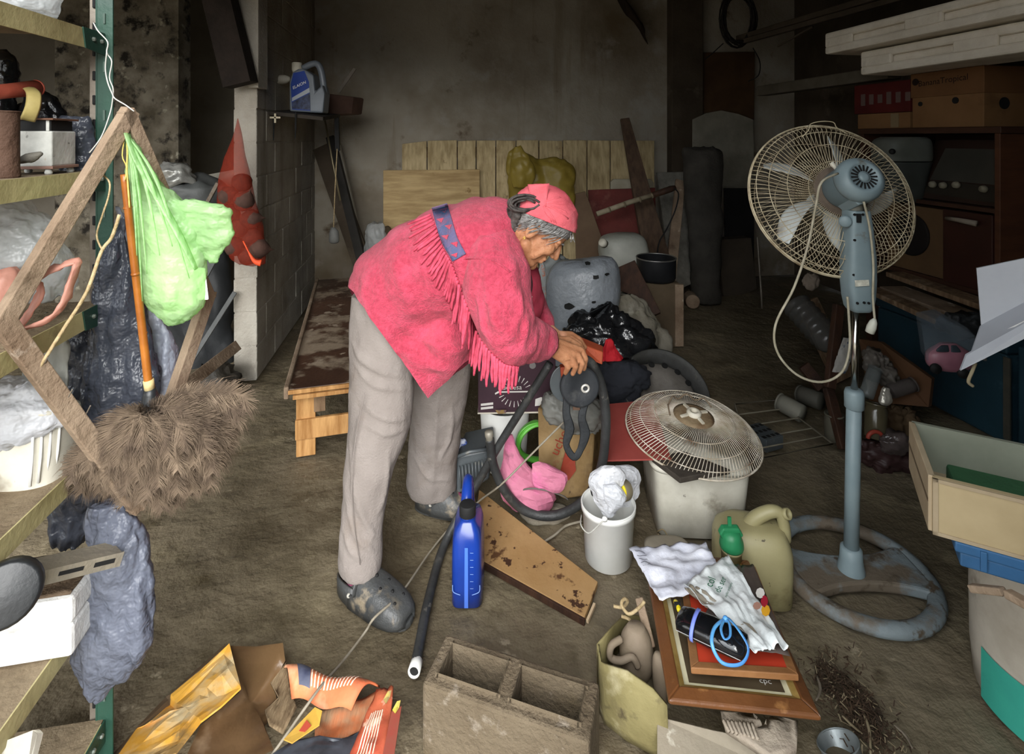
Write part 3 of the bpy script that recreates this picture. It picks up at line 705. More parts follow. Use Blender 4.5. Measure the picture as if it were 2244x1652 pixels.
bag('black_bag', [(108, -60, 8), (130, -60, 28), (160, -60, 30), (200, -58, 26), (280, -58, 28), (360, -55, 28), (374, -50, 24)], 1.2, blackb, 'black bag at the back of the second shelf, left edge', seed=4)
bag('black_bag', [(196, 80, 100), (215, 60, 118), (240, 40, 134), (268, 35, 138), (290, 40, 130)], 1.24, blackb, 'glossy black bag stuffed behind the enamel box', seed=5)
bag('dark_bag', [(255, 138, 190), (290, 130, 200), (330, 130, 205), (365, 135, 207), (380, 140, 205)], 1.23, darkbag, 'blue-black bag squeezed against the green post', seed=6)
# third shelf
bag('plastic_bag', [(440, -60, 30), (480, -60, 90), (540, -60, 130), (600, -60, 142), (650, -60, 140)], 1.08, clearp, 'bulging clear plastic bag on the third shelf', tk=.7, seed=7, amp=.01)
pinkf = mat('peach_film', 'dba391', 'c98f7d', 8, .35, .4, 20, trans=.15)
o = mk('bag_handle', M().tube([P(28, 735, .96), P(62, 690, .98), P(88, 640, .99), P(82, 610, .99), P(120, 588, 1.0), P(165, 572, 1.01), P(168, 582, 1.01), P(150, 640, 1.0), P(130, 680, .99), P(95, 706, .98), P(50, 722, .97)], [.009, .011, .012, .013, .012, .007, .011, .012, .012, .011, .009], 10, k=4, flat=.45), pinkf, smooth=True, cr=(.003, 60, dict(ridge=True))); tag(o, 'looped peach-coloured plastic bag handles hanging off the third shelf', 'bag')
bag('pink_bag', [(600, -60, 20), (640, -60, 42), (680, -60, 38), (712, -60, 15)], 1.0, pinkf, 'wrinkled pink plastic bag beside the peach loops', seed=8)
bag('grey_sheet', [(690, 100, 140), (730, 80, 146), (790, 55, 148), (850, 50, 146), (905, 55, 145)], 1.16, mat('grey_white_plastic', 'b3b3ab', '95958d', 5, .5, .3, 20, st=[('77705f', 4, .6, .15)]), 'upright pale grey plastic sheet above the white tub', tk=.25, seed=9)
# fourth shelf: white tub with ribbed oval side and a bag in it
o = thing('plastic_tub', 'white plastic tub with a ribbed oval panel on the fourth shelf', 'tub', P(60, 1118, 1.02))
m = M().sil([(905, -80, 150, 1.14), (915, -80, 152, 1.14), (935, -78, 150), (1000, -70, 148), (1070, -60, 140), (1105, -50, 112), (1121, -40, 70)], 1.13, .6, 36, 5, pw=.6)
mk('body', m, plWd, o, smooth=True)
mk('rim', M().tube([P(-80, 912, 1.07), P(30, 908, 1.065), P(110, 905, 1.08), P(152, 898, 1.13)], .007, 8, k=4), plWd, o, smooth=True)
for i in range(4): mk('rib', M().tube([P(72 + 20 * i, 955 - 12 * i, 1.068 + .014 * i), P(70 + 19 * i, 1010 - 8 * i, 1.062 + .014 * i), P(66 + 18 * i, 1066 - 8 * i, 1.064 + .015 * i)], .0026, 6), plW, o, smooth=True)
bag('white_bag', [(838, 20, 60), (860, -60, 110), (895, -60, 143), (930, -60, 145), (958, -60, 70)], 1.1, whitebag, 'white plastic bag piled in the ribbed tub', seed=10, amp=.01)
# fifth shelf: foam box, metal channel, black cap
foam = mat('expanded_foam', 'e6e6e4', 'd4d3cf', 30, .9, .3, 160, st=[('a08f76', 3, .6, .1)])
z5 = .43
q0 = SH(.335, .02, z5)
o = thing('foam_box', 'white foam box with a muddy lid on the fifth shelf', 'box', q0)
fc = P(70, 1450, 1.0); 
ax_ = -EV; 
c5 = None
fa, fb_ = P(-110, 0, 1.035), P(158, 0, 1.075); fa.z = fb_.z = z5 + .001
fxx = (fb_ - fa).normalized(); fyy = V((-fxx.y, fxx.x, 0)); fL = (fb_ - fa).length
def fbx(z0, z1, g): return M().box((fa + fb_) / 2 + fyy * .065 + Z * (z0 + z1) / 2, fxx * (fL / 2 + g), fyy * (.065 + g), Z * (z1 - z0) / 2)
mk('body', fbx(0, .066, 0), foam, o, bev=.008)
mk('lid', fbx(.069, .122, .003), foam, o, bev=.008)
fcc = (fa + fb_) / 2 + fyy * .065 + Z * .1235
mk('mud_layer', M().quadsheet(fcc - fxx * (fL / 2 - .006) - fyy * .06, fcc + fxx * (fL / 2 - .006) - fyy * .06, fcc + fxx * (fL / 2 - .006) + fyy * .06, fcc - fxx * (fL / 2 - .006) + fyy * .06, 24, 16, lambda u, v: Z * (.003 * noise.noise(V((u * 6, v * 6, 0))))), mudflat, o, smooth=True, solid=.003)
c5 = fcc - Z * .165
ch0 = P(-60, 1272, .95); ch1 = P(256, 1200, 1.13)
for k_ in (ch0, ch1): k_.z += 0
galv = mat('muddy_galvanised_steel', 'a49a86', '8c8577', 10, .6, .3, 60, metal=.2, st=[('b9a88c', 5, .52, .15)])
o = thing('metal_channel', 'muddy metal channel bar lying across the foam box', 'channel', c5 + Z * .165)
dch = (ch1 - ch0).normalized(); upc = V((0, 0, 1)); nch = dch.cross(upc).normalized()
mk('web', M().beam(ch0, ch1, .05, .003), galv, o)
mk('flange', M().beam(ch0 + nch * .025 - Z * .012, ch1 + nch * .025 - Z * .012, .003, .026), galv, o)
mk('flange', M().beam(ch0 - nch * .025 - Z * .012, ch1 - nch * .025 - Z * .012, .003, .026), galv, o)
mk('slot', M().beam(ch0.lerp(ch1, .78) + nch * .0268 - Z * .011, ch0.lerp(ch1, .94) + nch * .0268 - Z * .011, .001, .008), blk, o)
mk('slot', M().beam(ch0.lerp(ch1, .52) + nch * .0268 - Z * .011, ch0.lerp(ch1, .7) + nch * .0268 - Z * .011, .001, .007), blk, o)
o = mk('round_cap', M().lathe([(.001, .0), (.045, .002), (.05, .006), (.05, .03), (.046, .036), (.001, .038)], P(18, 1292, .93), V((.55, -.8, .35)), 26), plB, smooth=True, bev=.002); tag(o, 'round black plastic cap on the muddy foam box', 'cap')
o = mk('white_tray', M().plate([P(-60, 1650, .93), P(75, 1598, .98), P(84, 1606, .99), P(60, 1700, .96), P(-60, 1720, .92)], V((0, .012, -.012))), plWd, bev=.004); tag(o, 'muddy white plastic tray corner below the lowest visible shelf', 'tray')

DSC = .92
# ---------------------------------------------------------------- hanging wooden frame
T_, L_, R_, B_ = P(280, 252, 1.2), P(6, 705, 1.0), P(455, 648, 1.42), P(300, 1105, 1.26)
fr = thing('hanging_timber_square', 'weathered square wooden frame hung by one corner from the green post', 'frame', B_)
nf = (L_ - T_).cross(R_ - T_).normalized()
for a, b_, w_ in ((T_, L_, .03), (L_, B_, .032), (T_, R_, .026), (R_, B_, .03)):
    dd = (b_ - a).normalized()
    st_o = mk('stile', M().beam(a - dd * .012, b_ + dd * .012, w_, .022, up=nf), woodG, fr, bev=.002)
for p in ((190, 905), (96, 800), (150, 870)):
    mk('nail', M().tube([P(p[0], p[1], 1.06), P(p[0] + 8, p[1] - 16, 1.05)], .0012, 5), slotm, fr)
wire_m = mat('white_wire', 'c9c7c0', 'b0aea6', 20, .5)
rope_m = mat('jute_cord', 'c2ad86', 'a08a64', 80, .9, .4, 300)
def cord(name, pts, r, ma, label, k=5, n=7, cat='cord'):
    o = mk(name, M().tube(pts, r, n, k=k), ma, smooth=True); return tag(o, label, cat)
cord('twisted_wire', [P(205, 50, 1.22), P(215, 68, 1.2), P(236, 92, 1.2), P(234, 115, 1.2), P(245, 135, 1.2), P(240, 170, 1.2), P(248, 195, 1.2), P(246, 225, 1.2), P(240, 252, 1.2), P(222, 300, 1.19), P(196, 335, 1.18)], .0013, wire_m, 'white wire twisted down the green post to the hanging frame', cat='wire')
cord('twisted_wire', [P(234, 115, 1.195), P(231, 150, 1.195), P(236, 180, 1.195), P(246, 205, 1.195), P(252, 216, 1.19), P(275, 230, 1.185), P(294, 244, 1.18)], .0013, wire_m, 'short white wire end over the top corner of the frame', cat='wire')
cord('jute_rope', [P(225, 382, 1.17), P(240, 400, 1.16), P(238, 430, 1.16), P(225, 470, 1.16), P(212, 515, 1.16), P(224, 548, 1.16)], .0018, rope_m, 'thin jute string drooping beside the green post')
cord('jute_rope', [P(262, 470, 1.13), P(245, 520, 1.12), P(222, 552, 1.1), P(190, 640, 1.08), P(140, 720, 1.07), P(80, 815, 1.05)], .0032, rope_m, 'knotted jute rope stretched across the hanging wooden frame')

# ---------------------------------------------------------------- feather duster
fd0 = P(332, 888, 1.22)
du = thing('feather_duster', 'brown feather duster on a varnished cane handle hanging from the frame', 'duster', fd0)
bamboo = mat('varnished_cane', 'b06c28', '8f501a', 12, .35, .1, 40, spec=.5, st=[('d09548', 8, .6, .1)])
mk('handle', M().tube([P(272, 382, 1.17), P(290, 540, 1.185), P(308, 690, 1.2), P(326, 845, 1.215)], [.0068, .0072, .0075, .008], 14, k=6), bamboo, du, smooth=True)
for yy, xx, dd in ((455, 280, 1.178), (600, 297, 1.19), (730, 313, 1.205)): mk('cane_node', M().lathe([(.0073, -.003), (.0086, 0), (.0073, .003)], P(xx, yy, dd), P(326, 845, 1.215) - P(272, 382, 1.17), 14), bamboo, du, smooth=True)
mk('binding', M().tube([P(325, 832, 1.214), P(328, 852, 1.216)], .0098, 14), mat('straw_binding', 'd5c18d', 'b8a26c', 40, .8), du, smooth=True)
mk('collar', M().lathe([(.011, 0), (.013, .01), (.02, .034), (.024, .046)], P(328, 852, 1.216), fd0 - P(328, 852, 1.216), 18), plB, du, smooth=True)
mk('hanging_string', M().tube([P(277, 285, 1.19), P(279, 330, 1.18), P(278, 370, 1.17), P(280, 400, 1.162), P(284, 455, 1.16)], .0016, 6, k=4).tube([P(275, 290, 1.19), P(268, 340, 1.18), P(277, 365, 1.17), P(274, 395, 1.162)], .0012, 6, k=4), mat('yellow_string', 'd2b866', 'b39a4c', 60, .8), du, smooth=True)
fea = mat('brown_plume', '7c6b59', '57493d', 30, .95, .2, 100, st=[('95836f', 12, .58, .12)])
rq = random.Random(21)
def plume(a_deg, ln, dz, seed):
    a = math.radians(a_deg); r_ = random.Random(seed)
    base = fd0 + V((r_.uniform(-.012, .012), r_.uniform(-.012, .012), r_.uniform(-.01, .004)))
    e = P(332 + ln * math.cos(a), 888 + ln * math.sin(a), 1.22 + dz)
    side = -1 if math.cos(a) < 0 else 1
    m1 = base.lerp(e, .38) + V((0, dz * .25, .02)); m2 = base.lerp(e, .75) + V((0, dz * .1, .016))
    tip = e + V((side * .004, 0, -.026 - .012 * r_.random()))
    pts, rs2 = smooth_path([base, m1, m2, e, tip], [.0013, .0011, .0009, .0006, .0003], 6)
    m = M().tube(pts, rs2, 4); n = len(pts); vs = []; fs = []
    for i in range(2, n - 1):
        t = i / n; dr = (pts[i + 1] - pts[i]).normalized()
        sd0 = dr.cross(V((0, 1, 0))).normalized()
        for rep in range(6):
            pp = pts[i].lerp(pts[i + 1], rep / 6)
            for sg in (-1, 1):
                sd = (sd0 * sg + V((0, r_.uniform(-.5, .3), 0))).normalized()
                bl_ = (.010 + .034 * math.sin(math.pi * min(t * 1.0 + .05, 1)) ** .8) * r_.uniform(.7, 1.15)
                q1 = pp + sd * bl_ * .55 + dr * bl_ * .55; q2 = pp + sd * bl_ * .75 + dr * bl_ * 1.15 - Z * (.3 * bl_ * r_.random())
                wd = dr * .0015; o_ = len(vs)
                vs += [pp, pp + wd, q1 + wd, q1, q2]; fs += [(o_, o_ + 1, o_ + 2, o_ + 3), (o_ + 3, o_ + 2, o_ + 4)]
    m.add(vs, fs); return m
i = 0
for dz0, l0 in ((.06, 1.0), (.035, .95), (.01, 1.0), (-.02, .9), (-.045, .72), (-.06, .5)):
    for k_ in range(15):
        a = 14 + 130 * (k_ + .5 * (i % 2)) / 14.5 + rq.uniform(-5, 5)
        ln = 178 + 14 * math.sin(math.radians(a)) + (52 * (a - 115) / 30 if a > 115 else 0) + rq.uniform(-26, 8)
        mk('plume', plume(a, ln * l0, dz0 + rq.uniform(-.012, .012), 100 + i), fea, du); i += 1
for a, ln in ((-5, 205), (-2, 170), (4, 185)): mk('plume', plume(a, ln, 0, 300 + a), fea, du)

# ---------------------------------------------------------------- bags hanging from the frame
gbag = mat('green_film', 'c3e2ae', 'afd299', 6, .28, 1, 12, bd=.02, trans=.45, spec=.5, gl='d6f5c6')
o = thing('green_plastic_bag', 'pale green translucent plastic bag hanging from the wooden frame corner', 'bag', P(380, 702, 1.24))
mk('body', M().sil([(288, 273, 283, 1.2), (340, 278, 312, 1.21), (400, 283, 352, 1.22), (440, 286, 396), (480, 291, 440), (540, 300, 449), (600, 309, 453), (650, 316, 450), (686, 340, 425), (703, 364, 394)], 1.24, .62, 44, 9), gbag, o, smooth=True, cr=(.006, 18, dict(seed=2, crinkle=True, aniso=(1.4, 1, .45))))
mk('side_ear', M().sil([(440, 372, 402), (452, 380, 498), (475, 385, 507), (515, 405, 506), (545, 432, 494), (574, 456, 474)], 1.235, .3, 30, 7), gbag, o, smooth=True, cr=(.006, 26, dict(seed=6, crinkle=True)))
mk('handle', M().tube([P(276, 292, 1.18), P(300, 350, 1.175), P(345, 430, 1.18), P(395, 520, 1.175), P(430, 590, 1.185)], [.006, .011, .012, .011, .006], 10, k=5, flat=.4), gbag, o, smooth=True)
for i_, (x0, x1, x2, y2) in enumerate(((279, 292, 300, 560), (280, 302, 322, 600), (281, 318, 350, 560), (282, 330, 378, 540), (283, 345, 415, 610), (280, 296, 312, 660))):
    mk('pleat', M().tube([P(x0, 300, 1.185), P(x1, 400, 1.17), P(x2, y2, 1.165 + .004 * i_)], [.002, .0042, .001], 8, k=6, flat=.6), gbag, o, smooth=True)
mk('contents', M().sil([(470, 330, 400), (540, 322, 430), (610, 330, 442), (660, 345, 430), (685, 365, 405)], 1.25, .5, 24, 5), mat('white_contents', 'e6eadf', 'cfd8c0', 8, .7), o, smooth=True, cr=(.01, 16, dict(seed=3, ridge=True)))
mk('white_packet', M().box(P(406, 624, 1.235), V((.04, .01, 0)), V((-.003, .004, .0)), V((-.004, 0, .034))), mat('white_card', 'f4f5f0', rough=.7), o, bev=.003)
o = bag('dark_plastic_bag', [(478, 262, 270), (540, 236, 278), (620, 219, 302), (700, 206, 322), (780, 196, 340), (860, 181, 345), (940, 166, 322), (1000, 150, 292), (1060, 112, 272), (1120, 104, 205), (1165, 108, 190), (1195, 120, 180)], 1.36, darkbag, 'long slate-coloured plastic bag hanging behind the feather duster', tk=.5, amp=.012, sc=9, seed=11, aniso=(2.2, 1.5, .5), n=54)
bag('pale_plastic_bag', [(455, 257, 262), (540, 266, 292), (640, 285, 338), (720, 305, 368), (800, 322, 394), (880, 335, 411), (925, 342, 405)], 1.42, paleb, 'pale bluish plastic bag hanging behind the cane handle', tk=.5, amp=.01, sc=9, seed=12, aniso=(2.2, 1.5, .5), n=48)
bag('dark_plastic_bag', [(700, 150, 200), (760, 142, 205), (840, 140, 205), (890, 150, 195)], 1.42, darkbag, 'dark crumpled bag bulging left of the long slate-coloured bag', tk=.5, amp=.012, sc=10, seed=13)
bag('grey_plastic_bag', [(1105, 192, 270), (1150, 186, 300), (1220, 189, 320), (1300, 185, 335), (1380, 171, 335), (1440, 167, 318), (1500, 184, 262), (1537, 204, 212)], 1.27, greybag, 'muddy blue-grey plastic bag hanging low in front of the floor', tk=.45, amp=.011, sc=9, seed=14, aniso=(2, 1.4, .6), n=48)

DSC = 1.0
# ---------------------------------------------------------------- net of onions on the pier, and the neighbouring bay
netm = mat('red_net', 'c0442a', '9c3320', 90, .7, .5, 200, trans=.5)
o = thing('onion_net', 'red net sack of onions hanging on the block pier', 'sack', P(540, 580, 3.05))
mk('net', M().sil([(258, 519, 523), (330, 501, 536), (400, 481, 549), (450, 477, 560), (500, 486, 573), (550, 498, 583), (578, 526, 582)], 3.02, .6, 30, 7), netm, o, smooth=True, cr=(.012, 10, dict(seed=4, aniso=(1.5, 1, .4))))
mk('net_tail', M().tube([P(533, 528, 2.93), P(545, 552, 2.92), P(558, 572, 2.92), P(572, 576, 2.93)], [.004, .004, .012, .02], 8, k=4), mat('orange_net_knot', 'e0532c', '', 5) if False else mat('orange_net_knot', 'e0532c', rough=.6), o, smooth=True)
onm = mat('brown_onion', '5c4036', '443028', 10, .85, .3, 40)
ro = random.Random(6)
for (x, y) in ((505, 470), (535, 440), (525, 500), (555, 520), (515, 540), (545, 560), (568, 545), (500, 430), (530, 400), (550, 480)):
    oo = mk('onion', M().lathe([(.002, -.06), (.03, -.05), (.055, -.015), (.055, .015), (.03, .045), (.006, .062), (.002, .075)], P(x, y, 3.03 + ro.uniform(-.03, .03)), V((ro.uniform(-1, 1), ro.uniform(-.5, .5), ro.uniform(-1, 1))), 14), onm, None, smooth=True)
    tag(oo, 'brown onion inside the red net sack', 'onion', 'onions in the red net')
tarp = mat('grey_tarp', '5b5d5c', '494b4a', 5, .5, .3, 20, st=[('7c7a72', 3, .58, .14)])
darkt = mat('dark_tarp', '2b2d2f', '1d1f20', 4, .5, .3, 16)
o = mk('grey_tarpaulin', M().sil([(385, 380, 420), (402, 350, 490), (420, 330, 500), (450, 310, 500), (470, 310, 496)], 3.3, .7, 36, 6), tarp, smooth=True, cr=(.02, 5, dict(seed=3, ridge=True))); tag(o, 'folded grey tarpaulin lying on a heap behind the shelving', 'tarpaulin')
o = mk('foil_bag', M().sil([(357, 360, 395), (370, 348, 415), (390, 340, 425), (402, 350, 425)], 3.2, .6, 30, 6), mat('silver_film', 'a5a59f', '7d7d78', 9, .25, .5, 20, metal=.3), smooth=True, cr=(.02, 12, dict(seed=3, ridge=True))); tag(o, 'crumpled silvery plastic bag on top of the grey tarpaulin', 'bag')
o = mk('pale_sheet', M().plate([P(405, 392, 3.9), P(512, 372, 3.7), P(512, 410, 3.5), P(420, 425, 3.5)], V((0, 0, -.02))), plWd); tag(o, 'pale flat sheet sticking out beside the onion net', 'sheet')
o = mk('dark_tarpaulin', M().sil([(430, 330, 490, 3.7), (500, 320, 495), (600, 330, 500), (700, 350, 505), (800, 370, 510), (870, 360, 510)], 3.55, .45, 40, 6), darkt, smooth=True, cr=(.03, 5, dict(seed=5, ridge=True, aniso=(1.6, 1, .6)))); tag(o, 'tall heap under a dark tarpaulin behind the shelving', 'tarpaulin')
for i_, (a, b_, w_) in enumerate([((408, 845, 2.6), (520, 757, 3.1), .06), ((420, 790, 3.0), (515, 640, 3.2), .025), ((395, 700, 3.0), (470, 560, 3.2), .05), ((432, 485, 3.15), (478, 400, 3.1), .02)]):
    o = mk('plank', M().beam(P(*a), P(*b_), w_, .02, up=V((.3, -1, .2))), (woodG, tarp, tarp, slotm)[i_], bev=.002)
    tag(o, ['muddy board slanting on the floor against the block pier', 'thin slat leaning on the dark heap near the pier', 'grey plank leaning inside the neighbouring bay', 'short metal bar leaning left of the onion net'][i_], ['board', 'slat', 'plank', 'bar'][i_])
o = mk('rubble_bag', M().sil([(800, 440, 500), (830, 425, 525), (870, 420, 528), (905, 430, 520)], 3.05, .7, 30, 6), mat('black_litter', '26231f', '3a352d', 9, .6, .5, 40, st=[('6b6455', 8, .64, .08)]), smooth=True, cr=(.03, 10, dict(seed=9, ridge=True))); tag(o, 'black litter heap on the floor behind the feather duster', 'litter')
# ================================================================ CENTRE: BACK WALL, BENCH, HEAP
def B(px, py, v):
    k = (px - CX) / F
    u = (k * (C0.y + EV.y * v) - C0.x - EV.x * v) / (EU.x - k * EU.y)
    q = C0 + EU * u + EV * v; q.z = H - (py - HY) * q.y / F; return q
def slab(name, pts, v, t, ma, label, cat, bev=.003, vb=None, parent=None):
    """board standing against the back wall; vb = offset of its foot"""
    q = []
    ys = [p[1] for p in pts]; y0, y1 = min(ys), max(ys)
    for p in pts: q.append(B(p[0], p[1], v if vb is None else v + (vb - v) * (p[1] - y0) / (y1 - y0)))
    o = mk(name, M().plate(q, -EV * t), ma, parent, bev=bev)
    if parent is None: tag(o, label, cat)
    return o
# big board of pale planks
tb = thing('plank_board', 'wide board of pale vertical planks leaning on the back wall', 'board', B(1150, 640, -.3))
xs_ = [880, 936, 1002, 1043, 1086, 1130, 1180, 1232, 1285, 1336, 1386, 1433]
rp = random.Random(8)
for i in range(len(xs_) - 1):
    a, b_ = xs_[i] + 1.2, xs_[i + 1] - 1.2; yt = 308 + (8 if i == 0 else 0) + rp.uniform(-1, 1)
    q = [B(a, yt, -.06), B(b_, 308 + rp.uniform(-1, 1), -.06), B(b_, 640, -.3), B(a, 640, -.3)]
    pl = mk('plank', M().plate(q, -EV * (.022 + rp.uniform(0, .003))), plank, tb, bev=.003)
mk('batten', M().plate([B(888, 322, -.03), B(1428, 322, -.03), B(1428, 345, -.045), B(888, 345, -.045)], -EV * .02), woodO, tb)
slab('plywood_sheet', [(840, 373), (1051, 371), (1051, 640), (840, 640)], -.2, .014, ply, 'smaller sheet of plywood in front of the pale plank board', 'plywood', vb=-.5)
slab('edged_board', [(1337, 398), (1343, 392), (1424, 392), (1431, 400), (1431, 560), (1337, 560)], -.32, .02, mat('cream_board', 'b6ae9a', '9a917c', 4, .7), 'cream board with rounded corners behind the red panel', 'board', vb=-.5)
slab('red_board', [(1288, 416), (1434, 411), (1440, 660), (1300, 660)], -.42, .02, mat('faded_red_paint', '7c3a34', '63302b', 4, .7, .2, 40, st=[('8d5a50', 5, .6, .15)]), 'faded red board leaning among the planks', 'board', vb=-.7)
slab('brown_board', [(1258, 425), (1282, 419), (1330, 555), (1262, 575)], -.6, .015, mat('brown_hardboard', '7d6650', '6a5542', 4, .8), 'brown hardboard offcut behind the headscarf', 'board')
o = mk('plank', M().beam(B(1369, 260, -.3), B(1446, 600, -.85), .085, .03, up=V((0, -1, .3)), taper=2.7), mat('brown_plank', '65503f', '4c3a2d', 4, .8, .3, 60, stretch=(6, 6, 1)), bev=.004); o.data.vertices
for v in o.data.vertices:
    pass
tag(o, 'long tapering brown plank leaning upright over the red panel', 'plank')
o = thing('bamboo_pole', 'pale bamboo stick with a dark grip slanting over the red panel', 'stick', B(1320, 470, -.9))
mk('shaft', M().tube([B(1308, 469, -.9), B(1380, 443, -.9), B(1442, 424, -.92)], [.022, .022, .02], 12), mat('pale_bamboo', 'a99d86', '8d8068', 12, .6), o, smooth=True)
for t in (.2, .45, .7, .9): mk('node', M().lathe([(.022, -.008), (.026, 0), (.022, .008)], B(1308, 469, -.9).lerp(B(1442, 424, -.92), t), B(1442, 424, -.92) - B(1308, 469, -.9), 12), mat('bamboo_node', '7d705a'), o, smooth=True)
mk('grip', M().tube([B(1430, 428, -.92), B(1470, 414, -.93), B(1480, 411, -.93)], [.026, .028, .02], 12), woodD, o, smooth=True)
cord('thin_cable', [B(1476, 412, -.95), B(1487, 425, -.96), B(1480, 460, -.97), B(1462, 500, -.98), B(1445, 530, -1.0), B(1440, 560, -1.0)], .006, blk, 'thin black cable hanging from the bamboo grip')
slab('speckled_board', [(1437, 378), (1497, 376), (1512, 620), (1470, 640)], -.25, .03, mat('terrazzo', '8f8b81', '726e64', 14, .7, .1, 50), 'speckled pale grey board right of the red panel', 'board', vb=-.6)
o = mk('plank', M().beam(B(1491, 395, -.5), B(1466, 640, -.9), .09, .03, up=V((0, -1, .2))), woodG, bev=.004); tag(o, 'narrow brown plank between speckled board and dark roll', 'plank')
o = mk('rolled_mat', M().sil([(325, 1502, 1560), (340, 1498, 1582), (420, 1500, 1580), (520, 1510, 1580), (600, 1515, 1578), (660, 1518, 1576)], 4.75, .6, 26, 6), mat('dark_roll', '4a4640', '383530', 6, .9, .5, 60), smooth=True, cr=(.02, 6, dict(seed=2, ridge=True, aniso=(1.5, 1, .5)))); tag(o, 'dark grey rolled-up mat standing upright in the corner', 'roll')
slab('arched_board', [(1515, 262), (1545, 248), (1578, 242), (1615, 250), (1647, 262), (1650, 412), (1515, 412)], -.1, .03, mat('chalky_board', '9d9788', '837d6e', 4, .8, .3, 40), 'pale board with a shallow arched top near the corner', 'board')
slab('brown_wall_board', [(1518, 116), (1652, 114), (1650, 262), (1520, 262)], -.05, .02, mat('dark_brown_panel', '5a4128', '49331f', 4, .8), 'dark brown square board hung above the arched one', 'board')
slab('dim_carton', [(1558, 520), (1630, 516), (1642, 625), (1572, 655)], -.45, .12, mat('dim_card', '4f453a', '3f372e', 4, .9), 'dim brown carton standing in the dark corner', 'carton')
slab('black_board', [(1585, 412), (1650, 412), (1650, 640), (1590, 640)], -.35, .02, blk, 'black board under the arched panel in the dark corner', 'board')
o = mk('short_log', M().lathe([(.05, -.1), (.058, -.09), (.058, .1), (.05, .1)], P(1515, 656, 4.68), V((-.2, -1, .1)), 20), woodG, bev=.004); tag(o, 'round end of a short log in the dark corner', 'log')

# leaning poles in the left corner
for a, b_, w_, h_, ma_, lb in (((704, 322, 4.78), (835, 690, 4.35), .15, .04, cementD, 'wide dark board leaning in the left corner'), ((724, 300, 4.7), (800, 600, 4.4), .07, .05, mat('black_bar', '3a3733', '2b2926', 5, .8), 'black bar leaning in the left corner'), ((740, 318, 4.78), (815, 640, 4.5), .045, .04, mat('white_pole', 'b5afa0', '9b9586', 6, .7), 'whitish pole leaning in the left corner')):
    o = mk('pole', M().beam(P(*a), P(*b_), w_, h_, up=V((0, -1, 0))), ma_, bev=.004); tag(o, lb, 'pole')
o = mk('metal_rod', M().tube([P(712, 262, 4.55), P(726, 340, 4.5), P(746, 440, 4.4)], .008, 8), mat('brass_rod', '9a8f72', rough=.4, metal=.6), smooth=True); tag(o, 'thin metal rod leaning in front of the corner poles', 'rod')
o = mk('hanging_weight', M().sil([(498, 726, 734), (508, 722, 742), (528, 721, 743), (533, 726, 738)], 3.95, .8, 16, 4), mat('grey_lump', '7b7b78', '63635f', 8, .6), smooth=True); tag(o, 'small grey weight hanging on a string above the bench', 'weight')
cord('thin_string', [P(739, 322, 3.94), P(734, 420, 3.95), P(731, 500, 3.95)], .004, rope_m, 'short string holding the small grey weight', k=0)
bag('clear_bag', [(488, 815, 838), (510, 800, 842), (545, 800, 845), (600, 800, 850), (650, 800, 850)], 4.45, clearp, 'clear plastic bag wedged behind the bent back', seed=4, amp=.02, sc=6)
bag('brown_sack', [(500, 820, 850), (530, 800, 890), (580, 795, 900), (640, 790, 900), (690, 785, 900)], 4.7, mat('jute_sack', '85735c', '6d5d48', 5, .9, .4, 50), 'brown sack standing at the far end of the bench', tk=.7, seed=5, amp=.02, sc=5)

# bracket shelf with oil jug
wbr = thing('bracket_shelf', 'small dark metal shelf fixed high on the block wall', 'shelf', P(650, 252, 3.75))
sp_ = [P(588, 243, 3.45), P(708, 256, 3.5), P(745, 250, 4.0), P(640, 240, 4.0)]
mk('board', M().plate(sp_, Z * -.025), mat('grimy_wood', '3a332b', '2a241e', 6, .8), wbr, bev=.003)
for x in (600, 648): mk('hook', M().tube([P(x, 246, 3.46), P(x, 275, 3.47), P(x - 1, 308 - (x - 600) * .1, 3.48)], [.006, .006, .003], 6), blk, wbr)
mk('arm', M().beam(P(738, 258, 3.9), P(740, 330, 3.95), .03, .02, up=V((0, 1, 0))), blk, wbr)
o = mk('cross_ornament', M().box(P(603, 259, 3.42), V((.006, 0, 0)), V((0, .003, 0)), Z * .03).box(P(603, 259, 3.42) + Z * .004, V((.034, 0, 0)), V((0, .003, 0)), Z * .006), mat('pale_wood', 'c2b79c', rough=.6), bev=.001); tag(o, 'little pale cross hanging at the left end of the bracket shelf', 'cross')
jd = 3.62
ju = thing('oil_jug', 'grey motor oil jug with a blue label on the bracket shelf', 'jug', P(672, 248, jd))
silver = mat('silver_grey_plastic', '757c84', '636a72', 5, .4, .05, 30, spec=.5)
def outline(pts, d, t, **k):
    return M().plate([P(x, y, d) for x, y in pts], V((0, t, 0)))
mk('body', outline([(634, 244), (633, 180), (640, 158), (652, 151), (664, 150), (686, 164), (690, 200), (706, 185), (711, 205), (707, 248)], jd, .12), silver, ju, bev=.012)
mk('handle', M().tube([P(664, 150, jd + .06), P(685, 140, jd + .06), P(698, 143, jd + .06), (P(706, 165, jd + .06)), P(711, 205, jd + .06)], [.022, .022, .022, .022, .022], 10, k=4), silver, ju, smooth=True)
mk('cap', M().lathe([(.03, -.02), (.034, 0), (.034, .045), (.028, .05)], P(651, 153, jd + .06), Z, 18), mat('cream_cap', 'cbc5b4', 'b5af9c', 9, .5), ju, smooth=True)
lab = mk('label', M().plate([P(640, 240, jd - .002), P(637, 185, jd - .002), P(643, 160, jd - .002), P(667, 155, jd - .002), P(677, 180, jd - .002), P(680, 243, jd - .002)], V((0, .001, 0))), mat('blue_label', '1d3f96', '18357f', 5, .4), ju)
text('ELAION', P(642, 196, jd - .004), P(672, 182, jd) - P(642, 196, jd), P(638, 170, jd) - P(642, 196, jd), .028, plW, lab)
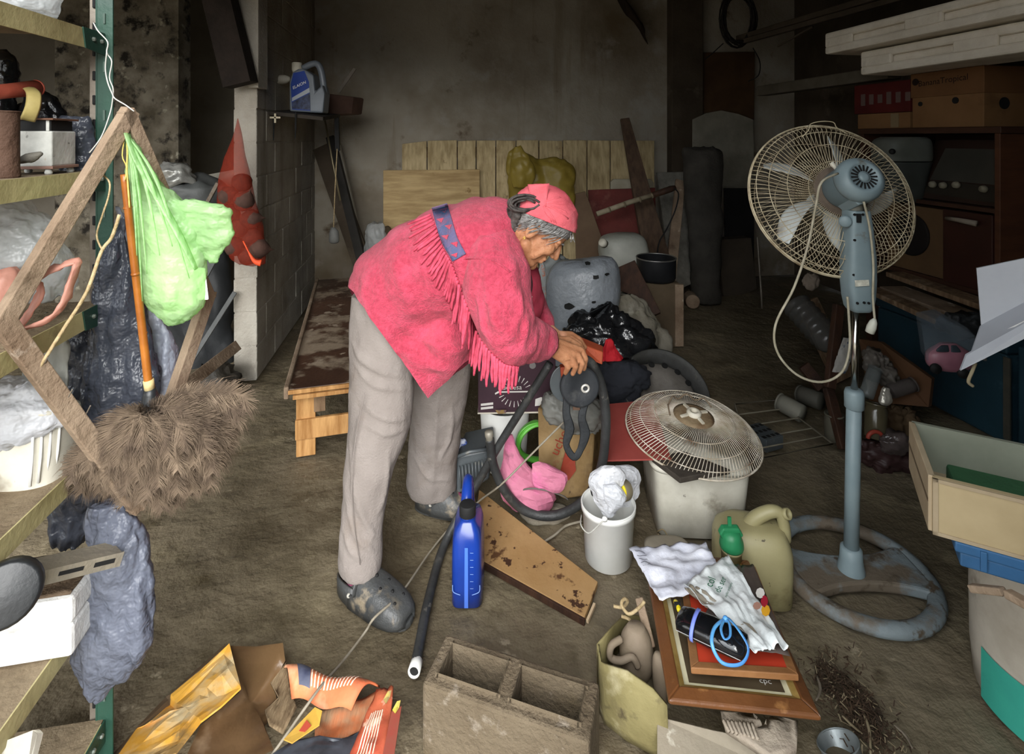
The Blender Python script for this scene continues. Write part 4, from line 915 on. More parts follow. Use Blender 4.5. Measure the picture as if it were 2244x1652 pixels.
mk('label_swoosh', M().plate([P(640, 214, jd - .004), P(678, 192, jd - .004), P(679, 202, jd - .004), P(640, 222, jd - .004)], V((0, .0005, 0))), mat('silver_print', 'aab0b6', rough=.4), lab)
mk('label_photo', M().plate([P(640, 224, jd - .004), P(679, 204, jd - .004), P(680, 241, jd - .004), P(640, 238, jd - .004)], V((0, .0005, 0))), mat('dark_print', '14182a', '3c4668', 40, .4), lab)
o = mk('white_spout', M().lathe([(.012, 0), (.03, .03), (.034, .06), (.02, .1), (.008, .14)], P(636, 172, 3.75), V((-1, -.1, -.15)), 14), plWd, smooth=True); tag(o, 'little white spout-shaped object left of the oil jug', 'spout')
o = mk('rusty_tin_box', M().plate([P(716, 252, 3.95), P(716, 205, 3.95), P(775, 212, 4.1), P(770, 250, 4.1)], V((.04, .15, 0))), mat('rust_brown', '5d453a', '4a362d', 7, .8), bev=.01); tag(o, 'rusty brown tin box right of the oil jug', 'tin')
o = mk('saw_blade', M().plate([P(738, 200, 4.2), P(775, 148, 4.2), P(780, 152, 4.2), P(744, 204, 4.2)], V((0, .01, 0))), slotm); tag(o, 'short rusty saw blade stuck up behind the tin box', 'blade')

# bench
NL = V((-1.005, 2.42, 0)); FL = V((-1.54, 4.28, 0)); bd = (FL - NL).normalized(); bw_ = V((bd.y, -bd.x, 0)); BZ = .335
be = thing('bench', 'low wooden bench with a dark mud-stained top by the block wall', 'bench', (NL + FL) / 2 + bw_ * .18)
mk('seat_board', M().plate([NL + Z * BZ, FL + Z * BZ, FL + bw_ * .42 + Z * BZ, NL + bw_ * .42 + Z * BZ], Z * -.018), benchtop, be, bev=.002)
mk('side_rail', M().beam(NL - bd * .012 + Z * (BZ - .012) - bw_ * .008, FL + Z * (BZ - .012) - bw_ * .008, .022, .055), woodG, be, bev=.006)
mk('end_strip', M().beam(NL - bd * .008 + bw_ * .0 + Z * (BZ - .01), NL - bd * .008 + bw_ * .42 + Z * (BZ - .01), .014, .018), woodN, be, bev=.002)
mk('end_strip', M().beam(NL - bd * .014 + bw_ * .02 + Z * (BZ - .032), NL - bd * .014 + bw_ * .42 + Z * (BZ - .032), .016, .018), woodN, be, bev=.002)
for e in (.06, 1.75):
    for s in (.07, .36): mk('leg', M().box(NL + bd * e + bw_ * s + Z * (BZ / 2 - .02), bw_ * .042, bd * .018, Z * (BZ / 2 - .02)), woodN if e < 1 else woodO, be, bev=.003)
    mk('stretcher', M().box(NL + bd * (e - .022) + bw_ * .21 + Z * .13, bw_ * .185, bd * .01, Z * .045), woodN, be, bev=.003)
mk('cleat', M().box(NL + bd * .05 + bw_ * .13 + Z * .25, bw_ * .025, bd * .012, Z * .05), woodO, be)

# yellow bag on the boards
bag('yellow_bag', [(320, 1128, 1140), (338, 1114, 1160), (352, 1111, 1215), (366, 1110, 1250), (390, 1110, 1255), (420, 1111, 1252), (460, 1113, 1246), (520, 1116, 1240)], 4.75, mat('mustard_film', 'b9a24c', '9e8838', 4, .35, .5, 10, trans=.1, st=[('bfa95e', 5, .6, .12)]), 'mustard-yellow plastic bag standing behind the headscarf', tk=.3, amp=.03, sc=3, seed=3, n=60)
bag('yellow_bag_knot', [(322, 1128, 1140), (345, 1120, 1160), (375, 1118, 1175), (410, 1125, 1165)], 4.6, MATS['mustard_film'], 'peaked fold of the mustard-yellow bag, its left side', tk=.3, amp=.015, sc=4, seed=9)
# heap right of the person
o = thing('plastic_drum', 'white plastic jerrycan lying behind the grey bag', 'jerrycan', P(1365, 640, 4.3))
mk('body', M().sil([(512, 1345, 1398), (522, 1318, 1412), (550, 1312, 1420), (590, 1320, 1424), (640, 1325, 1420), (690, 1330, 1415)], 4.3, .8, 26, 5, pw=.7), mat('drum_white', 'b9bab0', '9b9c92', 4, .5, .1, 30, st=[('77746a', 5, .6, .1)]), o, smooth=True)
mk('cap', M().lathe([(.03, 0), (.03, .04), (.02, .045)], P(1325, 535, 3.9), V((-.6, -.6, .5)), 14), plWd, o, smooth=True)
po_ = P(1438, 612, 3.85)
o = thing('cooking_pot', 'black cooking pot with a bright rim standing on a wooden crate', 'pot', po_)
mk('body', M().lathe([(.01, 0), (.125, 0), (.135, .02), (.139, .15), (.139, .155), (.131, .155), (.128, .02), (.01, .015)], po_, Z, 32), mat('sooty_pot', '17181a', '26272a', 8, .5), o, smooth=True)
mk('rim', M().tube([po_ + V((.138 * math.cos(a), .138 * math.sin(a), .156)) for a in [i * math.pi / 16 for i in range(32)]], .005, 6, close=True), mat('tinny_rim', 'a09f9a', rough=.35, metal=.7), o, smooth=True)
cr_ = M().box(P(1434, 668, 3.88) * 1, V((.13, .02, 0)), V((-.02, .13, 0)), Z * .18)
o = thing('wooden_crate', 'upright brown wooden crate carrying the black cooking pot', 'crate', P(1434, 700, 3.88))
cz = po_.z
mk('body', M().box(V((po_.x, 3.88, cz / 2)), V((.128, .01, 0)), V((-.01, .13, 0)), Z * (cz / 2 - .002)), mat('crate_wood', '6b5c48', '574a39', 4, .85), o, bev=.004)
mk('side_slat', M().box(V((po_.x + .135, 3.76, cz / 2)), V((.03, 0, 0)), V((0, .012, 0)), Z * (cz / 2 - .01)), woodG, o, bev=.003)
sackm = mat('woven_sack', '8f8a7e', '77715f', 6, .9, .5, 60, st=[('5f5748', 3, .58, .16), ('a9a598', 8, .62, .1)])
grb = bag('grey_rubbish_bag', [(565, 1290, 1340), (580, 1225, 1352), (615, 1200, 1358), (660, 1196, 1356), (700, 1197, 1340), (735, 1205, 1325), (790, 1205, 1320)], 3.1, mat('torn_grey_film', '989ea4', '858b92', 4, .38, .8, 7, bd=.03, spec=.5), 'big taut grey rubbish bag full of lumps, with small tears', tk=.8, amp=.012, sc=3, seed=4, n=50)
for i_, (x, y) in enumerate(((1247, 672), (1306, 607), (1330, 601), (1288, 577), (1302, 662))):
    tg = bvh(grb); rt = random.Random(i_); k_ = (11, 8, 5, 7, 5)[i_]
    pts = [cast(tg, x + k_ * rt.uniform(.7, 1.3) * math.cos(a), y + k_ * .7 * rt.uniform(.6, 1.3) * math.sin(a), .008) for a in [q * math.pi / 4 for q in range(8)]]
    if all(p is not None for p in pts): mk('tear', M().add(pts, [tuple(range(8))]), blk, grb)
o = mk('crumpled_paper', M().sil([(560, 1205, 1230), (575, 1185, 1250), (600, 1180, 1255), (625, 1185, 1245)], 3.3, .6, 26, 6), mat('torn_paper', '8a8d8c', '6f7271', 8, .6), smooth=True, cr=(.03, 9, dict(seed=2, ridge=True))); tag(o, 'crumpled grey plastic behind the chin', 'wrapper')
bag('woven_sack', [(640, 1345, 1385), (670, 1340, 1420), (710, 1335, 1450), (745, 1335, 1464), (785, 1340, 1466), (835, 1345, 1460)], 3.2, sackm, 'muddy woven white sack slumped right of the grey bag', tk=.7, amp=.03, sc=5, seed=5)
o = mk('board_edge', M().beam(P(1360, 585, 3.5), P(1415, 700, 3.3), .04, .2, up=V((1, 0, .5))), woodD, bev=.004); tag(o, 'dark board edge slanting behind the woven sack', 'board')
bag('black_rubbish_bag', [(685, 1290, 1340), (700, 1255, 1385), (730, 1240, 1415), (765, 1245, 1440), (800, 1260, 1446), (850, 1280, 1430), (885, 1300, 1420)], 2.85, blackb, 'shiny black rubbish bag in front of the woven sack', tk=.7, amp=.035, sc=7, seed=6, n=64)
bag('red_cloth', [(744, 1328, 1340), (765, 1320, 1352), (790, 1320, 1364), (806, 1325, 1362)], 2.58, mat('bright_red_cloth', 'c4202c', 'a31620', 5, .8), 'bright red cloth poking out of the black bag', tk=.5, amp=.01, seed=2)
bag('dark_cloth', [(790, 1325, 1390), (815, 1310, 1425), (850, 1305, 1410), (890, 1320, 1390)], 2.55, mat('navy_cloth', '23262d', '1a1c22', 6, .9, .3, 60), 'dark navy cloth under the red cloth', tk=.6, amp=.015, seed=3)
bag('printed_bag', [(575, 1183, 1192), (610, 1176, 1196), (660, 1172, 1197), (705, 1176, 1197), (748, 1178, 1197)], 2.5, mat('grey_printed_bag', 'a8adad', 'c56a45', 14, .5, .2, 30, lo=.55, hi=.6), 'thin pale shopping bag with orange print beside the chest', tk=.4, amp=.006, seed=3)
# wheel rim lying tilted
wc = P(1450, 872, 2.6); wa = V((.10, -.62, .78)).normalized()
o = thing('wheel_rim', 'dusty black steel wheel rim lying tilted behind the fan guard', 'wheel', V((wc.x, wc.y, 0)))
steel = mat('dusty_black_steel', '4a4a49', '33332f', 8, .6, .3, 50, st=[('7c7567', 6, .56, .14)])
mk('rim', M().lathe([(.205, -.09), (.21, -.085), (.208, -.07), (.19, -.06), (.183, .02), (.19, .05), (.208, .065), (.21, .08), (.203, .08), (.185, .055), (.176, .02), (.18, -.06), (.2, -.09)], wc, wa, 48, cap=False), steel, o, smooth=True)
mk('disc', M().lathe([(.03, .03), (.06, .045), (.1, .05), (.15, .035), (.178, 0), (.178, -.01), (.14, .02), (.03, .02)], wc, wa, 40), mat('dusty_grey_steel', '75706a', '5d5852', 8, .7, .3, 50), o, smooth=True)
xa = wa.orthogonal().normalized(); ya = wa.cross(xa)
for i in range(14):
    a = 2 * math.pi * i / 14; dr = xa * math.cos(a) + ya * math.sin(a)
    mk('vent_hole', M().lathe([(.015, 0), (.015, .006), (.001, .007)], wc + dr * .148 + wa * .036, wa + dr * .25, 12), blk, o)
# purple carton on a white bucket
bk = V((P(1106, 0, 2.42).x, 2.42, 0))
o = thing('white_bucket', 'white plastic bucket carrying the purple carton', 'bucket', bk)
mk('body', M().lathe([(.09, 0), (.095, .004), (.112, .272), (.108, .272), (.092, .01)], bk, Z, 32, cap=False), plW, o, smooth=True)
mk('base', M().lathe([(.001, .002), (.092, .002), (.092, .006), (.001, .006)], bk, Z, 32), plW, o)
mk('sticker', M().plate([P(1085, 898, 2.305), P(1110, 898, 2.305), P(1108, 905, 2.308), P(1092, 907, 2.308)], V((0, -.001, 0))), mat('purple_sticker', '6b4a80', 'b89a4a', 40, .5), o)
cbx = P(1048, 897, 2.33); cbx2 = P(1217, 884, 2.33); cd = (cbx2 - cbx); cd.z = 0; cwid = .335; cdn = V((.985, .03, 0)).normalized(); cdp = V((-.03, .985, 0)).normalized()
cz0 = .278
o = thing('printed_carton', 'dark purple printed carton standing on the white bucket', 'carton', V((P(1130, 0, 2.4).x, 2.45, cz0)))
purp = mat('purple_print', '4f3540', '422b35', 4, .6, .1, 40, spec=.35)
c00 = V((cbx.x, 2.32, cz0))
mk('body', M().box(c00 + cdn * (cwid / 2) + cdp * .12 + Z * .125, cdn * (cwid / 2), cdp * .12, Z * .125), purp, o, bev=.002)
mk('torn_edge', M().box(c00 + cdn * (cwid / 2) + cdp * .12 + Z * .002, cdn * (cwid / 2 + .002), cdp * .122, Z * .003), mat('card_white', 'd8cfc0', rough=.9), o)
def cf(x, z, l=.0022): return c00 + cdn * x + Z * z - cdp * l
wh = mat('white_ink', 'dcd8d2', rough=.6)
text('uquesa', cf(.105, .103), cdn, Z, .03, wh, o)
mk('banner', M().plate([cf(.072, .088), cf(.085, .096), cf(.25, .096), cf(.25, .09), cf(.09, .09), cf(.074, .082)], -cdp * .0006), wh, o)
for i in range(22):
    a = 2 * math.pi * i / 22 + .1
    if abs(math.sin(a)) < .35: continue
    r1, r2 = .05, .072
    p1 = cf(.158 + r1 * math.cos(a), .095 + r1 * .85 * math.sin(a)); p2 = cf(.158 + r2 * math.cos(a), .095 + r2 * .95 * math.sin(a)); sd = cdn * (-math.sin(a) * .002) + Z * (math.cos(a) * .002)
    mk('sunray', M().plate([p1 + sd * .4, p2 + sd, p2 - sd, p1 - sd * .4], -cdp * .0006), wh, o)
for zz in (.018, .034): mk('label_strip', M().plate([cf(.012, zz), cf(.065, zz + .005), cf(.065, zz + .015), cf(.012, zz + .01)], -cdp * .0006), wh, o)
mk('white_badge', M().plate([cf(.245, .03), cf(.3, .035), cf(.32, .062), (cf(.27, .068)), cf(.247, .06)], -cdp * .0006), wh, o)
mk('hand_hole', M().plate([cf(.14, .178), cf(.17, .178), cf(.172, .19), cf(.168, .198), cf(.142, .198), cf(.138, .19)], -cdp * .0006), blk, o)
mk('round_mark', M().lathe([(.001, 0), (.014, 0), (.014, .0006), (.001, .0006)], cf(.235, .205), -cdp, 18), mat('grey_ink', '9a9694'), o)

# things on the floor in front of the carton
o = thing('grey_crate', 'dark grey ribbed plastic tray beside the far foot', 'tray', G(1035, 1088))
tq = [P(998, 985, 2.22), P(1052, 962, 2.3), P(1078, 1000, 2.2), P(1072, 1060, 2.1), P(1010, 1095, 2.08), P(998, 1088, 2.1)]
mk('body', M().plate([P(1000, 1000, 2.12), P(1068, 985, 2.14), P(1072, 1050, 2.12), P(1012, 1092, 2.1), P(1000, 1085, 2.1)], V((.02, .16, .01))), plG, o, bev=.008)
for i in range(9): mk('rib', M().tube([P(1006 + 7.2 * i, 1022 - 2 * i, 2.105), P(1010 + 6.8 * i, 1070 - 3 * i, 2.09)], .0035, 6), plG, o, smooth=True)
mk('rim', M().tube([P(998, 1002, 2.1), P(1030, 990, 2.1), P(1068, 984, 2.12), P(1060, 966, 2.3), P(1010, 968, 2.3)], .007, 8), plG, o, smooth=True)
o = mk('blue_label_bottle', M().sil([(962, 1008, 1020), (975, 1001, 1026), (1000, 999, 1030), (1020, 999, 1030)], 2.2, .8, 18, 4), mat('blue_white_label', '3a55a5', 'c8cede', 22, .45, lo=.5, hi=.55), smooth=True); tag(o, 'small blue and white bottle lying in the grey tray', 'bottle')
tinm = mat('rusted_printed_tin', 'a3875c', '7c6036', 6, .7, .3, 50, st=[('4f3620', 4, .58, .12), ('8a3a24', 7, .64, .06), ('30241a', 12, .64, .06)])
tp = [P(1178, 893, 2.26), P(1246, 922, 2.24), P(1303, 950, 2.22), P(1294, 1085, 2.13), P(1236, 1094, 2.12), P(1180, 1060, 2.14)]
o = thing('rusty_oil_tin', 'rusty rectangular tin with faded red lettering inside the hose loop', 'tin', G(1240, 1100))
mk('body', M().plate(tp, V((.05, .12, 0))), tinm, o, bev=.006)
redp = mat('faded_red_print', '9c3c26', '83301e', 9, .7)
text('uche', P(1222, 1000, 2.165), V((.42, 0, .9)), V((-.9, 0, .42)), .055, redp, o)
mk('red_flame', M().plate([P(1228, 1030, 2.15), P(1240, 985, 2.165), P(1252, 1005, 2.16), P(1258, 990, 2.165), P(1262, 1030, 2.15), P(1246, 1052, 2.14)], V((0, -.003, 0))), redp, o)
bag('grey_film_bag', [(858, 1195, 1225), (872, 1190, 1290), (895, 1190, 1325), (918, 1205, 1330), (940, 1235, 1310)], 2.14, mat('grey_clear_film', 'a8a8a2', '8d8d86', 6, .35, .5, 20, trans=.15), 'grey plastic bag draped over the rusty tin', tk=.6, amp=.015, seed=7)
o = thing('green_colander', 'bright green plastic ring-shaped handle beside the pink cloth', 'handle', P(1155, 1010, 2.25))
mk('ring', M().tube([P(1182, 928, 2.26), P(1158, 935, 2.25), P(1140, 955, 2.24), P(1136, 980, 2.24), P(1150, 1000, 2.24), P(1180, 1008, 2.25), P(1200, 1000, 2.3), P(1205, 950, 2.3)], .024, 12, k=5, close=True, flat=.45), mat('bright_green_plastic', '6cc24a', '5bb03c', 5, .4, spec=.5), o, smooth=True)
mk('rim_lip', M().tube([P(1180, 926, 2.245), P(1156, 933, 2.235), P(1137, 954, 2.225), P(1133, 982, 2.225)], .004, 6, k=4), MATS['bright_green_plastic'], o, smooth=True)
pinkc = mat('pink_cloth', 'c97c94', 'b56781', 6, .8, .4, 40, st=[('d56f9c', 5, .6, .12), ('9d6074', 9, .6, .1)])
o = thing('pink_cloth', 'crumpled pink cloth heaped inside the hose loop', 'cloth', G(1165, 1110))
mk('cloth', M().sil([(952, 1112, 1124), (985, 1098, 1135), (1020, 1092, 1160), (1055, 1095, 1200), (1085, 1105, 1225), (1112, 1120, 1215)], 2.08, .5, 18, 3), pinkc, o, cr=(.022, 10, dict(seed=5)))
mk('cloth_tail', M().sil([(1018, 1165, 1185), (1035, 1160, 1236), (1060, 1165, 1238), (1075, 1180, 1225)], 2.03, .4, 16, 3), pinkc, o, cr=(.014, 14, dict(seed=3)))
wbm = G(1170, 1120)
o = thing('small_bottle', 'small chalky white bottle with a green mark inside the hose loop', 'bottle', wbm)
mk('body', M().lathe([(.025, 0), (.028, .004), (.028, .05), (.022, .062), (.015, .068), (.015, .08)], wbm, Z, 18), mat('chalky_glass', 'a9a99b', '8d8d80', 14, .6, .2, 50, st=[('4f8a72', 14, .64, .08)]), o, smooth=True)
mk('cap', M().lathe([(.017, .078), (.018, .09), (.014, .094)], wbm, Z, 16), plWd, o, smooth=True)
o = mk('powder_heap', M().ell(G(1195, 1125), V((.1, 0, 0)), V((0, .06, 0)), V((0, 0, .022)), 0, 30, 16), mat('pale_powder', 'a79f8e', '8d8473', 12, .9, .6, 60), smooth=True, cr=(.008, 22)); tag(o, 'pale crumbly heap on the floor inside the hose loop', 'heap')
cord('thin_cable', [P(1125, 1085, 2.05), P(1150, 1072, 2.03), P(1185, 1072, 2.02), P(1230, 1085, 2.04), P(1245, 1095, 2.06)], .003, mat('grey_cable', '6b6660', rough=.6), 'thin grey cable arching over the chalky bottle')

# ---------------------------------------------------------------- hose, pipe and reel
hosem = mat('dusty_black_hose', '3f4040', '2c2d2d', 8, .5, .3, 60, st=[('77736a', 5, .55, .15), ('8d887d', 14, .64, .08)], spec=.4)
o = thing('hose', 'thick dusty black hose bent into a big loop under the hands', 'hose', G(1190, 1140))
hp_ = [P(1238, 800, 1.86), P(1262, 788, 1.855), P(1292, 793, 1.855), P(1314, 832, 1.87), P(1326, 890, 1.88), P(1327, 950, 1.9), P(1318, 1020, 1.94), P(1290, 1085, 1.98), P(1240, 1122, 2.01), P(1190, 1130, 2.02), P(1140, 1112, 2.02), P(1103, 1070, 2.0), P(1082, 1020, 1.99), P(1076, 985, 1.985), P(1073, 962, 1.98)]
mk('tube', M().tube(hp_, .0165, 16, k=7), hosem, o, smooth=True)
mk('fitting', M().lathe([(.013, -.01), (.0135, .01), (.016, .014), (.016, .03), (.012, .034)], P(1073, 964, 1.98), P(1072, 955, 1.98) - P(1074, 975, 1.98), 14), mat('brass_fitting', '9d978a', '837b69', 12, .5, metal=.3), o, smooth=True)
o = thing('black_pipe', 'straight black plastic pipe with a white open end beside the concrete block', 'pipe', G(930, 1400))
pp_ = [P(1205, 796, 1.95), P(1150, 885, 1.97), P(1088, 985, 2.0), P(1040, 1070, 2.0), G(975, 1190, .02), G(940, 1310, .02), G(918, 1420, .02), G(910, 1462, .02)]
mk('tube', M().tube(pp_, .0145, 14, k=5), hosem, o, smooth=True)
e0 = pp_[-1]; ed = (pp_[-1] - pp_[-2]).normalized(); ed = (ed + V((-.1, -.6, .25))).normalized()
mk('white_end', M().lathe([(.0145, -.02), (.0165, -.018), (.0168, .016), (.0125, .017), (.0125, -.01)], e0, ed, 20, cap=False), plW, o, smooth=True)
mk('bore', M().lathe([(.0124, .011), (.0005, .0112)], e0, ed, 18), blk, o)
rc = P(1270, 846, 1.80)
o = thing('hand_reel', 'black disc reel with orange bracket and dangling black strap held in the hands', 'reel', rc)
ra = V((.12, -1, .12)).normalized()
mk('disc', M().lathe([(.001, -.012), (.06, -.012), (.066, -.008), (.066, .008), (.06, .013), (.03, .013), (.022, .008), (.001, .008)], rc, ra, 40), mat('matt_black_disc', '33363a', '26282b', 8, .6, .2, 40, st=[('5e5e5c', 6, .58, .14)]), o, smooth=True, bev=.001)
mk('hub', M().tube([rc + V((.016, 0, -.003)) + ra * .014 + (V((1, .12, 0)) * math.cos(a) + Z * math.sin(a)) * .0115 for a in [i * math.pi / 8 for i in range(16)]], .004, 8, close=True), mat('chrome_hub', 'cfcbc2', rough=.35, metal=.4), o, smooth=True)
mk('back_flange', M().lathe([(.001, -.04), (.064, -.04), (.064, -.03), (.001, -.03)], rc + V((-.03, .0, .0)), ra, 32), plG, o, bev=.002)
mk('bracket', M().beam(P(1238, 800, 1.83), P(1246, 880, 1.83), .035, .03, up=V((0, 1, 0))), mat('orange_red_paint', 'a8482c', '8d3820', 9, .6, .2, 40), o, bev=.003)
mk('bracket_box', M().plate([P(1262, 762, 1.87), P(1272, 752, 1.9), P(1322, 772, 1.9), P(1320, 800, 1.88), P(1296, 790, 1.87)], V((.01, .06, 0))), mat('orange_metal', 'b85535', '99442a', 9, .5, .2, 40, spec=.5), o, bev=.004)
strapm = mat('black_webbing', '26282a', '34373a', 20, .7, .3, 100)
mk('strap', M().tube([P(1243, 868, 1.80), P(1241, 905, 1.79), P(1248, 940, 1.79), P(1241, 975, 1.79), P(1258, 1002, 1.79), P(1272, 985, 1.79), P(1282, 950, 1.79), P(1275, 915, 1.79), P(1283, 880, 1.80)], [.012, .013, .017, .011, .012, .011, .017, .013, .012], 8, k=5, flat=.15, up=V((0, 1, 0))), strapm, o, smooth=True)
mk('buckle', M().box(P(1263, 893, 1.795), V((.012, 0, 0)), V((0, .005, 0)), Z * .007), mat('rusty_buckle', '5c4638', rough=.6), o, bev=.002)
# ================================================================ PEDESTAL FAN
fanb = mat('blue_grey_plastic', '93a4a8', '82949a', 5, .45, .05, 40, spec=.45, st=[('6f6a5e', 9, .66, .08)])
fanbd = mat('muddy_fan_base', '8d979a', '7b8588', 6, .6, .3, 50, st=[('75695a', 6, .46, .1), ('594e40', 18, .56, .08)])
cagem = mat('cream_wire', 'cbbfa2', 'a8977a', 20, .6, .1, 60, st=[('7a6248', 9, .6, .1)])
fanw = mat('white_blade', 'd3d8d6', 'bcc0bb', 5, .5, .05, 40, st=[('8d7d68', 5, .56, .16)])
chrome = mat('chrome', 'd0cfcb', rough=.18, metal=1.0)
FB = V((1.14, 1.80, 0))
fan = thing('pedestal_fan', 'blue-grey pedestal fan seen from behind with a cream wire guard', 'fan', FB)
ring = []
for i in range(56):
    a = 2 * math.pi * i / 56; ring.append(FB + V((.222 * math.cos(a), .222 * math.sin(a), .024)))
mk('base_ring', M().tube(ring, .026, 12, close=True, flat=.85), fanbd, fan, smooth=True)
PB = V((1.118, 1.775, 0))
bar = []
for s in (-1, 1):
    for i in range(15):
        t = (i / 14 - .5) * 2 * s
        x = t * .205; hw = .058 + .05 * abs(t) ** 2.2
        bar.append(V((FB.x + x, FB.y - .018 - s * min(hw, math.sqrt(max(.226 ** 2 - x * x, 0))), .010)))
mk('base_plate', M().plate(bar, Z * .034), fanbd, fan, bev=.008)
mk('base_hub', M().lathe([(.042, .03), (.04, .05), (.034, .08), (.032, .115), (.026, .12)], PB, Z, 28), fanb, fan, smooth=True)
top = P(1872, 855, 1.775); 
mk('lower_pole', M().tube([PB + Z * .09, top], .0225, 22), fanb, fan, smooth=True)
mk('collar', M().lathe([(.0235, -.05), (.029, -.045), (.0295, .0), (.026, .012), (.019, .015)], P(1872, 862, 1.775), Z, 24), fanb, fan, smooth=True)
ctop = P(1876, 672, 1.772)
mk('chrome_pole', M().tube([top, ctop], .0105, 18), chrome, fan, smooth=True)
# control column: tapered box seen from behind
def colsec(y, l, r, d, th): return (P((l + r) / 2, y, d), V((PX((r - l) / 2, d), 0, 0)), V((0, th, 0)))
secs = [colsec(460, 1854, 1898, 1.745, .034), colsec(500, 1852, 1904, 1.745, .037), colsec(560, 1850, 1910, 1.745, .04), colsec(610, 1849, 1911, 1.745, .04), colsec(650, 1853, 1909, 1.75, .038), colsec(672, 1857, 1905, 1.752, .034), colsec(680, 1862, 1900, 1.755, .028)]
colm = mk('control_column', M().loft(secs, 28, True, .45), fanb, fan, smooth=True, bev=.002)
for x, y in ((1872, 470), (1890, 470), (1872, 526), (1899, 526), (1870, 602), (1905, 602), (1878, 664), (1893, 663), (1903, 664)):
    mk('screw_hole', M().lathe([(.004, 0), (.004, .004), (.0005, .004)], P(x, y, 1.712), V((0, -1, 0)), 10), blk, colm)
mk('notch', M().box(P(1882, 478, 1.708), V((.006, 0, 0)), V((0, .004, 0)), Z * .014), blk, colm)
mk('rating_label', M().plate([P(1873, 614, 1.703), P(1904, 613, 1.703), P(1905, 626, 1.703), P(1874, 628, 1.703)], V((0, -.0008, 0))), mat('paper_label', 'd8d6c8', 'b9b7a8', 60, .7), colm)
# head
Cc = P(1820, 432, 1.87); Mr = P(1893, 388, 1.675); ax = (Mr - Cc).normalized()
X1 = V((1, 0, 0)); X1 = (X1 - ax * X1.dot(ax)).normalized(); Y1 = ax.cross(X1).normalized()
if Y1.z < 0: Y1 = -Y1
def cp(r, a, h): return Cc + ax * h + (X1 * math.cos(a) + Y1 * math.sin(a)) * r
RC = .272
def guard(prof, n, rw, twist=0.0):
    m = M()
    for i in range(n):
        a = 2 * math.pi * i / n
        m.tube([cp(r, a + twist * (1 - r / RC), h) for r, h in prof], rw, 5)
    return m
rear = [(.07, .075), (.12, .072), (.18, .062), (.235, .044), (.26, .02), (RC, 0)]
front = [(.035, -.10), (.10, -.098), (.17, -.09), (.23, -.072), (.258, -.045), (RC, -.008)]
rg = mk('rear_guard', guard(rear, 96, .0012, .35), cagem, fan, smooth=True)
fg = mk('front_guard', guard(front, 96, .0011, -.5), cagem, fan, smooth=True)
def hoop(r, h, rw): return M().tube([cp(r, 2 * math.pi * i / 64, h) for i in range(64)], rw, 6, close=True)
for r, h, rw, g in ((RC, 0, .0032, rg), (RC + .001, -.008, .0034, fg), (.257, .0235, .0017, rg), (.225, .051, .0015, rg), (.17, .0665, .0014, rg), (.105, .0745, .0014, rg), (.23, -.074, .0014, fg), (.15, -.094, .0014, fg)):
    mk('hoop', hoop(r, h, rw), cagem, g, smooth=True)
mk('front_boss', M().lathe([(.001, -.104), (.04, -.104), (.04, -.096), (.001, -.096)], Cc, ax, 28), fanw, fg)
mk('guard_hanger', M().tube([P(1758, 300, 1.78), P(1772, 285, 1.78), P(1776, 272, 1.79), P(1800, 266, 1.79), P(1826, 268, 1.79), P(1834, 280, 1.78), P(1858, 294, 1.78)], .0016, 6, k=4), cagem, rg, smooth=True)
mk('motor_plate', M().lathe([(.001, .066), (.085, .066), (.09, .07), (.085, .076), (.001, .076)], Cc, ax, 32), mat('dirty_plate', '75675a', '5c4f43', 12, .8, .3, 60), rg, smooth=True)
# five blades
for i in range(5):
    a0 = math.radians(53 + 72 * i)
    def bl_(u, v, a0=a0):
        r = .035 + v * .2; wdt = .62 * math.sin(math.pi * (.16 + .74 * v)) ** .8 * (1 - .25 * v)
        a = a0 + .75 * (v - .35) * .8 + (u - .5) * wdt * (.75 if v > .1 else .5)
        return cp(r, a, -.02 + (u - .5) * .055 * (1 - .4 * v))
    mk('blade', M().grid(bl_, 8, 12), fanw, fan, smooth=True, solid=.003)
mk('blade_hub', M().lathe([(.001, -.05), (.035, -.05), (.042, -.02), (.042, .02), (.001, .02)], Cc, ax, 24), fanw, fan, smooth=True)
mh = mk('motor_housing', M().lathe([(.05, .07), (.063, .075), (.066, .085), (.066, .165), (.064, .168)], Cc, ax, 40), mat('grey_motor_shell', '75858a', '68787d', 5, .45, .05, 40, spec=.45), fan, smooth=True)
mk('motor_cap', M().lathe([(.064, .166), (.07, .168), (.072, .175), (.072, .19), (.066, .206), (.052, .216), (.044, .218), (.042, .214), (.001, .214)], Cc, ax, 40), fanb, mh, smooth=True)
for i in range(18):
    a = 2 * math.pi * i / 18; p0 = cp(.019, a, .2155); p1 = cp(.039, a, .2155)
    mk('vent_slot', M().beam(p0, p1, .0052, .002, up=ax), blk, mh)
mk('vent_cap', M().lathe([(.016, .212), (.016, .218), (.006, .22), (.001, .219)], Cc, ax, 20), fanb, mh, smooth=True)
mk('pull_knob', M().tube([cp(.064, math.radians(118), .13), cp(.09, math.radians(118), .132)], [.006, .008], 10), mat('cream_knob', 'd6d0bf'), mh, smooth=True)
mk('motor_skirt', M().plate([cp(.062, math.radians(-150), .085), cp(.068, math.radians(-115), .085), cp(.08, math.radians(-100), .085), cp(.072, math.radians(-60), .085), cp(.062, math.radians(-40), .085)], ax * .09), fanb, mh, bev=.004)
mk('neck', M().tube([cp(.05, math.radians(-90), .13), P(1876, 462, 1.745)], [.022, .024], 14), mat('grey_neck', '9b9a90', '7f7c70', 8, .6), fan, smooth=True)
mk('tilt_knob', M().lathe([(.017, 0), (.019, .004), (.019, .016), (.015, .02), (.001, .02)], P(1852, 484, 1.735), V((-.5, -.86, 0)), 20), fanb, fan, smooth=True)
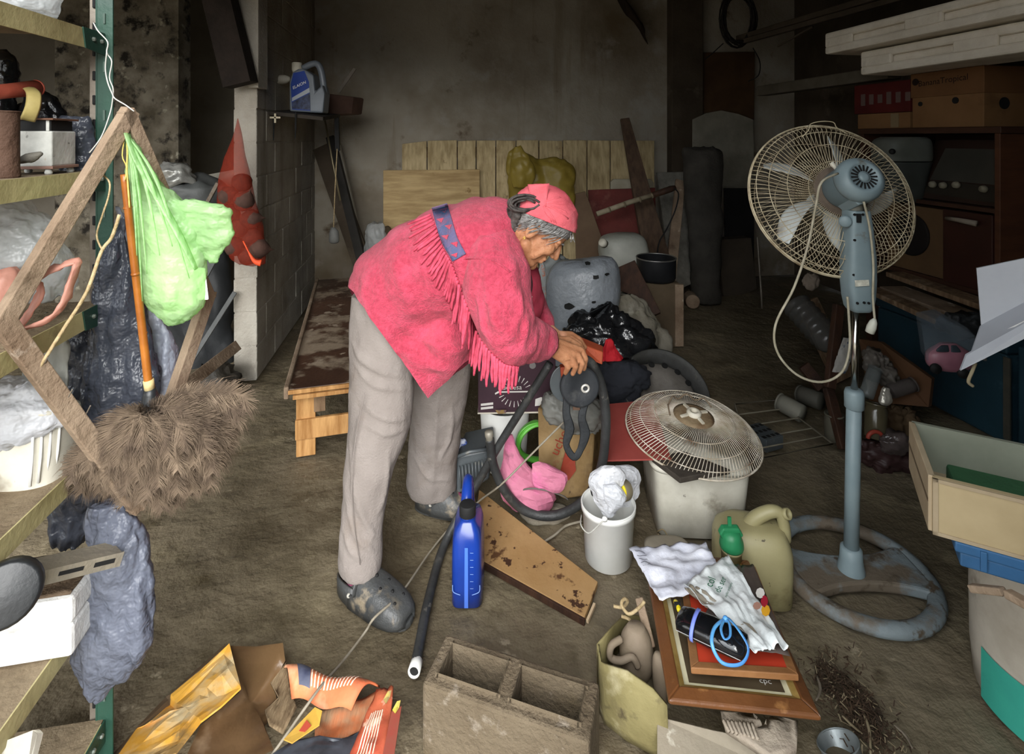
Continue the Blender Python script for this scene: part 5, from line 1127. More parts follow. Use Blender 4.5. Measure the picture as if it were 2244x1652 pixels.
cordm = mat('cream_flex', 'b9b29d', 'a19a84', 30, .6)
mk('power_cord', M().tube([P(1836, 380, 1.66), P(1800, 400, 1.63), P(1788, 450, 1.64), P(1770, 540, 1.66), P(1740, 630, 1.68), P(1700, 710, 1.69), P(1703, 770, 1.69), P(1745, 820, 1.69), P(1800, 837, 1.69), P(1845, 815, 1.69), P(1862, 760, 1.695), P(1860, 690, 1.7), P(1857, 650, 1.705)], .0038, 8, k=6), cordm, fan, smooth=True)
mk('power_cord', M().tube([P(1893, 442, 1.66), P(1906, 500, 1.67), P(1914, 580, 1.68), P(1913, 650, 1.69), P(1917, 700, 1.69)], .0036, 8, k=5), cordm, fan, smooth=True)
mk('plug', M().lathe([(.004, 0), (.011, .012), (.014, .03), (.013, .048), (.005, .05)], P(1917, 698, 1.69), P(1902, 738, 1.70) - P(1917, 698, 1.69), 14), mat('white_plug', 'c6c5b8', rough=.5), fan, smooth=True)

# ================================================================ FRONT: BOTTLE, BLOCK, BOARD, CARDBOARD
blue = mat('blue_hdpe', '1c3f9c', '173488', 4, .25, .03, 30, spec=.55)
bz = G(1022, 1340); bx_ = bz.x; by_ = bz.y
o = thing('blue_oil_bottle', 'blue motor oil bottle with black cap standing on the muddy floor', 'bottle', V((bx_, by_ + .06, 0)))
def bsec(z, hw, y0, y1): return (V((bx_, by_ + (y0 + y1) / 2, z)), V((hw, 0, 0)), V((0, (y1 - y0) / 2, 0)))
body_b = M().loft([bsec(.001, .044, .01, .15), bsec(.01, .049, .0, .165), bsec(.06, .0495, -.002, .168), bsec(.16, .049, -.002, .168), bsec(.205, .047, .0, .165), bsec(.235, .04, .008, .15), bsec(.255, .026, .02, .10), bsec(.262, .02, .025, .075)], 36, True, .42)
mk('body', body_b, blue, o, smooth=True)
cpz = V((bx_, by_ + .045, .258))
mk('neck', M().lathe([(.022, 0), (.022, .014)], cpz, Z, 24), blue, o, smooth=True)
cap = mk('cap', M().lathe([(.001, .012), (.026, .012), (.026, .042), (.024, .046), (.001, .046)], cpz, Z, 32), blk, o, smooth=True, bev=.001)
for i in range(24):
    a = 2 * math.pi * i / 24; mk('grip_ridge', M().beam(cpz + V((.0262 * math.cos(a), .0262 * math.sin(a), .014)), cpz + V((.0262 * math.cos(a), .0262 * math.sin(a), .038)), .0022, .0022), blk, cap)
mk('handle', M().tube([V((bx_ - .004, by_ + .075, .25)), V((bx_ - .006, by_ + .09, .285)), V((bx_ - .007, by_ + .13, .31)), V((bx_ - .007, by_ + .17, .3)), V((bx_ - .005, by_ + .175, .24)), V((bx_, by_ + .16, .18))], [.02, .019, .017, .017, .018, .02], 14, k=5), blue, o, smooth=True)
pale_l = mat('moulded_line', '7f9fe0', rough=.3)
for sg in (-1, 1):
    mk('moulded_line', M().tube([V((bx_ + .042 * sg, by_ - .004, .085)), V((bx_ + .04 * sg, by_ - .006, .066)), V((bx_ + .018 * sg, by_ - .006, .056))], .0012, 5, k=4), pale_l, o, smooth=True)
for i in range(6): mk('volume_tick', M().beam(V((bx_ + .012, by_ - .005, .075 + .022 * i)), V((bx_ + .022, by_ - .005, .075 + .022 * i)), .0012, .0008), pale_l, o)
mk('clear_stripe', M().plate([V((bx_ - .006, by_ - .0045, .015)), V((bx_ + .006, by_ - .0045, .015)), V((bx_ + .005, by_ - .0035, .2)), V((bx_ - .005, by_ - .0035, .2))], V((0, -.0008, 0))), mat('level_stripe', '4a72cf', rough=.2, spec=.6), o)
# concrete block
c0 = G(978.6, 1386.6, .19); cl = G(1306, 1491, .19) - c0; cl.z = 0; cl.normalize(); cw = V((cl.y, -cl.x, 0)); c0.z = 0
conc = mat('concrete_block', '736653', '605341', 5, .92, .9, 60, st=[('53462f', 3, .56, .15), ('94897a', 16, .6, .1)])
BL, BW, BH = .395, .135, .19
xs3 = [0, .03, .178, .212, .365, BL]; ys3 = [0, .027, BW - .027, BW]
m = M(); vs = [c0 + cl * x + cw * y + Z * z for z in (0, BH) for y in ys3 for x in xs3]
def vi(i, j, k): return k * 24 + j * 6 + i
hole = {(1, 1), (3, 1)}
fs = []
for i in range(5):
    for j in range(3):
        if (i, j) in hole:
            fs += [(vi(i, j, 0), vi(i, j, 1), vi(i + 1, j, 1), vi(i + 1, j, 0)), (vi(i + 1, j, 0), vi(i + 1, j, 1), vi(i + 1, j + 1, 1), vi(i + 1, j + 1, 0)), (vi(i + 1, j + 1, 0), vi(i + 1, j + 1, 1), vi(i, j + 1, 1), vi(i, j + 1, 0)), (vi(i, j + 1, 0), vi(i, j + 1, 1), vi(i, j, 1), vi(i, j, 0))]
        else:
            fs += [(vi(i, j, 1), vi(i, j + 1, 1), vi(i + 1, j + 1, 1), vi(i + 1, j, 1)), (vi(i, j, 0), vi(i + 1, j, 0), vi(i + 1, j + 1, 0), vi(i, j + 1, 0))]
for i in range(5): fs += [(vi(i, 0, 0), vi(i, 0, 1), vi(i + 1, 0, 1), vi(i + 1, 0, 0)), (vi(i, 3, 0), vi(i + 1, 3, 0), vi(i + 1, 3, 1), vi(i, 3, 1))]
for j in range(3): fs += [(vi(0, j, 0), vi(0, j + 1, 0), vi(0, j + 1, 1), vi(0, j, 1)), (vi(5, j, 0), vi(5, j, 1), vi(5, j + 1, 1), vi(5, j + 1, 0))]
m.add(vs, fs)
o = mk('concrete_block', m, conc, bev=.008); tag(o, 'muddy hollow concrete block with two cells in the foreground', 'block')
# stained board
stb = mat('stained_chipboard', 'b28f62', 'a17d50', 4, .7, .2, 40, st=[('8a6a44', 3, .54, .1), ('5b3d24', 9, .57, .04), ('42291a', 22, .6, .03)])
q = [G(1050, 1072, .05), G(1310, 1274, .035), G(1281, 1352, .02), G(1030, 1212, .02)]
o = thing('stained_board', 'brown stained wooden board lying on the floor beside the blue bottle', 'board', (q[0] + q[2]) / 2 * 1.0)
mk('board', M().plate(q, V((0, 0, -.018))), stb, o, bev=.002)
mk('edge_strip', M().beam(q[3] + V((.0, -.004, -.012)), q[2] + V((0, -.004, -.012)), .008, .02), woodD, o, bev=.001)
mk('end_splinter', M().beam(q[2] + V((.008, .0, -.014)), q[1].lerp(q[2], .55) + V((.012, 0, -.012)), .008, .012), mat('pale_splinter', 'c0a98a', rough=.8), o, bev=.001)
mk('back_strip', M().beam(q[0] + V((-.05, -.01, .005)), q[0] + V((.0, -.14, -.01)), .03, .014), woodG, o, bev=.002)
# long thin cable over the floor
gc = mat('muddy_white_flex', '9d9585', '8a8170', 30, .7)
cord('floor_cable', [G(592, 1660, .05), G(640, 1592, .07), G(700, 1508, .1), G(752, 1448, .04), G(800, 1385, .03), G(822, 1352, .07), G(880, 1298, .06), G(940, 1212, .01), G(990, 1152, .01), P(1050, 1098, 2.03), P(1100, 1060, 1.98), P(1165, 995, 1.99), P(1235, 925, 2.0)], .0035, gc, 'thin muddy cable running over the clog to the hose loop', k=6)
cord('floor_cable', [G(1170, 1200, .01), G(1213, 1174, .01), G(1240, 1152, .01), G(1275, 1142, .01)], .0045, gc, 'short pale cable end left of the white pail')
# yellow carton flap, muddy film and orange carton
yel = mat('yellow_card', 'e5ae48', 'd99c38', 3, .75, .2, 30, st=[('d3bd92', 4, .54, .1), ('9a7a48', 9, .6, .1)])
brc = mat('wet_brown_card', '7a6248', '63503a', 4, .5, .3, 20, st=[('8d7860', 5, .6, .12)], spec=.5)
yo = thing('yellow_carton', 'torn muddy yellow cardboard carton lying open in the foreground', 'carton', G(440, 1560))
mk('flap', lowsheet([G(x, y, z) for x, y, z in ((503, 1420, .05), (515, 1468, .07), (528, 1516, .09), (485, 1555, .095), (440, 1592, .10), (385, 1660, .11), (300, 1690, .08), (240, 1690, .05), (300, 1600, .03), (330, 1586, .05), (372, 1545, .02), (376, 1524, .04), (440, 1470, .045))], .014), yel, yo, solid=.004)
mk('inner_wall', M().plate([G(503, 1418, .055), G(375, 1524, .042), G(372, 1545, .025), G(300, 1598, .035), G(236, 1690, .05), G(225, 1680, .0), G(365, 1530, .0), G(490, 1418, .0)], V((-.004, .004, 0))), brc, yo)
mk('muddy_lining', lowsheet([G(x, y, z) for x, y, z in ((505, 1425, .03), (560, 1418, .05), (620, 1420, .06), (625, 1460, .05), (600, 1500, .03), (610, 1560, .03), (580, 1600, .03), (600, 1660, .03), (520, 1680, .03), (400, 1690, .06), (440, 1600, .06), (525, 1520, .06))], .016), mat('muddy_film', '6f563a', '5c4630', 3, .3, .3, 14, spec=.6, st=[('857058', 6, .62, .1)]), yo, smooth=True)
ora = mat('orange_print', 'cf7a50', 'c9603e', 5, .65, .2, 30, st=[('d9a884', 5, .52, .12), ('8a6a50', 9, .6, .1)])
oo = thing('orange_carton', 'crushed orange-red printed cardboard carton in the foreground', 'carton', G(750, 1600))
a_, b__, c__, d__ = G(622, 1462, .06), G(832, 1508, .06), G(770, 1560, .08), G(640, 1532, .07)
def curl(u, v): return Z * (.035 * math.sin(math.pi * v) + .008 * math.sin(9 * u))
mk('curled_flap', M().quadsheet(a_, b__, c__, d__, 16, 12, curl), ora, oo, smooth=True, solid=.004)
def onq(A_, B_2, C_2, D_2, u, v, bl, lift=.004):
    return (A_ * (1 - u) + B_2 * u) * (1 - v) + (D_2 * (1 - u) + C_2 * u) * v + bl(u, v) + Z * lift
pw_ = mat('pale_print', 'e6c7b0', rough=.7)
for i in range(13):
    u = .32 + i * .045
    pts = [onq(a_, b__, c__, d__, u, .1 + .7 * k / 5 * (1 - .3 * (u - .3)), curl) for k in range(6)]
    mk('printed_line', M().tube(pts, .0018, 4, flat=.4), pw_, oo)
dkp = mat('dark_blue_print', '3b3f56', '6c7080', 12, .6)
for u0, u1, v0, v1 in ((.14, .26, -.0, .16), (.13, .3, .3, .85)):
    mk('printed_picture', M().grid(lambda u, v: onq(a_, b__, c__, d__, u0 + (u1 - u0) * u, v0 + (v1 - v0) * v, curl, .005), 5, 5), dkp, oo, smooth=True)
e_, f__, g_, h__ = G(690, 1560, .03), G(850, 1512, .05), G(865, 1650, .05), G(690, 1675, .02)
def flatb(u, v): return Z * (.012 * noise.noise(V((u * 4, v * 4, 2))))
mk('inner_panel', M().quadsheet(e_, f__, g_, h__, 14, 14, flatb), mat('torn_corrugated', '8a745a', 'b08a68', 30, .8, .6, 30, stretch=(4, .4, 1), st=[('b5683e', 4, .56, .08)]), oo, smooth=True, solid=.004)
i_, j_, k__, l__ = G(826, 1510, .07), G(862, 1506, .09), G(845, 1665, .09), G(760, 1672, .05)
mk('side_panel', M().quadsheet(i_, j_, k__, l__, 10, 14, flatb), mat('orange_red_print', 'bb6844', 'b5503a', 4, .7, .3, 30, st=[('d0ac94', 16, .56, .06), ('80664e', 7, .55, .1)]), oo, smooth=True, solid=.004)
for i in range(6):
    mk('printed_line', M().tube([onq(i_, j_, k__, l__, .2 + i * .09, .35 + .12 * q_, flatb, .005) for q_ in range(6)], .0014, 4, flat=.4), pw_, oo)
mk('red_edge', M().quadsheet(G(858, 1560, .1), G(880, 1548, .1), G(862, 1668, .1), G(836, 1668, .1), 4, 8), mat('red_print', 'a83c34', '8d5a48', 8, .7), oo, solid=.003)
for x, y in ((848, 1530), (868, 1552)):
    mk('torn_yellow_edge', lowsheet([G(x - 8, y + 8, .1), G(x + 2, y - 10, .11), G(x + 10, y - 12, .11), G(x + 6, y + 4, .1), G(x - 2, y + 16, .1)], .008), mat('yellow_torn_print', 'bfae3c', '8d7a50', 30, .8), oo, solid=.002)
mk('dark_panel', lowsheet([G(x, y, .05) for x, y in ((590, 1665), (640, 1628), (700, 1612), (760, 1622), (800, 1600), (820, 1600), (790, 1665))], .012), mat('black_print', '26282c', '4c5058', 14, .4), oo, smooth=True, solid=.003)
mk('corrugated_tear', lowsheet([G(x, y, .04) for x, y in ((585, 1480), (628, 1460), (635, 1510), (650, 1560), (620, 1620), (590, 1600), (580, 1560), (610, 1530))], .016), mat('corrugated_brown', '6d5a42', '8d7a5e', 40, .85, .5, 40, stretch=(5, 1, 1)), oo, smooth=True, solid=.003)
mk('yellow_piece', M().plate([G(622, 1622, .085), G(690, 1552, .09), G(706, 1560, .09), G(700, 1590, .085), G(640, 1630, .085)], Z * .003), mat('yellow_print', 'c9a040', 'b08a40', 9, .7), oo)
mk('red_mark', M().plate([G(655, 1602, .0895), G(672, 1578, .0935), G(682, 1590, .0925), G(668, 1604, .0895)], Z * .0008), mat('brick_red_print', 'a8432e'), oo)
# ================================================================ FRONT RIGHT: PAILS, CANS, PICTURES
pc = V((P(1333, 0, 1.885).x, 1.885, 0))
o = thing('white_pail', 'small white paint pail with a wire handle, stuffed with plastic bags', 'pail', pc)
mk('body', M().lathe([(.078, 0), (.081, .003), (.089, .17), (.0945, .172), (.0945, .188), (.0905, .19), (.088, .17), (.08, .006)], pc, Z, 40, cap=False), plW, o, smooth=True)
mk('base', M().lathe([(.001, .004), (.08, .004), (.08, .008), (.001, .008)], pc, Z, 36), plW, o)
mk('rim', M().tube([pc + V((.0925 * math.cos(a), .0925 * math.sin(a), .19)) for a in [i * math.pi / 20 for i in range(40)]], .003, 6, close=True), plW, o, smooth=True)
mk('wire_handle', M().tube([pc + V((-.095, -.01, .155)), P(1273, 1150, 1.80), P(1290, 1168, 1.785), P(1312, 1150, 1.785), P(1325, 1138, 1.79)], .0022, 6, k=5), wire_m, o, smooth=True)
mk('handle_ear', M().lathe([(.009, 0), (.009, .006), (.001, .008)], P(1325, 1136, 1.793), V((-.1, -1, 0)), 12), plW, o, smooth=True)
o = thing('white_plastic_bag', 'white plastic bag crammed into the white paint pail', 'bag', pc + Z * .15)
for rows, d_, sd_ in (([(1022, 1320, 1345), (1038, 1300, 1368), (1065, 1292, 1362), (1095, 1300, 1355), (1125, 1318, 1350)], 1.82, 3), ([(1018, 1350, 1375), (1030, 1340, 1400), (1055, 1335, 1407), (1085, 1345, 1402), (1105, 1352, 1388)], 1.93, 5), ([(1060, 1318, 1350), (1085, 1322, 1372), (1105, 1328, 1362), (1125, 1335, 1346)], 1.79, 8)):
    mk('film', M().sil(rows, d_, .5, 20, 4), whitebag, o, cr=(.012, 16, dict(seed=sd_)))
o = thing('tape_roll', 'yellow-rimmed roll sticking out of the white pail', 'roll', P(1355, 1095, 1.84))
mk('roll', M().lathe([(.014, -.02), (.034, -.02), (.034, .02), (.014, .02)], P(1362, 1075, 1.84), V((-.8, -.8, .3)), 28), mat('khaki_roll', '9d937a', '85795f', 9, .6), o, smooth=True, bev=.002)
mk('yellow_rim', M().lathe([(.016, 0), (.032, 0), (.034, .004), (.03, .008), (.018, .008)], P(1362, 1075, 1.84) + V((-.8, -.8, .3)).normalized() * .018, V((-.8, -.8, .3)), 28), mat('yellow_plastic', 'e3cf1e', rough=.5), o, smooth=True)
# square container with the loose fan guard on top
kb = [G(1437, 1180), G(1508, 1197), G(1650, 1192)]
ka = V((G(1540, 1150).x, G(1540, 1195).y + .17, 0))
o = thing('square_container', 'dirty white square plastic container under the loose fan guard', 'container', ka)
sq = M(); kx = V((.985, -.05, 0)).normalized(); ky = V((.05, .985, 0)).normalized(); kc = V((.700, 2.105, 0))
secs = []
for z, hw in ((.001, .135), (.01, .148), (.14, .157), (.235, .165), (.25, .168), (.262, .168)):
    secs.append((kc + Z * z, kx * (hw * 1.06), ky * hw))
mk('body', sq.loft(secs, 48, True, .24), plWd, o, smooth=True)
mk('rim', M().loft([(kc + Z * .252, kx * .186, ky * .175), (kc + Z * .262, kx * .188, ky * .177), (kc + Z * .27, kx * .186, ky * .175)], 40, True, .35), plWd, o, smooth=True)
o = mk('dark_slat_board', M().plate([G(1428, 1012, .272), G(1500, 1000, .272), G(1600, 1040, .272), G(1530, 1052, .272), G(1490, 1060, .272)], Z * .02), mat('dark_grooved_wood', '4b443c', '3a342d', 14, .8, .5, 50), bev=.003); tag(o, 'dark grooved board lying on the square container', 'board')
o = mk('red_sheet', M().plate([G(1332, 888, .29), G(1432, 878, .29), G(1470, 1008, .29), G(1327, 1012, .29)], Z * .006), mat('faded_red_sheet', 'b0544c', '9d453f', 4, .6, .1, 40, st=[('d0352c', 5, .62, .05), ('b9807a', 3, .6, .12)]), bev=.001); tag(o, 'faded red flat sheet wedged under the loose fan guard', 'sheet')
gc_ = V((P(1518, 0, 2.12).x, 2.13, .305)); ga = V((.06, -.13, 1)).normalized()
gx = V((1, 0, 0)); gx = (gx - ga * gx.dot(ga)).normalized(); gy = ga.cross(gx)
def gp(r, a, h): return gc_ + ga * h + (gx * math.cos(a) + gy * math.sin(a)) * r
o = thing('loose_fan_guard', 'rusty white domed wire fan guard resting on the square container', 'fan guard', gc_)
cw2 = mat('rusty_white_wire', 'ddd6c8', 'b5a58c', 16, .6, .1, 60, st=[('77583c', 7, .6, .08)])
m = M()
for i in range(112):
    a = 2 * math.pi * i / 112
    m.tube([gp(r, a + .5 * (1 - r / .255), h) for r, h in ((.05, .068), (.1, .066), (.16, .056), (.21, .04), (.24, .018), (.255, 0))], .0014, 5)
mk('wire_dome', m, cw2, o, smooth=True)
for r, h, rw in ((.256, 0, .0036), (.24, .019, .0018), (.205, .043, .0018), (.15, .06, .0018)): mk('hoop', M().tube([gp(r, 2 * math.pi * i / 60, h) for i in range(60)], rw, 6, close=True), cw2, o, smooth=True)
mk('hub_plate', M().lathe([(.03, .058), (.075, .062), (.078, .068), (.06, .074), (.03, .074)], gc_, ga, 30), mat('rusty_hub', '9d8a6c', '6b5138', 12, .8, .4, 50), o, smooth=True)
mk('hub_boss', M().lathe([(.028, .06), (.028, .085), (.02, .09), (.012, .088), (.012, .07)], gc_, ga, 20), mat('pale_boss', 'd9d3c3', 'b5ab94', 12, .6), o, smooth=True)
for a in (0.3, 1.9, 3.5, 5.0): mk('hub_lug', M().beam(gp(.03, a, .078), gp(.062, a, .076), .012, .008, up=ga), MATS['pale_boss'], o, bev=.002)
mk('hair_tuft', M().tube([gp(.10, .5 + .35 * i, .075 + .02 * (i % 2)) for i in range(9)], .003, 5, k=4), mat('lint', '6d5c49', '857561', 40, .95), o)
# wire rack and little crate in the shade
rk = thing('wire_rack', 'pale wire oven rack lying on the floor behind the fan guard', 'rack', G(1740, 960))
ra0, ra1, ra2, ra3 = G(1610, 885, .05), G(1700, 876, .05), G(1824, 972, .05), G(1650, 1008, .05)
rw_ = mat('pale_wire', '8f8878', '777060', 12, .6)
mk('outer_wire', M().tube([ra0, ra1, ra2, ra3], .005, 6, close=True), rw_, rk, smooth=True)
for t in (.22, .45, .68, .85): mk('cross_wire', M().tube([ra0.lerp(ra3, t), ra1.lerp(ra2, t)], .0035, 6), rw_, rk)
o = thing('grey_grid_crate', 'small dark grey grid crate beside the wire rack', 'crate', G(1680, 1000))
gq = G(1682, 985, .0)
mk('body', M().box(gq + Z * .03 + V((0, .05, 0)), V((.05, .02, 0)), V((-.03, .06, 0)), Z * .03), plG, o, bev=.003)
for i in range(4):
    for j in range(3): mk('grid_hole', M().box(gq + Z * .0605 + V((0, .05, 0)) + V((.05, .02, 0)) * (-.75 + .5 * i) + V((-.03, .06, 0)) * (-.66 + .66 * j), V((.008, .003, 0)), V((-.004, .008, 0)), Z * .001), blk, o)
# yellowish jerrycan with green cap
jy = mat('yellowed_hdpe', 'b3aa80', '9d946a', 4, .45, .08, 30, st=[('7a6c4c', 6, .62, .1), ('4f4633', 20, .68, .04)], spec=.4)
jb = V((P(1655, 0, 1.72).x, 1.75, 0))
o = thing('jerrycan', 'yellowed plastic jerrycan with a green pump cap', 'jerrycan', jb)
jx = V((.97, -.24, 0)).normalized(); jy_ = V((.24, .97, 0)).normalized()
def js(z, a, b_, ox=0.): return (jb + Z * z + jx * ox, jx * a, jy_ * b_)
mk('body', M().loft([js(.001, .105, .07), js(.008, .115, .08), js(.10, .118, .083), js(.16, .117, .082), js(.19, .108, .075), js(.215, .085, .06, .01), js(.222, .06, .04, .015)], 40, True, .5), jy, o, smooth=True)
mk('handle', M().tube([jb + jx * -.01 + Z * .2, jb + jx * .015 + Z * .235, jb + jx * .055 + Z * .262, jb + jx * .085 + Z * .262, jb + jx * .098 + Z * .225, jb + jx * .1 + Z * .18], [.024, .022, .02, .018, .018, .02], 14, k=5), jy, o, smooth=True)
mk('spout', M().lathe([(.012, 0), (.016, .004), (.017, .02), (.012, .022), (.011, .004)], jb + jx * .096 + Z * .262, V((.5, -.8, .5)), 16, cap=False), jy, o, smooth=True)
gcap = P(1603, 1196, 1.66)
mk('neck', M().lathe([(.03, -.05), (.03, -.012), (.033, -.01), (.033, 0)], gcap, V((-.05, -.12, 1)), 24), jy, o, smooth=True)
grn = mat('green_cap_plastic', '2f8f5c', '267a4d', 6, .45, .1, 40, spec=.45)
ca = mk('cap', M().lathe([(.035, 0), (.036, .004), (.034, .02), (.028, .034), (.024, .048), (.001, .05)], gcap, V((-.05, -.12, 1)), 24), grn, o, smooth=True)
mk('cap_wing', M().plate([gcap + V((-.04, -.01, .04)), gcap + V((-.03, -.012, .06)), gcap + V((.02, -.012, .06)), gcap + V((.034, -.01, .036)), gcap + V((.015, -.012, .026)), gcap + V((-.03, -.01, .026))], V((0, .02, .003))), grn, ca, bev=.004)
mk('cap_stem', M().beam(gcap + V((-.005, 0, .05)), P(1598, 1132, 1.665), .011, .006, up=V((0, 1, 0))), grn, ca, bev=.001)
o = mk('flat_lid', M().loft([(G(1468, 1212, .03), V((.075, 0, 0)), V((0, .08, 0))), (G(1468, 1212, .06), V((.08, 0, 0)), V((0, .085, 0))), (G(1468, 1212, .075), V((.07, 0, 0)), V((0, .075, 0)))], 30, True, .6), mat('muddy_pale_plastic', 'a99f8e', '938977', 5, .6, .1, 40), smooth=True); tag(o, 'muddy pale rounded plastic container behind the papers', 'container')
cord('wire_scrap', [G(1440, 1165, .01), G(1452, 1160, .04), G(1462, 1172, .02), G(1470, 1185, .02), G(1450, 1178, .03), G(1442, 1170, .04)], .002, rope_m, 'tangled bit of string in front of the square container')

# ---------------------------------------------------------------- framed pictures, papers, spectacle case
goldw = mat('varnished_frame', '7d4f2b', '633c1f', 6, .4, .15, 50, spec=.5, st=[('b98550', 8, .6, .1)])
TLp, TRp, BRp, BLp = G(1409, 1213, .15), G(1641, 1236, .15), G(1800, 1582, .2), G(1465, 1545, .2)
pf = thing('framed_picture', 'large framed dark picture lying flat on the heap in the foreground', 'picture', (TLp + BRp) / 2)
nrm = (TRp - TLp).cross(BLp - TLp).normalized()
if nrm.z < 0: nrm = -nrm
def quad_in(a, b_, c, d, t):
    ct = (a + b_ + c + d) / 4
    e1 = (b_ - a).normalized(); e2 = (d - a).normalized(); e3 = (c - b_).normalized(); e4 = (c - d).normalized()
    return a + (e1 + e2) * t, b_ + (-e1 + e3) * t, c + (-e4 - e3) * t, d + (e4 - e2) * t
o1 = (TLp, TRp, BRp, BLp); o2 = quad_in(*o1, .03); o3 = quad_in(*o1, .042); o4 = quad_in(*o1, .055)
for i in range(4):
    j = (i + 1) % 4
    mk('frame_rail', M().add([o1[i], o1[j], o2[j], o2[i], o1[i] + nrm * .012, o1[j] + nrm * .012, o2[j] + nrm * .02, o2[i] + nrm * .02], [(4, 5, 6, 7), (0, 1, 5, 4), (2, 3, 7, 6), (3, 2, 1, 0), (0, 4, 7, 3), (1, 2, 6, 5)]), goldw, pf, bev=.004)
    mk('gilt_slip', M().add([o2[i] + nrm * .008, o2[j] + nrm * .008, o3[j] + nrm * .006, o3[i] + nrm * .006, o2[i] + nrm * .016, o2[j] + nrm * .016, o3[j] + nrm * .012, o3[i] + nrm * .012], [(4, 5, 6, 7), (0, 1, 5, 4), (2, 3, 7, 6), (3, 2, 1, 0), (0, 4, 7, 3), (1, 2, 6, 5)]), mat('gilt', 'b79a5a', '96793c', 20, .4, metal=.3), pf)
mk('mount', M().plate([p + nrm * .006 for p in o3], nrm * -.003), mat('cream_mount', 'd9d3b4', 'c5bd98', 8, .7), pf)
mk('print', M().plate([p + nrm * .0075 for p in o4], nrm * -.001), mat('dark_etching', '4a3c2c', '5f5340', 5, .35, spec=.5, st=[('7c8076', 2.6, .58, .14), ('33281c', 4, .6, .12)]), pf)
ep = (BRp - BLp).normalized(); eq = (TRp - BRp).normalized()
text('cpc', o4[2] - ep * .05 + eq * .016 + nrm * .0085, ep, eq - ep * eq.dot(ep), .02, plW, pf, ext=.0008)
mk('arched_handle_print', M().tube([o4[3].lerp(o4[2], .40 + .14 * t) + eq * (.062 - .028 * math.sin(math.pi * t)) + nrm * .008 for t in (0, .2, .4, .6, .8, 1)], .005, 6, k=3, flat=.15, up=nrm), mat('brown_print', '3a2b20'), pf)
# second smaller frame
s_o = (G(1492, 1268, .185), G(1655, 1240, .175), G(1750, 1478, .235), G(1514, 1462, .235))
s_in = quad_in(*s_o, .02)
n2 = (s_o[1] - s_o[0]).cross(s_o[3] - s_o[0]).normalized(); n2 = n2 if n2.z > 0 else -n2
sf = thing('red_matted_picture', 'small wooden picture frame with a red mat lying on the large framed picture', 'picture', (s_o[0] + s_o[2]) / 2)
for i in range(4):
    j = (i + 1) % 4
    mk('frame_rail', M().add([s_o[i] - n2 * .014, s_o[j] - n2 * .014, s_in[j] - n2 * .014, s_in[i] - n2 * .014, s_o[i], s_o[j], s_in[j], s_in[i]], [(4, 5, 6, 7), (0, 1, 5, 4), (2, 3, 7, 6), (3, 2, 1, 0), (0, 4, 7, 3), (1, 2, 6, 5)]), mat('oak_frame', 'a5754a', '8a5d38', 8, .5, .2, 50), sf, bev=.002)
mk('red_mat', M().plate([p - n2 * .003 for p in s_in], n2 * -.004), mat('orange_red_card', 'd0452a', 'c03a22', 6, .7), sf)
# papers: sheet with print, shopping bag, magazine
def sheet(pts4, amp, seed, ma, nm, parent, nu=22, nv=22, lift=0, fr=5):
    m_ = M().quadsheet(*pts4, nu, nv, lambda u, v: Z * (amp * (noise.fractal(V((u * fr, v * fr, seed)), 1, 2, 3) + .35) + lift))
    return mk(nm, m_, ma, parent, smooth=True, solid=.0012)
papm = mat('wet_paper', 'd4d5de', 'b9bbc8', 9, .7, .3, 30, st=[('8f8d96', 6, .58, .12)])
pp = thing('crumpled_paper_sheet', 'crumpled printed white paper spread over the top of the large picture', 'paper', G(1490, 1250, .2))
p4 = (G(1378, 1205, .21), G(1545, 1190, .23), G(1600, 1290, .23), G(1445, 1318, .215))
sheet(p4, .014, 3, papm, 'sheet', pp)
ink = mat('grey_ink_lines', '6f7078')
for i in range(5):
    u0 = .04; v0 = .12 + i * .07
    mk('printed_line', M().tube([(p4[0] * (1 - u) + p4[1] * u) * (1 - v0) + (p4[3] * (1 - u) + p4[2] * u) * v0 + Z * (.014 * (noise.fractal(V((u * 5, v0 * 5, 3)), 1, 2, 3) + .35) + .0015) for u in [u0 + k * .025 for k in range(6)]], .0012, 4, flat=.3), ink, pp)
sbag = thing('shopping_bag', 'white shopping bag with green lettering lying on the pictures', 'bag', G(1600, 1330, .24))
b4 = (G(1498, 1282, .235), G(1596, 1218, .235), G(1728, 1420, .268), G(1650, 1432, .268))
sheet(b4, .016, 7, mat('white_bag_film', 'e8ecec', 'd2d8d8', 8, .4, .4, 24, spec=.5), 'film', sbag, 30, 30)
b5 = (G(1495, 1290, .232), G(1520, 1330, .236), G(1650, 1400, .255), G(1705, 1428, .258))
sheet((G(1500, 1290, .23), G(1540, 1290, .24), G(1700, 1428, .258), G(1600, 1380, .25)), .012, 9, mat('clear_bag_film', 'c9c3b6', 'a79a86', 7, .35, .4, 24, trans=.2), 'film_fold', sbag)
lg = mat('dark_green_ink', '1f6a4a')
tx = (G(1580, 1290, .26) - G(1560, 1320, .26)).normalized() if False else (G(1575, 1250, .26) - G(1556, 1290, .26)).normalized()
ty = n2.cross(tx).normalized()
text('col', G(1560, 1288, .262), tx, ty, .03, lg, sbag); text('de ser', G(1578, 1300, .262), tx, ty, .024, lg, sbag); text('medio ambiente', G(1592, 1310, .263), tx, ty, .009, lg, sbag)
mg = thing('magazine', 'colourful printed page under the shopping bag on the right of the pictures', 'magazine', G(1660, 1330, .24))
m4 = (G(1600, 1238, .222), G(1652, 1240, .222), G(1732, 1440, .258), G(1520, 1400, .252))
sheet(m4, .006, 5, mat('dark_page', '4d4440', '6d5f58', 7, .4, st=[('8a3c30', 9, .6, .06)]), 'page', mg)
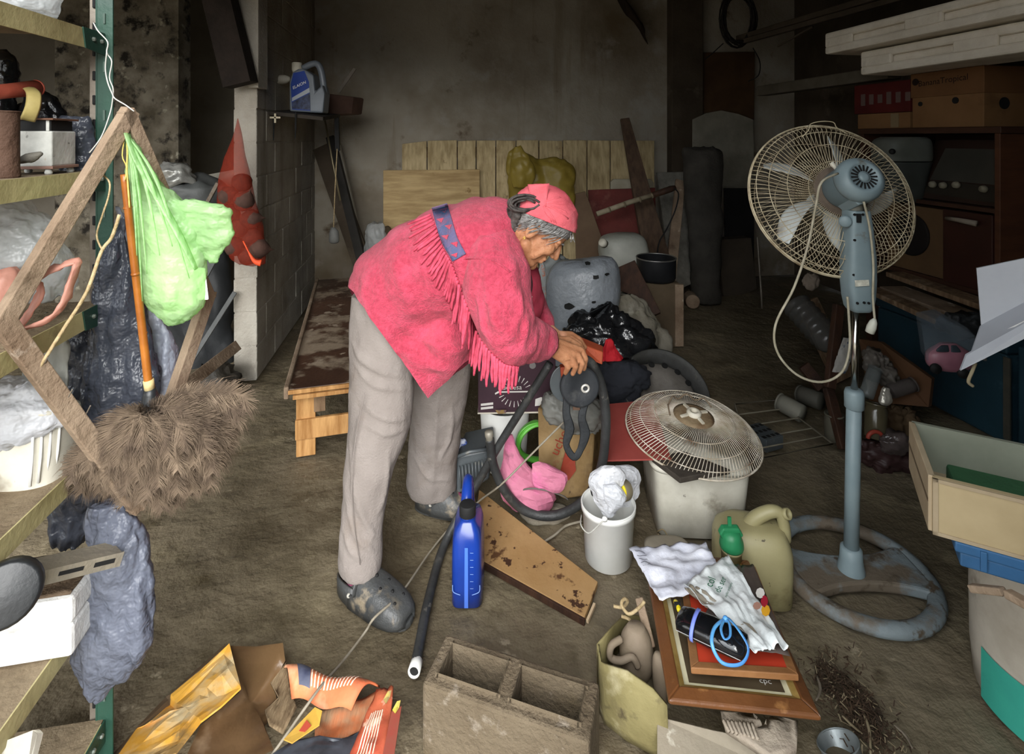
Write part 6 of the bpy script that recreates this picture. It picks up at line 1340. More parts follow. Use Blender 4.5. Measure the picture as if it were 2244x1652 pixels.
for (x, y, w_, h_, ma_) in ((1652, 1300, 10, 12, 'd8d4cc'), (1661, 1318, 8, 14, 'b0283a'), (1645, 1328, 9, 9, 'b98a78'), (1664, 1338, 10, 14, 'e0a52c')):
    mk('picture_patch', lowsheet([G(x + 14 + w_ * math.cos(a), y + h_ * math.sin(a), .268) for a in [i * math.pi / 4 for i in range(8)]], .002), mat('ink_' + ma_, ma_, rough=.5), mg)
ylw = thing('yellow_tag', 'small yellow plastic clip beside the black spectacle case', 'clip', G(1487, 1330, .22))
mk('clip', M().tube([G(1480, 1318, .225), G(1486, 1328, .23), G(1488, 1338, .23)], [.006, .007, .005], 8, k=3), mat('clip_yellow', 'e5d02a', rough=.4), ylw, smooth=True)
mk('band', M().tube([G(1478, 1326, .23), G(1492, 1326, .232)], .0075, 8), blk, ylw)
sc0, sc1 = G(1488, 1352, .262), G(1636, 1420, .275)
sca = (sc1 - sc0).normalized(); scs = sca.cross(Z).normalized()
o = thing('spectacle_case', 'shiny black spectacle case tied with a light blue ribbon', 'case', (sc0 + sc1) / 2 - Z * .02)
L5 = (sc1 - sc0).length
def cs(t, a, b_): return (sc0 + sca * (L5 * t), scs * a, (Z * .95 + sca.cross(scs) * 0) * b_)
gbl = mat('gloss_black', '121315', '1c1d20', 8, .12, .1, 30, spec=.7)
mk('shell', M().loft([cs(-.02, .018, .008), cs(.02, .03, .018), cs(.15, .034, .023), cs(.5, .036, .025), cs(.85, .034, .023), cs(.98, .03, .018), cs(1.02, .018, .008)], 30, True, .75), gbl, o, smooth=True)
mk('lid_line', M().tube([sc0 + sca * (L5 * t) + scs * .0355 + Z * -.004 for t in (.03, .3, .6, .97)], .001, 5), mat('seam_silver', 'a8a8a6', metal=.6, rough=.3), o)
rbm = mat('light_blue_ribbon', '5fa8dc', '4a86d0', 14, .4, spec=.5)
def arc(t, a0, a1, ox=0, n=9, k=1.12): return [sc0 + sca * (L5 * t + ox * i / n) + scs * (.036 * k * math.cos(a0 + (a1 - a0) * i / n)) + Z * (.026 * k * math.sin(a0 + (a1 - a0) * i / n)) for i in range(n + 1)]
mk('ribbon', M().tube(arc(.27, -.6, 2.2, .0), .0048, 6, flat=.25, k=2), mat('periwinkle_ribbon', '7d8fe0', '5f6fc8', 14, .4), o, smooth=True)
mk('ribbon', M().tube([G(1590, 1355, .31), G(1566, 1375, .31), G(1560, 1410, .3), G(1578, 1448, .275), G(1605, 1458, .27), G(1630, 1450, .275), G(1640, 1420, .29), G(1622, 1385, .31), G(1600, 1358, .312)], .0042, 6, k=5, flat=.4, close=True), rbm, o, smooth=True)
mk('bow_loop', M().tube([G(1588, 1358, .315), G(1580, 1378, .32), G(1588, 1400, .318), G(1600, 1392, .32), G(1598, 1365, .32)], .0032, 6, k=5, flat=.4, close=True), rbm, o, smooth=True)
mk('bow_knot', M().ball(G(1590, 1356, .314), .007, 10, 7), rbm, o, smooth=True)
# sack of odds and ends below the pictures
skm = mat('yellowish_sack', '9d9264', '857a50', 5, .75, .4, 30, st=[('74684e', 5, .54, .14), ('b9af8a', 7, .6, .1), ('5d523c', 9, .62, .08)])
o = thing('open_bag', 'stiff muddy yellowish bag standing open left of the framed picture', 'bag', G(1385, 1600))
w0 = [G(1312, 1545), G(1306, 1500), G(1325, 1430, .02)]
outer = [(1310, 1412, 1545, .17), (1316, 1450, 1560, .175), (1325, 1455, 1585, .18), (1375, 1470, 1620, .175), (1430, 1510, 1650, .17), (1462, 1545, 1660, .165)]
vs = []; fs = []
for i, (x, yt, yb, z) in enumerate(outer):
    g = G(x, yb); d_ = g.y
    tp_ = P(x, yt, d_ - .005)
    for k in range(9): vs.append(g.lerp(tp_, k / 8) + V((0, -.008 * math.sin(math.pi * k / 8), 0)))
for i in range(len(outer) - 1):
    for k in range(8): fs.append((i * 9 + k, (i + 1) * 9 + k, (i + 1) * 9 + k + 1, i * 9 + k + 1))
mk('front_wall', M().add(vs, fs), skm, o, smooth=True, solid=.006, cr=(.004, 16, dict(seed=2)))
bw2 = []
for (x, yt, d_) in ((1310, 1412, 1.40), (1345, 1370, 1.52), (1372, 1345, 1.58), (1400, 1350, 1.6), (1430, 1380, 1.58)):
    bw2.append((P(x, yt, d_), V((P(x, yt, d_).x, d_, 0))))
vs = [p for pr in bw2 for p in pr]; fs = [(2 * i, 2 * i + 1, 2 * i + 3, 2 * i + 2) for i in range(len(bw2) - 1)]
mk('back_wall', M().add(vs, fs), skm, o, smooth=True, solid=.006)
clay = mat('clay_grey', '9a8a78', '84755f', 6, .75, .2, 50, st=[('6d5e4c', 6, .6, .12)])
o = thing('clay_jug', 'muddy round jug with a curled handle inside the open bag', 'jug', P(1395, 1480, 1.45))
mk('body', M().sil([(1372, 1375, 1412), (1395, 1362, 1425), (1425, 1358, 1432), (1455, 1362, 1432), (1485, 1375, 1420)], 1.46, .9, 26, 5), clay, o, smooth=True)
mk('handle', M().tube([P(1362, 1400, 1.43), P(1340, 1415, 1.42), P(1338, 1440, 1.415), P(1360, 1448, 1.41), P(1385, 1440, 1.41), P(1398, 1460, 1.41)], .009, 8, k=5), clay, o, smooth=True)
o = mk('muddy_ball', M().sil([(1430, 1435, 1448), (1445, 1430, 1462), (1480, 1430, 1462), (1520, 1435, 1462), (1545, 1445, 1460)], 1.40, .8, 18, 4), clay, smooth=True); tag(o, 'muddy rounded object squeezed beside the frame in the open bag', 'object')
for pts, lb in (([(1345, 1328), (1365, 1330), (1375, 1318), (1368, 1312), (1362, 1325), (1378, 1345), (1400, 1332), (1412, 1318)], 'knotted pale cord end standing out of the open bag'), ([(1362, 1350), (1380, 1358), (1388, 1380), (1395, 1400)], 'bent cord over the clay jug')):
    cord('jute_rope', [P(x, y, 1.5 - .01 * i) for i, (x, y) in enumerate(pts)], .0045, rope_m, lb, k=4)
o = mk('driftwood_stick', M().beam(P(1400, 1310, 1.53), P(1428, 1420, 1.45), .022, .014, up=V((0, -1, 0))), woodG, bev=.003); tag(o, 'short greyish stick poking from the open bag beside the frame', 'stick')
# flat muddy board, ribbed shoe sole, cup, litter
o = mk('muddy_board', M().plate([G(1440, 1568, .09), G(1560, 1598, .09), G(1690, 1625, .09), G(1700, 1690, .06), G(1440, 1690, .06)], Z * -.02), mat('paint_spotted_board', 'a29785', '8d8371', 5, .8, .3, 40, st=[('c3bbab', 12, .62, .06), ('6d6250', 4, .6, .12)]), bev=.002); tag(o, 'muddy grey board along the bottom edge below the frame', 'board')
o = thing('ribbed_sandal', 'muddy pale ribbed sandal under the near edge of the framed picture', 'sandal', G(1680, 1630, .05))
mk('sole', lowsheet([G(x, y, .12) for x, y in ((1580, 1575), (1650, 1578), (1668, 1610), (1690, 1612), (1708, 1585), (1748, 1590), (1745, 1660), (1690, 1670), (1640, 1640), (1590, 1605))], .012), mat('pale_muddy_rubber', 'b5a896', '98897a', 9, .8, .5, 60), o, smooth=True, solid=.02)
for i in range(8): mk('rib', M().tube([G(1585 + 9 * i, 1578 + i, .14), G(1592 + 9 * i, 1592 + 2 * i, .14), G(1598 + 9 * i, 1604 + 2.4 * i, .138)], .004, 6, k=3), MATS['pale_muddy_rubber'], o, smooth=True)
cu = G(1850, 1660, .0)
o = thing('steel_cup', 'empty grey metal cup tipped over in the bottom right foreground', 'cup', cu)
ca_ = V((-.25, .35, .9)).normalized(); cb = P(1850, 1665, 1.27)
mk('body', M().lathe([(.034, -.06), (.038, -.055), (.046, .03), (.0475, .032), (.045, .03), (.036, -.05), (.001, -.05)], cb, ca_, 32), mat('dull_tin', '9aa0a0', '81888a', 8, .4, .1, 40, metal=.5), o, smooth=True)
mk('rim', M().tube([cb + ca_ * .032 + (ca_.orthogonal().normalized() * math.cos(a) + ca_.cross(ca_.orthogonal().normalized()) * math.sin(a)) * .0468 for a in [i * math.pi / 14 for i in range(28)]], .0018, 6, close=True), MATS['dull_tin'], o, smooth=True)
litm = [mat('straw_litter', '9a8b70', '7d6f56', 20, .9), mat('brown_litter', '4c3a2a', '3a2b20', 20, .9), mat('grey_litter', '85796a', '6d6254', 20, .8)]
rl = random.Random(31); lit = M(); lit2 = M()
for i in range(620):
    t = rl.random(); x = 1800 + 150 * t + rl.gauss(0, 30); y = 1450 + 200 * t + rl.gauss(0, 26)
    g = G(x, max(y, 1420), .006 + .012 * rl.random()); a = rl.uniform(0, math.pi); L6 = rl.uniform(.004, .02)
    (lit if i % 6 else lit2).beam(g, g + V((math.cos(a) * L6, math.sin(a) * L6, rl.uniform(-.004, .008))), rl.uniform(.0008, .003), .0012)
o = mk('mud_clods', lowsheet([G(1868 + (78 + 26 * math.sin(5 * a + 1)) * math.cos(a) * .55 + 62 * math.sin(a), 1545 + 95 * math.sin(a) + 10 * math.sin(4 * a), .0) for a in [i * math.pi / 14 for i in range(28)]], .011), mat('dark_clods', '4f4030', '3c3024', 14, .7, .9, 60, bd=.02), smooth=True); tag(o, 'patch of dark churned mud right of the framed picture', 'mud')
o = mk('wood_shavings', lit, litm[1], kind='stuff'); tag(o, 'dark brown shavings and twigs strewn on the floor right of the frame', 'litter')
o = mk('straw_bits', lit2, litm[0], kind='stuff'); tag(o, 'pale straw bits strewn on the floor right of the frame', 'litter')
for i, (pts, ma_, lb) in enumerate(((((1892, 1562), (1905, 1600), (1908, 1660)), 0, 'long pale stalk on the litter by the metal cup'), (((1846, 1568), (1868, 1590), (1890, 1608)), 0, 'flat pale splinter on the litter above the metal cup'), (((1790, 1480), (1798, 1510), (1788, 1535)), 2, 'scrap of clear film beside the right rail of the frame'), (((1960, 1588), (1985, 1612), (2000, 1640)), 2, 'greyish twig at the right end of the litter'))):
    o = mk('twig', M().tube([G(x, y, .016) for x, y in pts], [.003, .004, .002], 6, k=3, flat=.5), litm[ma_], smooth=True); tag(o, lb, 'twig')
# ================================================================ RIGHT SIDE
def Cb(px, py, uc):
    k = (px - CX) / F
    v = (k * (C0.y + EU.y * uc) - C0.x - EU.x * uc) / (EV.x - k * EV.y)
    q = C0 + EU * uc + EV * v; q.z = H - (py - HY) * q.y / F; return q
def vz(px, uc):
    q = Cb(px, 300, uc); return (q - C0).dot(EV)
uc = 4.0; v1, v2 = vz(2192, uc), vz(1885, uc); zt = 1.525; zb = .60
cabm = mat('dark_red_brown_veneer', '4a2f22', '3a241a', 4, .5, .1, 40, stretch=(1, 1, 4), spec=.4)
cab = thing('sideboard', 'dark brown open sideboard against the right wall', 'cabinet', R(4.25, (v1 + v2) / 2, zb))
def cbox(nm, u0, u1, va, vb, z0, z1, ma, par, bev=.003):
    return mk(nm, M().box(R((u0 + u1) / 2, (va + vb) / 2, (z0 + z1) / 2), EU * ((u1 - u0) / 2), EV * (abs(vb - va) / 2), Z * ((z1 - z0) / 2)), ma, par, bev=bev)
cbox('top', uc - .02, 4.6, v1 - .02, v2, zt - .035, zt, cabm, cab)
cbox('side', uc, 4.6, v1, v1 + .03, zb, zt - .035, mat('lit_veneer', '5f3c29', '4c2f20', 4, .5, .1, 40, stretch=(1, 1, 4)), cab)  # near side paler: light put into the veneer colour
cbox('side', uc, 4.6, v2 - .03, v2, zb, zt - .035, cabm, cab)
cbox('back', 4.58, 4.6, v1, v2, zb, zt - .035, cabm, cab)
cbox('middle_shelf', uc + .01, 4.58, v1 + .03, v2 - .03, 1.06, 1.085, cabm, cab)
cbox('bottom', uc, 4.6, v1, v2, zb, zb + .03, cabm, cab)
vd = vz(2070, uc)
dr = cbox('door', uc - .012, uc + .008, v1 + .03, vd, zb + .03, 1.05, mat('red_brown_door', '3f211a', '321a14', 4, .45, .05, 30, spec=.4), cab)
mk('handle', M().tube([Cb(2074, 478, uc - .04), Cb(2100, 482, uc - .045), Cb(2140, 490, uc - .04)], [.012, .013, .016], 10), mat('bone_handle', '9a8f80', '857a6a', 9, .5), dr, smooth=True)
for y_, z_ in ((zb + .15, 0),): mk('leg', M().box(R(uc + .05, v1 + .05, zb / 2), EU * .025, EV * .025, Z * (zb / 2)), cabm, cab)
for uu, vv in ((4.55, v1 + .05), (uc + .05, v2 - .05), (4.55, v2 - .05)): mk('leg', M().box(R(uu, vv, zb / 2), EU * .025, EV * .025, Z * (zb / 2)), cabm, cab)
# speaker inside
spk = thing('loudspeaker', 'wooden loudspeaker box with a round dark cone in the sideboard', 'loudspeaker', R(4.2, (vd + v2) / 2, zb + .03))
va_, vb_ = vd + .01, vz(1940, uc)
cbox('box', uc + .02, 4.35, va_, vb_, zb + .031, 1.04, mat('pale_veneer', '6b5238', '5a4430', 4, .6), spk)
mk('cone', M().lathe([(.13, 0), (.135, .008), (.12, .012), (.03, .002), (.001, .006)], R(uc + .02, (va_ + vb_) / 2 + .03, .86), -EU, 30), mat('black_cone', '1c1512', '120d0b', 6, .8), spk, smooth=True)
# old television or radiogram with knobs
tv = thing('old_radio_set', 'old dark brown appliance with a grey panel and four pale knobs in the sideboard', 'appliance', R(4.2, v1 + .25, 1.085))
tp1, tp2, tp3, tp4 = Cb(2000, 452, uc + .06), Cb(2186, 468, uc + .06), Cb(2186, 305, uc + .2), Cb(2050, 305, uc + .2)
for q_ in (tp1, tp2): q_.z = 1.088
mk('cabinet', M().plate([tp1, tp2, tp3, tp4], EU * .18), mat('brown_bakelite', '3b2a22', '2e2019', 5, .45, spec=.45), tv, bev=.008)
def tq(u, v, l=.004): return (tp1 * (1 - u) + tp2 * u) * (1 - v) + (tp4 * (1 - u) + tp3 * u) * v - EU * l
mk('panel', M().plate([tq(.16, .32), tq(1, .32), tq(1, .85), tq(.24, .85)], -EU * .004), mat('grey_glass', '4a4740', '3c3a34', 4, .3, spec=.5), tv, bev=.002)
mk('fascia', M().plate([tq(.12, .1), tq(1, .06), tq(1, .3), tq(.16, .3)], -EU * .003), mat('olive_fascia', '38322a', '2e2922', 5, .5), tv)
kmt = mat('cream_dial', '97907d', '7d7663', 9, .5)
for x, y in ((2051, 404), (2074, 406), (2103, 405), (2163, 414)): mk('knob', M().lathe([(.019, 0), (.021, .004), (.018, .022), (.001, .024)], Cb(x, y, uc + .085) - EU * .015, -EU, 16), kmt, tv, smooth=True)
o = thing('grey_appliance', 'small rounded grey appliance in the sideboard behind the fan', 'appliance', Cb(1980, 378, uc + .1))
mk('body', M().sil([(300, 1940, 2018), (310, 1925, 2026), (340, 1922, 2028), (352, 1924, 2026)], 3.4, .8, 26, 4, pw=.6), mat('grey_green_plastic', '6d7069', '5a5d56', 5, .5), o, smooth=True)
mk('lower_body', M().sil([(354, 1924, 2027), (375, 1928, 2022), (440, 1940, 2010)], 3.42, .8, 26, 4, pw=.6), mat('dark_green_grey', '474b48', '3a3d3a', 5, .5), o, smooth=True)
mk('knob', M().ball(P(1955, 332, 3.24), .018), blk, o, smooth=True)
# cartons on top
cardm = mat('brown_cardboard', '8d6844', '7b5937', 3, .85, .15, 30, st=[('6d4e30', 4, .62, .12)])
bv1, bv2 = vz(2156, uc), vz(1999, uc)
bxn = thing('banana_carton', 'brown cardboard fruit carton with round holes on top of the sideboard', 'carton', R(4.2, (bv1 + bv2) / 2, zt))
cbox('body', uc, uc + .45, bv1, bv2, zt + .001, 1.80, cardm, bxn, .004)
cbox('lid', uc - .006, uc + .456, bv1 - .006, bv2 + .006, 1.71, 1.86, mat('carton_lid', '7c5736', '6c4a2c', 3, .85, .15, 30), bxn, .004)
for x, y, r_ in ((2017, 228, .014), (2094, 220, .019)): mk('vent_hole', M().lathe([(r_, 0), (r_, .003), (.001, .003)], Cb(x, y, uc - .004), -EU, 18), blk, bxn)
mk('hand_hole', M().lathe([(.033, 0), (.033, .003), (.001, .003)], R(uc + .13, bv1 - .001, 1.655), -EV, 22), blk, bxn)
o_ = Cb(2012, 190, uc - .008); text('BananaTropical', o_, Cb(2135, 172, uc - .008) - o_, Z, .05, mat('dark_ink', '241610'), bxn, ext=.0)
mk('logo', M().lathe([(.022, 0), (.022, .001), (.001, .001)], Cb(2006, 180, uc - .008), -EU, 12), MATS['dark_ink'], bxn)
rv1, rv2 = bv2 + .015, vz(1872, uc)
o = thing('red_carton', 'flat red printed carton on brown boards behind the fruit carton', 'carton', R(4.2, (rv1 + rv2) / 2, 1.62))
cbox('body', uc, uc + .4, rv1, rv2, 1.63, 1.83, mat('red_printed_card', '5e1d1a', '4c1614', 4, .7), o)
for i in range(6):
    a0 = rv2 - .08 - i * .07
    mk('printed_mark', M().box(R(uc - .002, a0, 1.725), EU * .001, EV * .018, Z * (.04 - .006 * (i % 3))), mat('greyish_print', '6d5a54'), o)
o = thing('brown_carton', 'worn brown carton under the flat red carton', 'carton', R(4.2, (rv1 + rv2) / 2, zt))
cbox('body', uc + .01, uc + .38, rv1 + .01, rv2 - .02, zt + .001, 1.628, cardm, o)
mk('tape', M().box(R(uc + .008, rv1 + .12, 1.577), EU * .001, EV * .03, Z * .045), mat('tan_tape', '8d7a5c', rough=.5), o)
# expanded foam mouldings lying on the cartons
fmm = mat('dusty_foam', 'efe8da', 'dbd2c2', 6, .9, .3, 60, st=[('b5aa98', 3, .6, .14)])
dirF = -EV
def moulding(nm, st_, ln, w_, h_, lb, seed):
    t_ = thing(nm, lb, 'foam moulding', st_)
    for dz_, ww, hh, oo_ in ((0, w_, h_ * .34, 0), (h_ * .33, w_ * .86, h_ * .3, .03), (h_ * .62, w_, h_ * .32, -.0)):
        p0 = st_ + Z * (dz_ + hh / 2) + dirF * oo_; p1 = p0 + dirF * ln
        mk('step', M().beam(p0, p1, ww, hh), fmm, t_, bev=.012)
    for i in (0, 2): mk('lug', M().box(st_ - EU * (w_ / 2 - .006) + dirF * (.12 + .3 * i) + Z * (h_ * .5), EU * .012, dirF * .11, Z * (h_ * .2)), fmm, t_, bev=.008)
    return t_
lo_p = P(1885, 165, 3.42); up_p = P(1804, 118, 3.6)
lo_p.z = 1.862
moulding('foam_moulding', lo_p + EU * .16, 1.5, .32, .155, 'lower dusty white foam moulding lying on the cartons', 1)
up_p.z = 2.02
moulding('foam_moulding', up_p + EU * .16, 1.7, .30, .15, 'upper dusty white foam moulding reaching further over the fan', 2)
o = mk('foam_piece', M().plate([P(2160, -20, 2.6), P(2300, -40, 2.5), P(2300, 30, 2.5), P(2215, 60, 2.6), P(2165, 10, 2.6)], V((.1, .25, 0))), fmm, bev=.02); tag(o, 'pale foam block in the top right corner', 'foam block')
# poles under the roof
for nm, a, b_, r_, ma_, lb in (('wooden_pole', (1670, 200, 4.95), (1960, 158, 3.55), .055, mat('dusty_pole', '6f675a', '5b5448', 6, .8), 'thick dusty pole running along the right wall'), ('wooden_lath', (1618, 84, 5.3), (2020, -35, 3.55), .03, mat('dim_slat', '63584c', '51483d', 6, .8), 'upper of two long slats stored under the roof'), ('wooden_lath', (1625, 92, 5.2), (2060, -28, 3.5), .028, mat('dim_slat', '63584c'), 'lower of two long slats stored under the roof'), ('stick', (1703, 102, 4.8), (1782, 58, 4.5), .012, mat('dim_slat', '63584c'), 'short thin stick below the long slats')):
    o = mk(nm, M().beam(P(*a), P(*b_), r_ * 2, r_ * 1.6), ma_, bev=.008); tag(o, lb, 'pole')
coil = M(); rc_ = random.Random(12)
for i in range(14):
    cx_, cy_ = 1618 + rc_.uniform(-4, 4), 40 + rc_.uniform(-5, 5); ra_, rb2 = rc_.uniform(30, 38), rc_.uniform(50, 64)
    coil.tube([P(cx_ + ra_ * math.cos(a), cy_ + rb2 * math.sin(a), 5.15 + rc_.uniform(-.02, .02)) for a in [k * math.pi / 10 for k in range(20)]], .008, 5, close=True)
o = mk('wire_coil', coil, mat('dark_cable', '241f1b', rough=.7)); tag(o, 'coil of dark cable hanging high in the right corner', 'coil')
cord('thin_wire', [P(1585, 95, 5.2), P(1560, 118, 5.3), P(1545, 130, 5.35)], .005, blk, 'loose dark wire end below the cable coil')
cord('thin_wire', [P(1650, 105, 5.2), P(1665, 135, 5.15), P(1662, 165, 5.15), P(1640, 178, 5.2)], .005, blk, 'loop of dark wire beside the brown wall panel')
o = mk('dark_wall_mark', M().tube([B(1352, -20, -.13), B(1375, 20, -.15), B(1400, 55, -.12), B(1420, 98, -.06)], [.09, .11, .08, .01], 10, k=4, flat=.35), mat('dark_brown_mark', '3a2f26', '2b231c', 6, .95, .5, 40), smooth=True, cr=(.015, 8)); tag(o, 'dark curved piece high on the back wall', 'rag')  # curved piece standing in for a dark diagonal mark on the wall
for nm, pts, r_, lb in (('hanging_sheet_edge', [(1660, 520, 4.7), (1668, 640, 4.6), (1670, 676, 4.6)], .008, 'thin pale strip hanging in the dark behind the fan'),):
    o = mk('metal_strip', M().tube([P(*p) for p in pts], r_, 6), slotm); tag(o, lb, 'strip')

# blue trunk with boards on it
tru = mat('dark_blue_paint', '24414d', '1c343e', 4, .45, .15, 40, spec=.4, st=[('3a5560', 6, .62, .1)])
ut = 3.74; tv1, tv2 = vz(2207, ut), vz(1922, ut)
tk_ = thing('storage_chest', 'big dark blue metal trunk in front of the sideboard', 'trunk', R(ut + .12, (tv1 + tv2) / 2, 0))
cbox('body', ut, ut + .24, tv1, tv2, .001, .43, tru, tk_, .012)
cbox('lid', ut - .008, ut + .248, tv1 - .008, tv2 + .008, .435, .52, tru, tk_, .01)
mk('corner_trim', M().beam(R(ut - .004, tv1 - .003, .03), R(ut - .004, tv1 - .003, .42), .03, .008, up=EU), mat('worn_trim', '4a4a44', '5d584c', 12, .6, metal=.3), tk_)
mk('latch', M().box(R(ut - .008, tv1 + .12, .40), EU * .006, EV * .03, Z * .035), mat('dull_steel', '8d8d86', rough=.4, metal=.5), tk_, bev=.003)
o = mk('trunk_neighbour', M().box(R(ut + .1, tv1 - .26, .25), EU * .12, EV * .2, Z * .249), tru, bev=.01); tag(o, 'second dark blue metal box at the right edge of the picture', 'box')
for i, (a, b_, w_, t_, lb) in enumerate((((1930, 618, 3.3), (2150, 690, 2.65), .16, .025, 'wide pale plank lying on the blue trunk'), ((1905, 628, 3.3), (2110, 712, 2.6), .09, .03, 'narrow brown plank lying on the front edge of the blue trunk'), ((1925, 592, 3.4), (2140, 650, 2.7), .12, .03, 'brown plank at the back of the pile on the trunk'))):
    pa, pb = P(*a), P(*b_); z_ = .54 + (.0, .0, .06)[i]; pa.z = z_; pb.z = z_
    o = mk('plank', M().beam(pa + EU * (.08, .0, .12)[i], pb + EU * (.06, -.01, .12)[i], w_, t_), (woodG, woodO, woodO)[i], bev=.004); tag(o, lb, 'plank')
bag('dark_bag', [(690, 2080, 2130), (705, 2060, 2180), (730, 2070, 2215)], 2.62, darkt, 'dark limp sack lying on the blue trunk', tk=.6, amp=.02, seed=3)
# packaged toy car hanging on the trunk
tc = P(2082, 778, 2.42)
tcy = thing('toy_car_package', 'pink toy beetle-shaped car in a clear plastic pack by the trunk', 'toy', tc)
mk('clear_pack', M().plate([P(2018, 700, 2.4), P(2060, 692, 2.42), P(2138, 735, 2.4), P(2130, 815, 2.38), P(2030, 790, 2.39)], V((.05, .1, 0))), mat('pack_film', 'a5b4c0', '8795a2', 8, .2, .3, 20, trans=.72), tcy, bev=.006)
pk = mat('pink_toy_paint', 'b5808c', '8d5a68', 3, .4, spec=.4)
mk('car_body', M().sil([(752, 2058, 2094), (760, 2048, 2108), (772, 2032, 2124), (788, 2030, 2130), (800, 2034, 2128), (808, 2045, 2118)], 2.4, .5, 26, 5), pk, tcy, smooth=True)
mk('car_window', M().sil([(757, 2062, 2078), (766, 2052, 2080), (770, 2052, 2080)], 2.365, .25, 14, 3), mat('toy_glass', '39424a', rough=.2), tcy, smooth=True)
mk('car_window', M().sil([(757, 2084, 2096), (766, 2084, 2104), (771, 2084, 2106)], 2.365, .25, 14, 3), MATS['toy_glass'], tcy, smooth=True)
for x, y in ((2048, 806), (2108, 816)): mk('wheel', M().lathe([(.001, 0), (.02, 0), (.022, .004), (.022, .014), (.001, .016)], P(x, y, 2.36), V((-.2, -1, 0)), 16), blk, tcy, smooth=True)
# litter pile between fan and trunk
cord('pale_hook', [P(2138, 795, 1.335), P(2130, 815, 1.33), P(2122, 836, 1.33), P(2132, 846, 1.33)], .004, mat('bone', '8d8268'), 'little bone-coloured hook hanging from the white folded profile')
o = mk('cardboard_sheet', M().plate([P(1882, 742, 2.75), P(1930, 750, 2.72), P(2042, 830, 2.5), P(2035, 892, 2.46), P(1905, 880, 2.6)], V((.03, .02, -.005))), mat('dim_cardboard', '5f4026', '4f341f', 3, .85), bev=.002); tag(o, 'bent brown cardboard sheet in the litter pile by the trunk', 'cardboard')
petm = mat('clear_pet', '9aa09e', '7d8381', 8, .15, .3, 30, trans=.45, spec=.6)
pw = thing('ribbed_water_bottle', 'ribbed clear plastic water bottle lying behind the fan pole', 'bottle', P(1775, 740, 2.9))
ba, bb = P(1745, 668, 3.0), P(1815, 745, 2.8); prf = []
for i in range(21): prf.append((.075 + .006 * math.sin(i * 1.9), (bb - ba).length * i / 20))
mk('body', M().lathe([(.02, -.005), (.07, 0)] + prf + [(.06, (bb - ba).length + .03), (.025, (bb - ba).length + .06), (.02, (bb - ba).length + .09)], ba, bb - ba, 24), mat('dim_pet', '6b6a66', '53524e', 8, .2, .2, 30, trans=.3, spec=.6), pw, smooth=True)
mk('cap', M().lathe([(.022, 0), (.022, .03), (.001, .03)], bb + (bb - ba).normalized() * .09, bb - ba, 14), plWd, pw)
for i, (a, b_, w_, lb) in enumerate((((1838, 668, 2.7), (1818, 850, 2.6), .05, 'tall brown stake standing in the litter pile left of the fan pole'), ((1815, 850, 2.65), (1850, 985, 2.5), .05, 'brown stake lying below the tall one in the litter pile'), ((1768, 660, 3.3), (1850, 830, 3.2), .14, 'brown board behind the ribbed water bottle'), ((1760, 800, 2.9), (1800, 850, 2.85), .06, 'short brown offcut in the dark behind the fan pole'))):
    o = mk('wooden_stake', M().beam(P(*a), P(*b_), w_, .03, up=V((.2, -1, 0))), woodD if i != 2 else woodO, bev=.004); tag(o, lb, 'stake')
bag('pale_rag', [(598, 1768, 1784), (610, 1762, 1796), (622, 1760, 1790), (632, 1764, 1776)], 2.9, mat('pale_rag', '8a7d70', '74685c', 6, .9), 'small pale rag just below the fan guard', amp=.01, seed=2)
def can(a, b_, r_, ma_, lb, nm='plastic_cup', capm=None):
    a, b_ = P(*a), P(*b_); t_ = thing(nm, lb, 'container', a)
    L7 = (b_ - a).length
    mk('body', M().lathe([(.001, 0), (r_ * .92, 0), (r_, .006), (r_, L7 * .8), (r_ * .9, L7), (r_ * .82, L7), (r_ * .85, L7 * .6), (.001, L7 * .55)], a, b_ - a, 20), ma_, t_, smooth=True)
    mk('lip', M().lathe([(r_ * .92, L7 - .004), (r_ * 1.03, L7 - .003), (r_ * 1.03, L7 + .003), (r_ * .9, L7 + .004)], a, b_ - a, 20, cap=False), ma_, t_, smooth=True)
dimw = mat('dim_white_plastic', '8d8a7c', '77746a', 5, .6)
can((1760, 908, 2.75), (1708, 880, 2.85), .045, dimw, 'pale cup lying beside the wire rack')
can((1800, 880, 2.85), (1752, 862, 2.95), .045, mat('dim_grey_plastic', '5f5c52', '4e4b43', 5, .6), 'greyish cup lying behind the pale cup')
can((1828, 962, 2.6), (1828, 908, 2.6), .042, mat('olive_grey_tin', '6a6658', '565246', 5, .6), 'upright greyish can left of the fan pole', 'tin_can')
can((1898, 868, 2.45), (1918, 808, 2.5), .03, petm, 'clear bottle standing tilted right of the fan pole', 'plastic_bottle')
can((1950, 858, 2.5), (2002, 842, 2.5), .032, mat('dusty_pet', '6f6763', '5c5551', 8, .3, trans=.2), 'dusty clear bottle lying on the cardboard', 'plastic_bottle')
can((1918, 960, 2.42), (1920, 885, 2.45), .045, mat('brown_jar', '57503c', '474130', 8, .2, .1, 20, spec=.7), 'brownish glass jar in the litter pile right of the fan pole', 'glass_jar')
bag('dirty_film', [(770, 1908, 1930), (790, 1900, 1945), (815, 1905, 1965), (840, 1930, 1965)], 2.56, mat('dirty_clear_film', '857d74', '6d665e', 8, .4, .3, 20, trans=.15), 'dirty crumpled film on the cardboard sheet', amp=.02, seed=4)
bag('label_scrap', [(740, 1848, 1866), (765, 1838, 1870), (790, 1830, 1866), (815, 1822, 1850)], 2.55, mat('printed_scrap', '9a9690', '3f4a5c', 18, .6, lo=.55, hi=.6), 'printed wrapper scrap left of the chrome pole', amp=.006, seed=5, tk=.25)
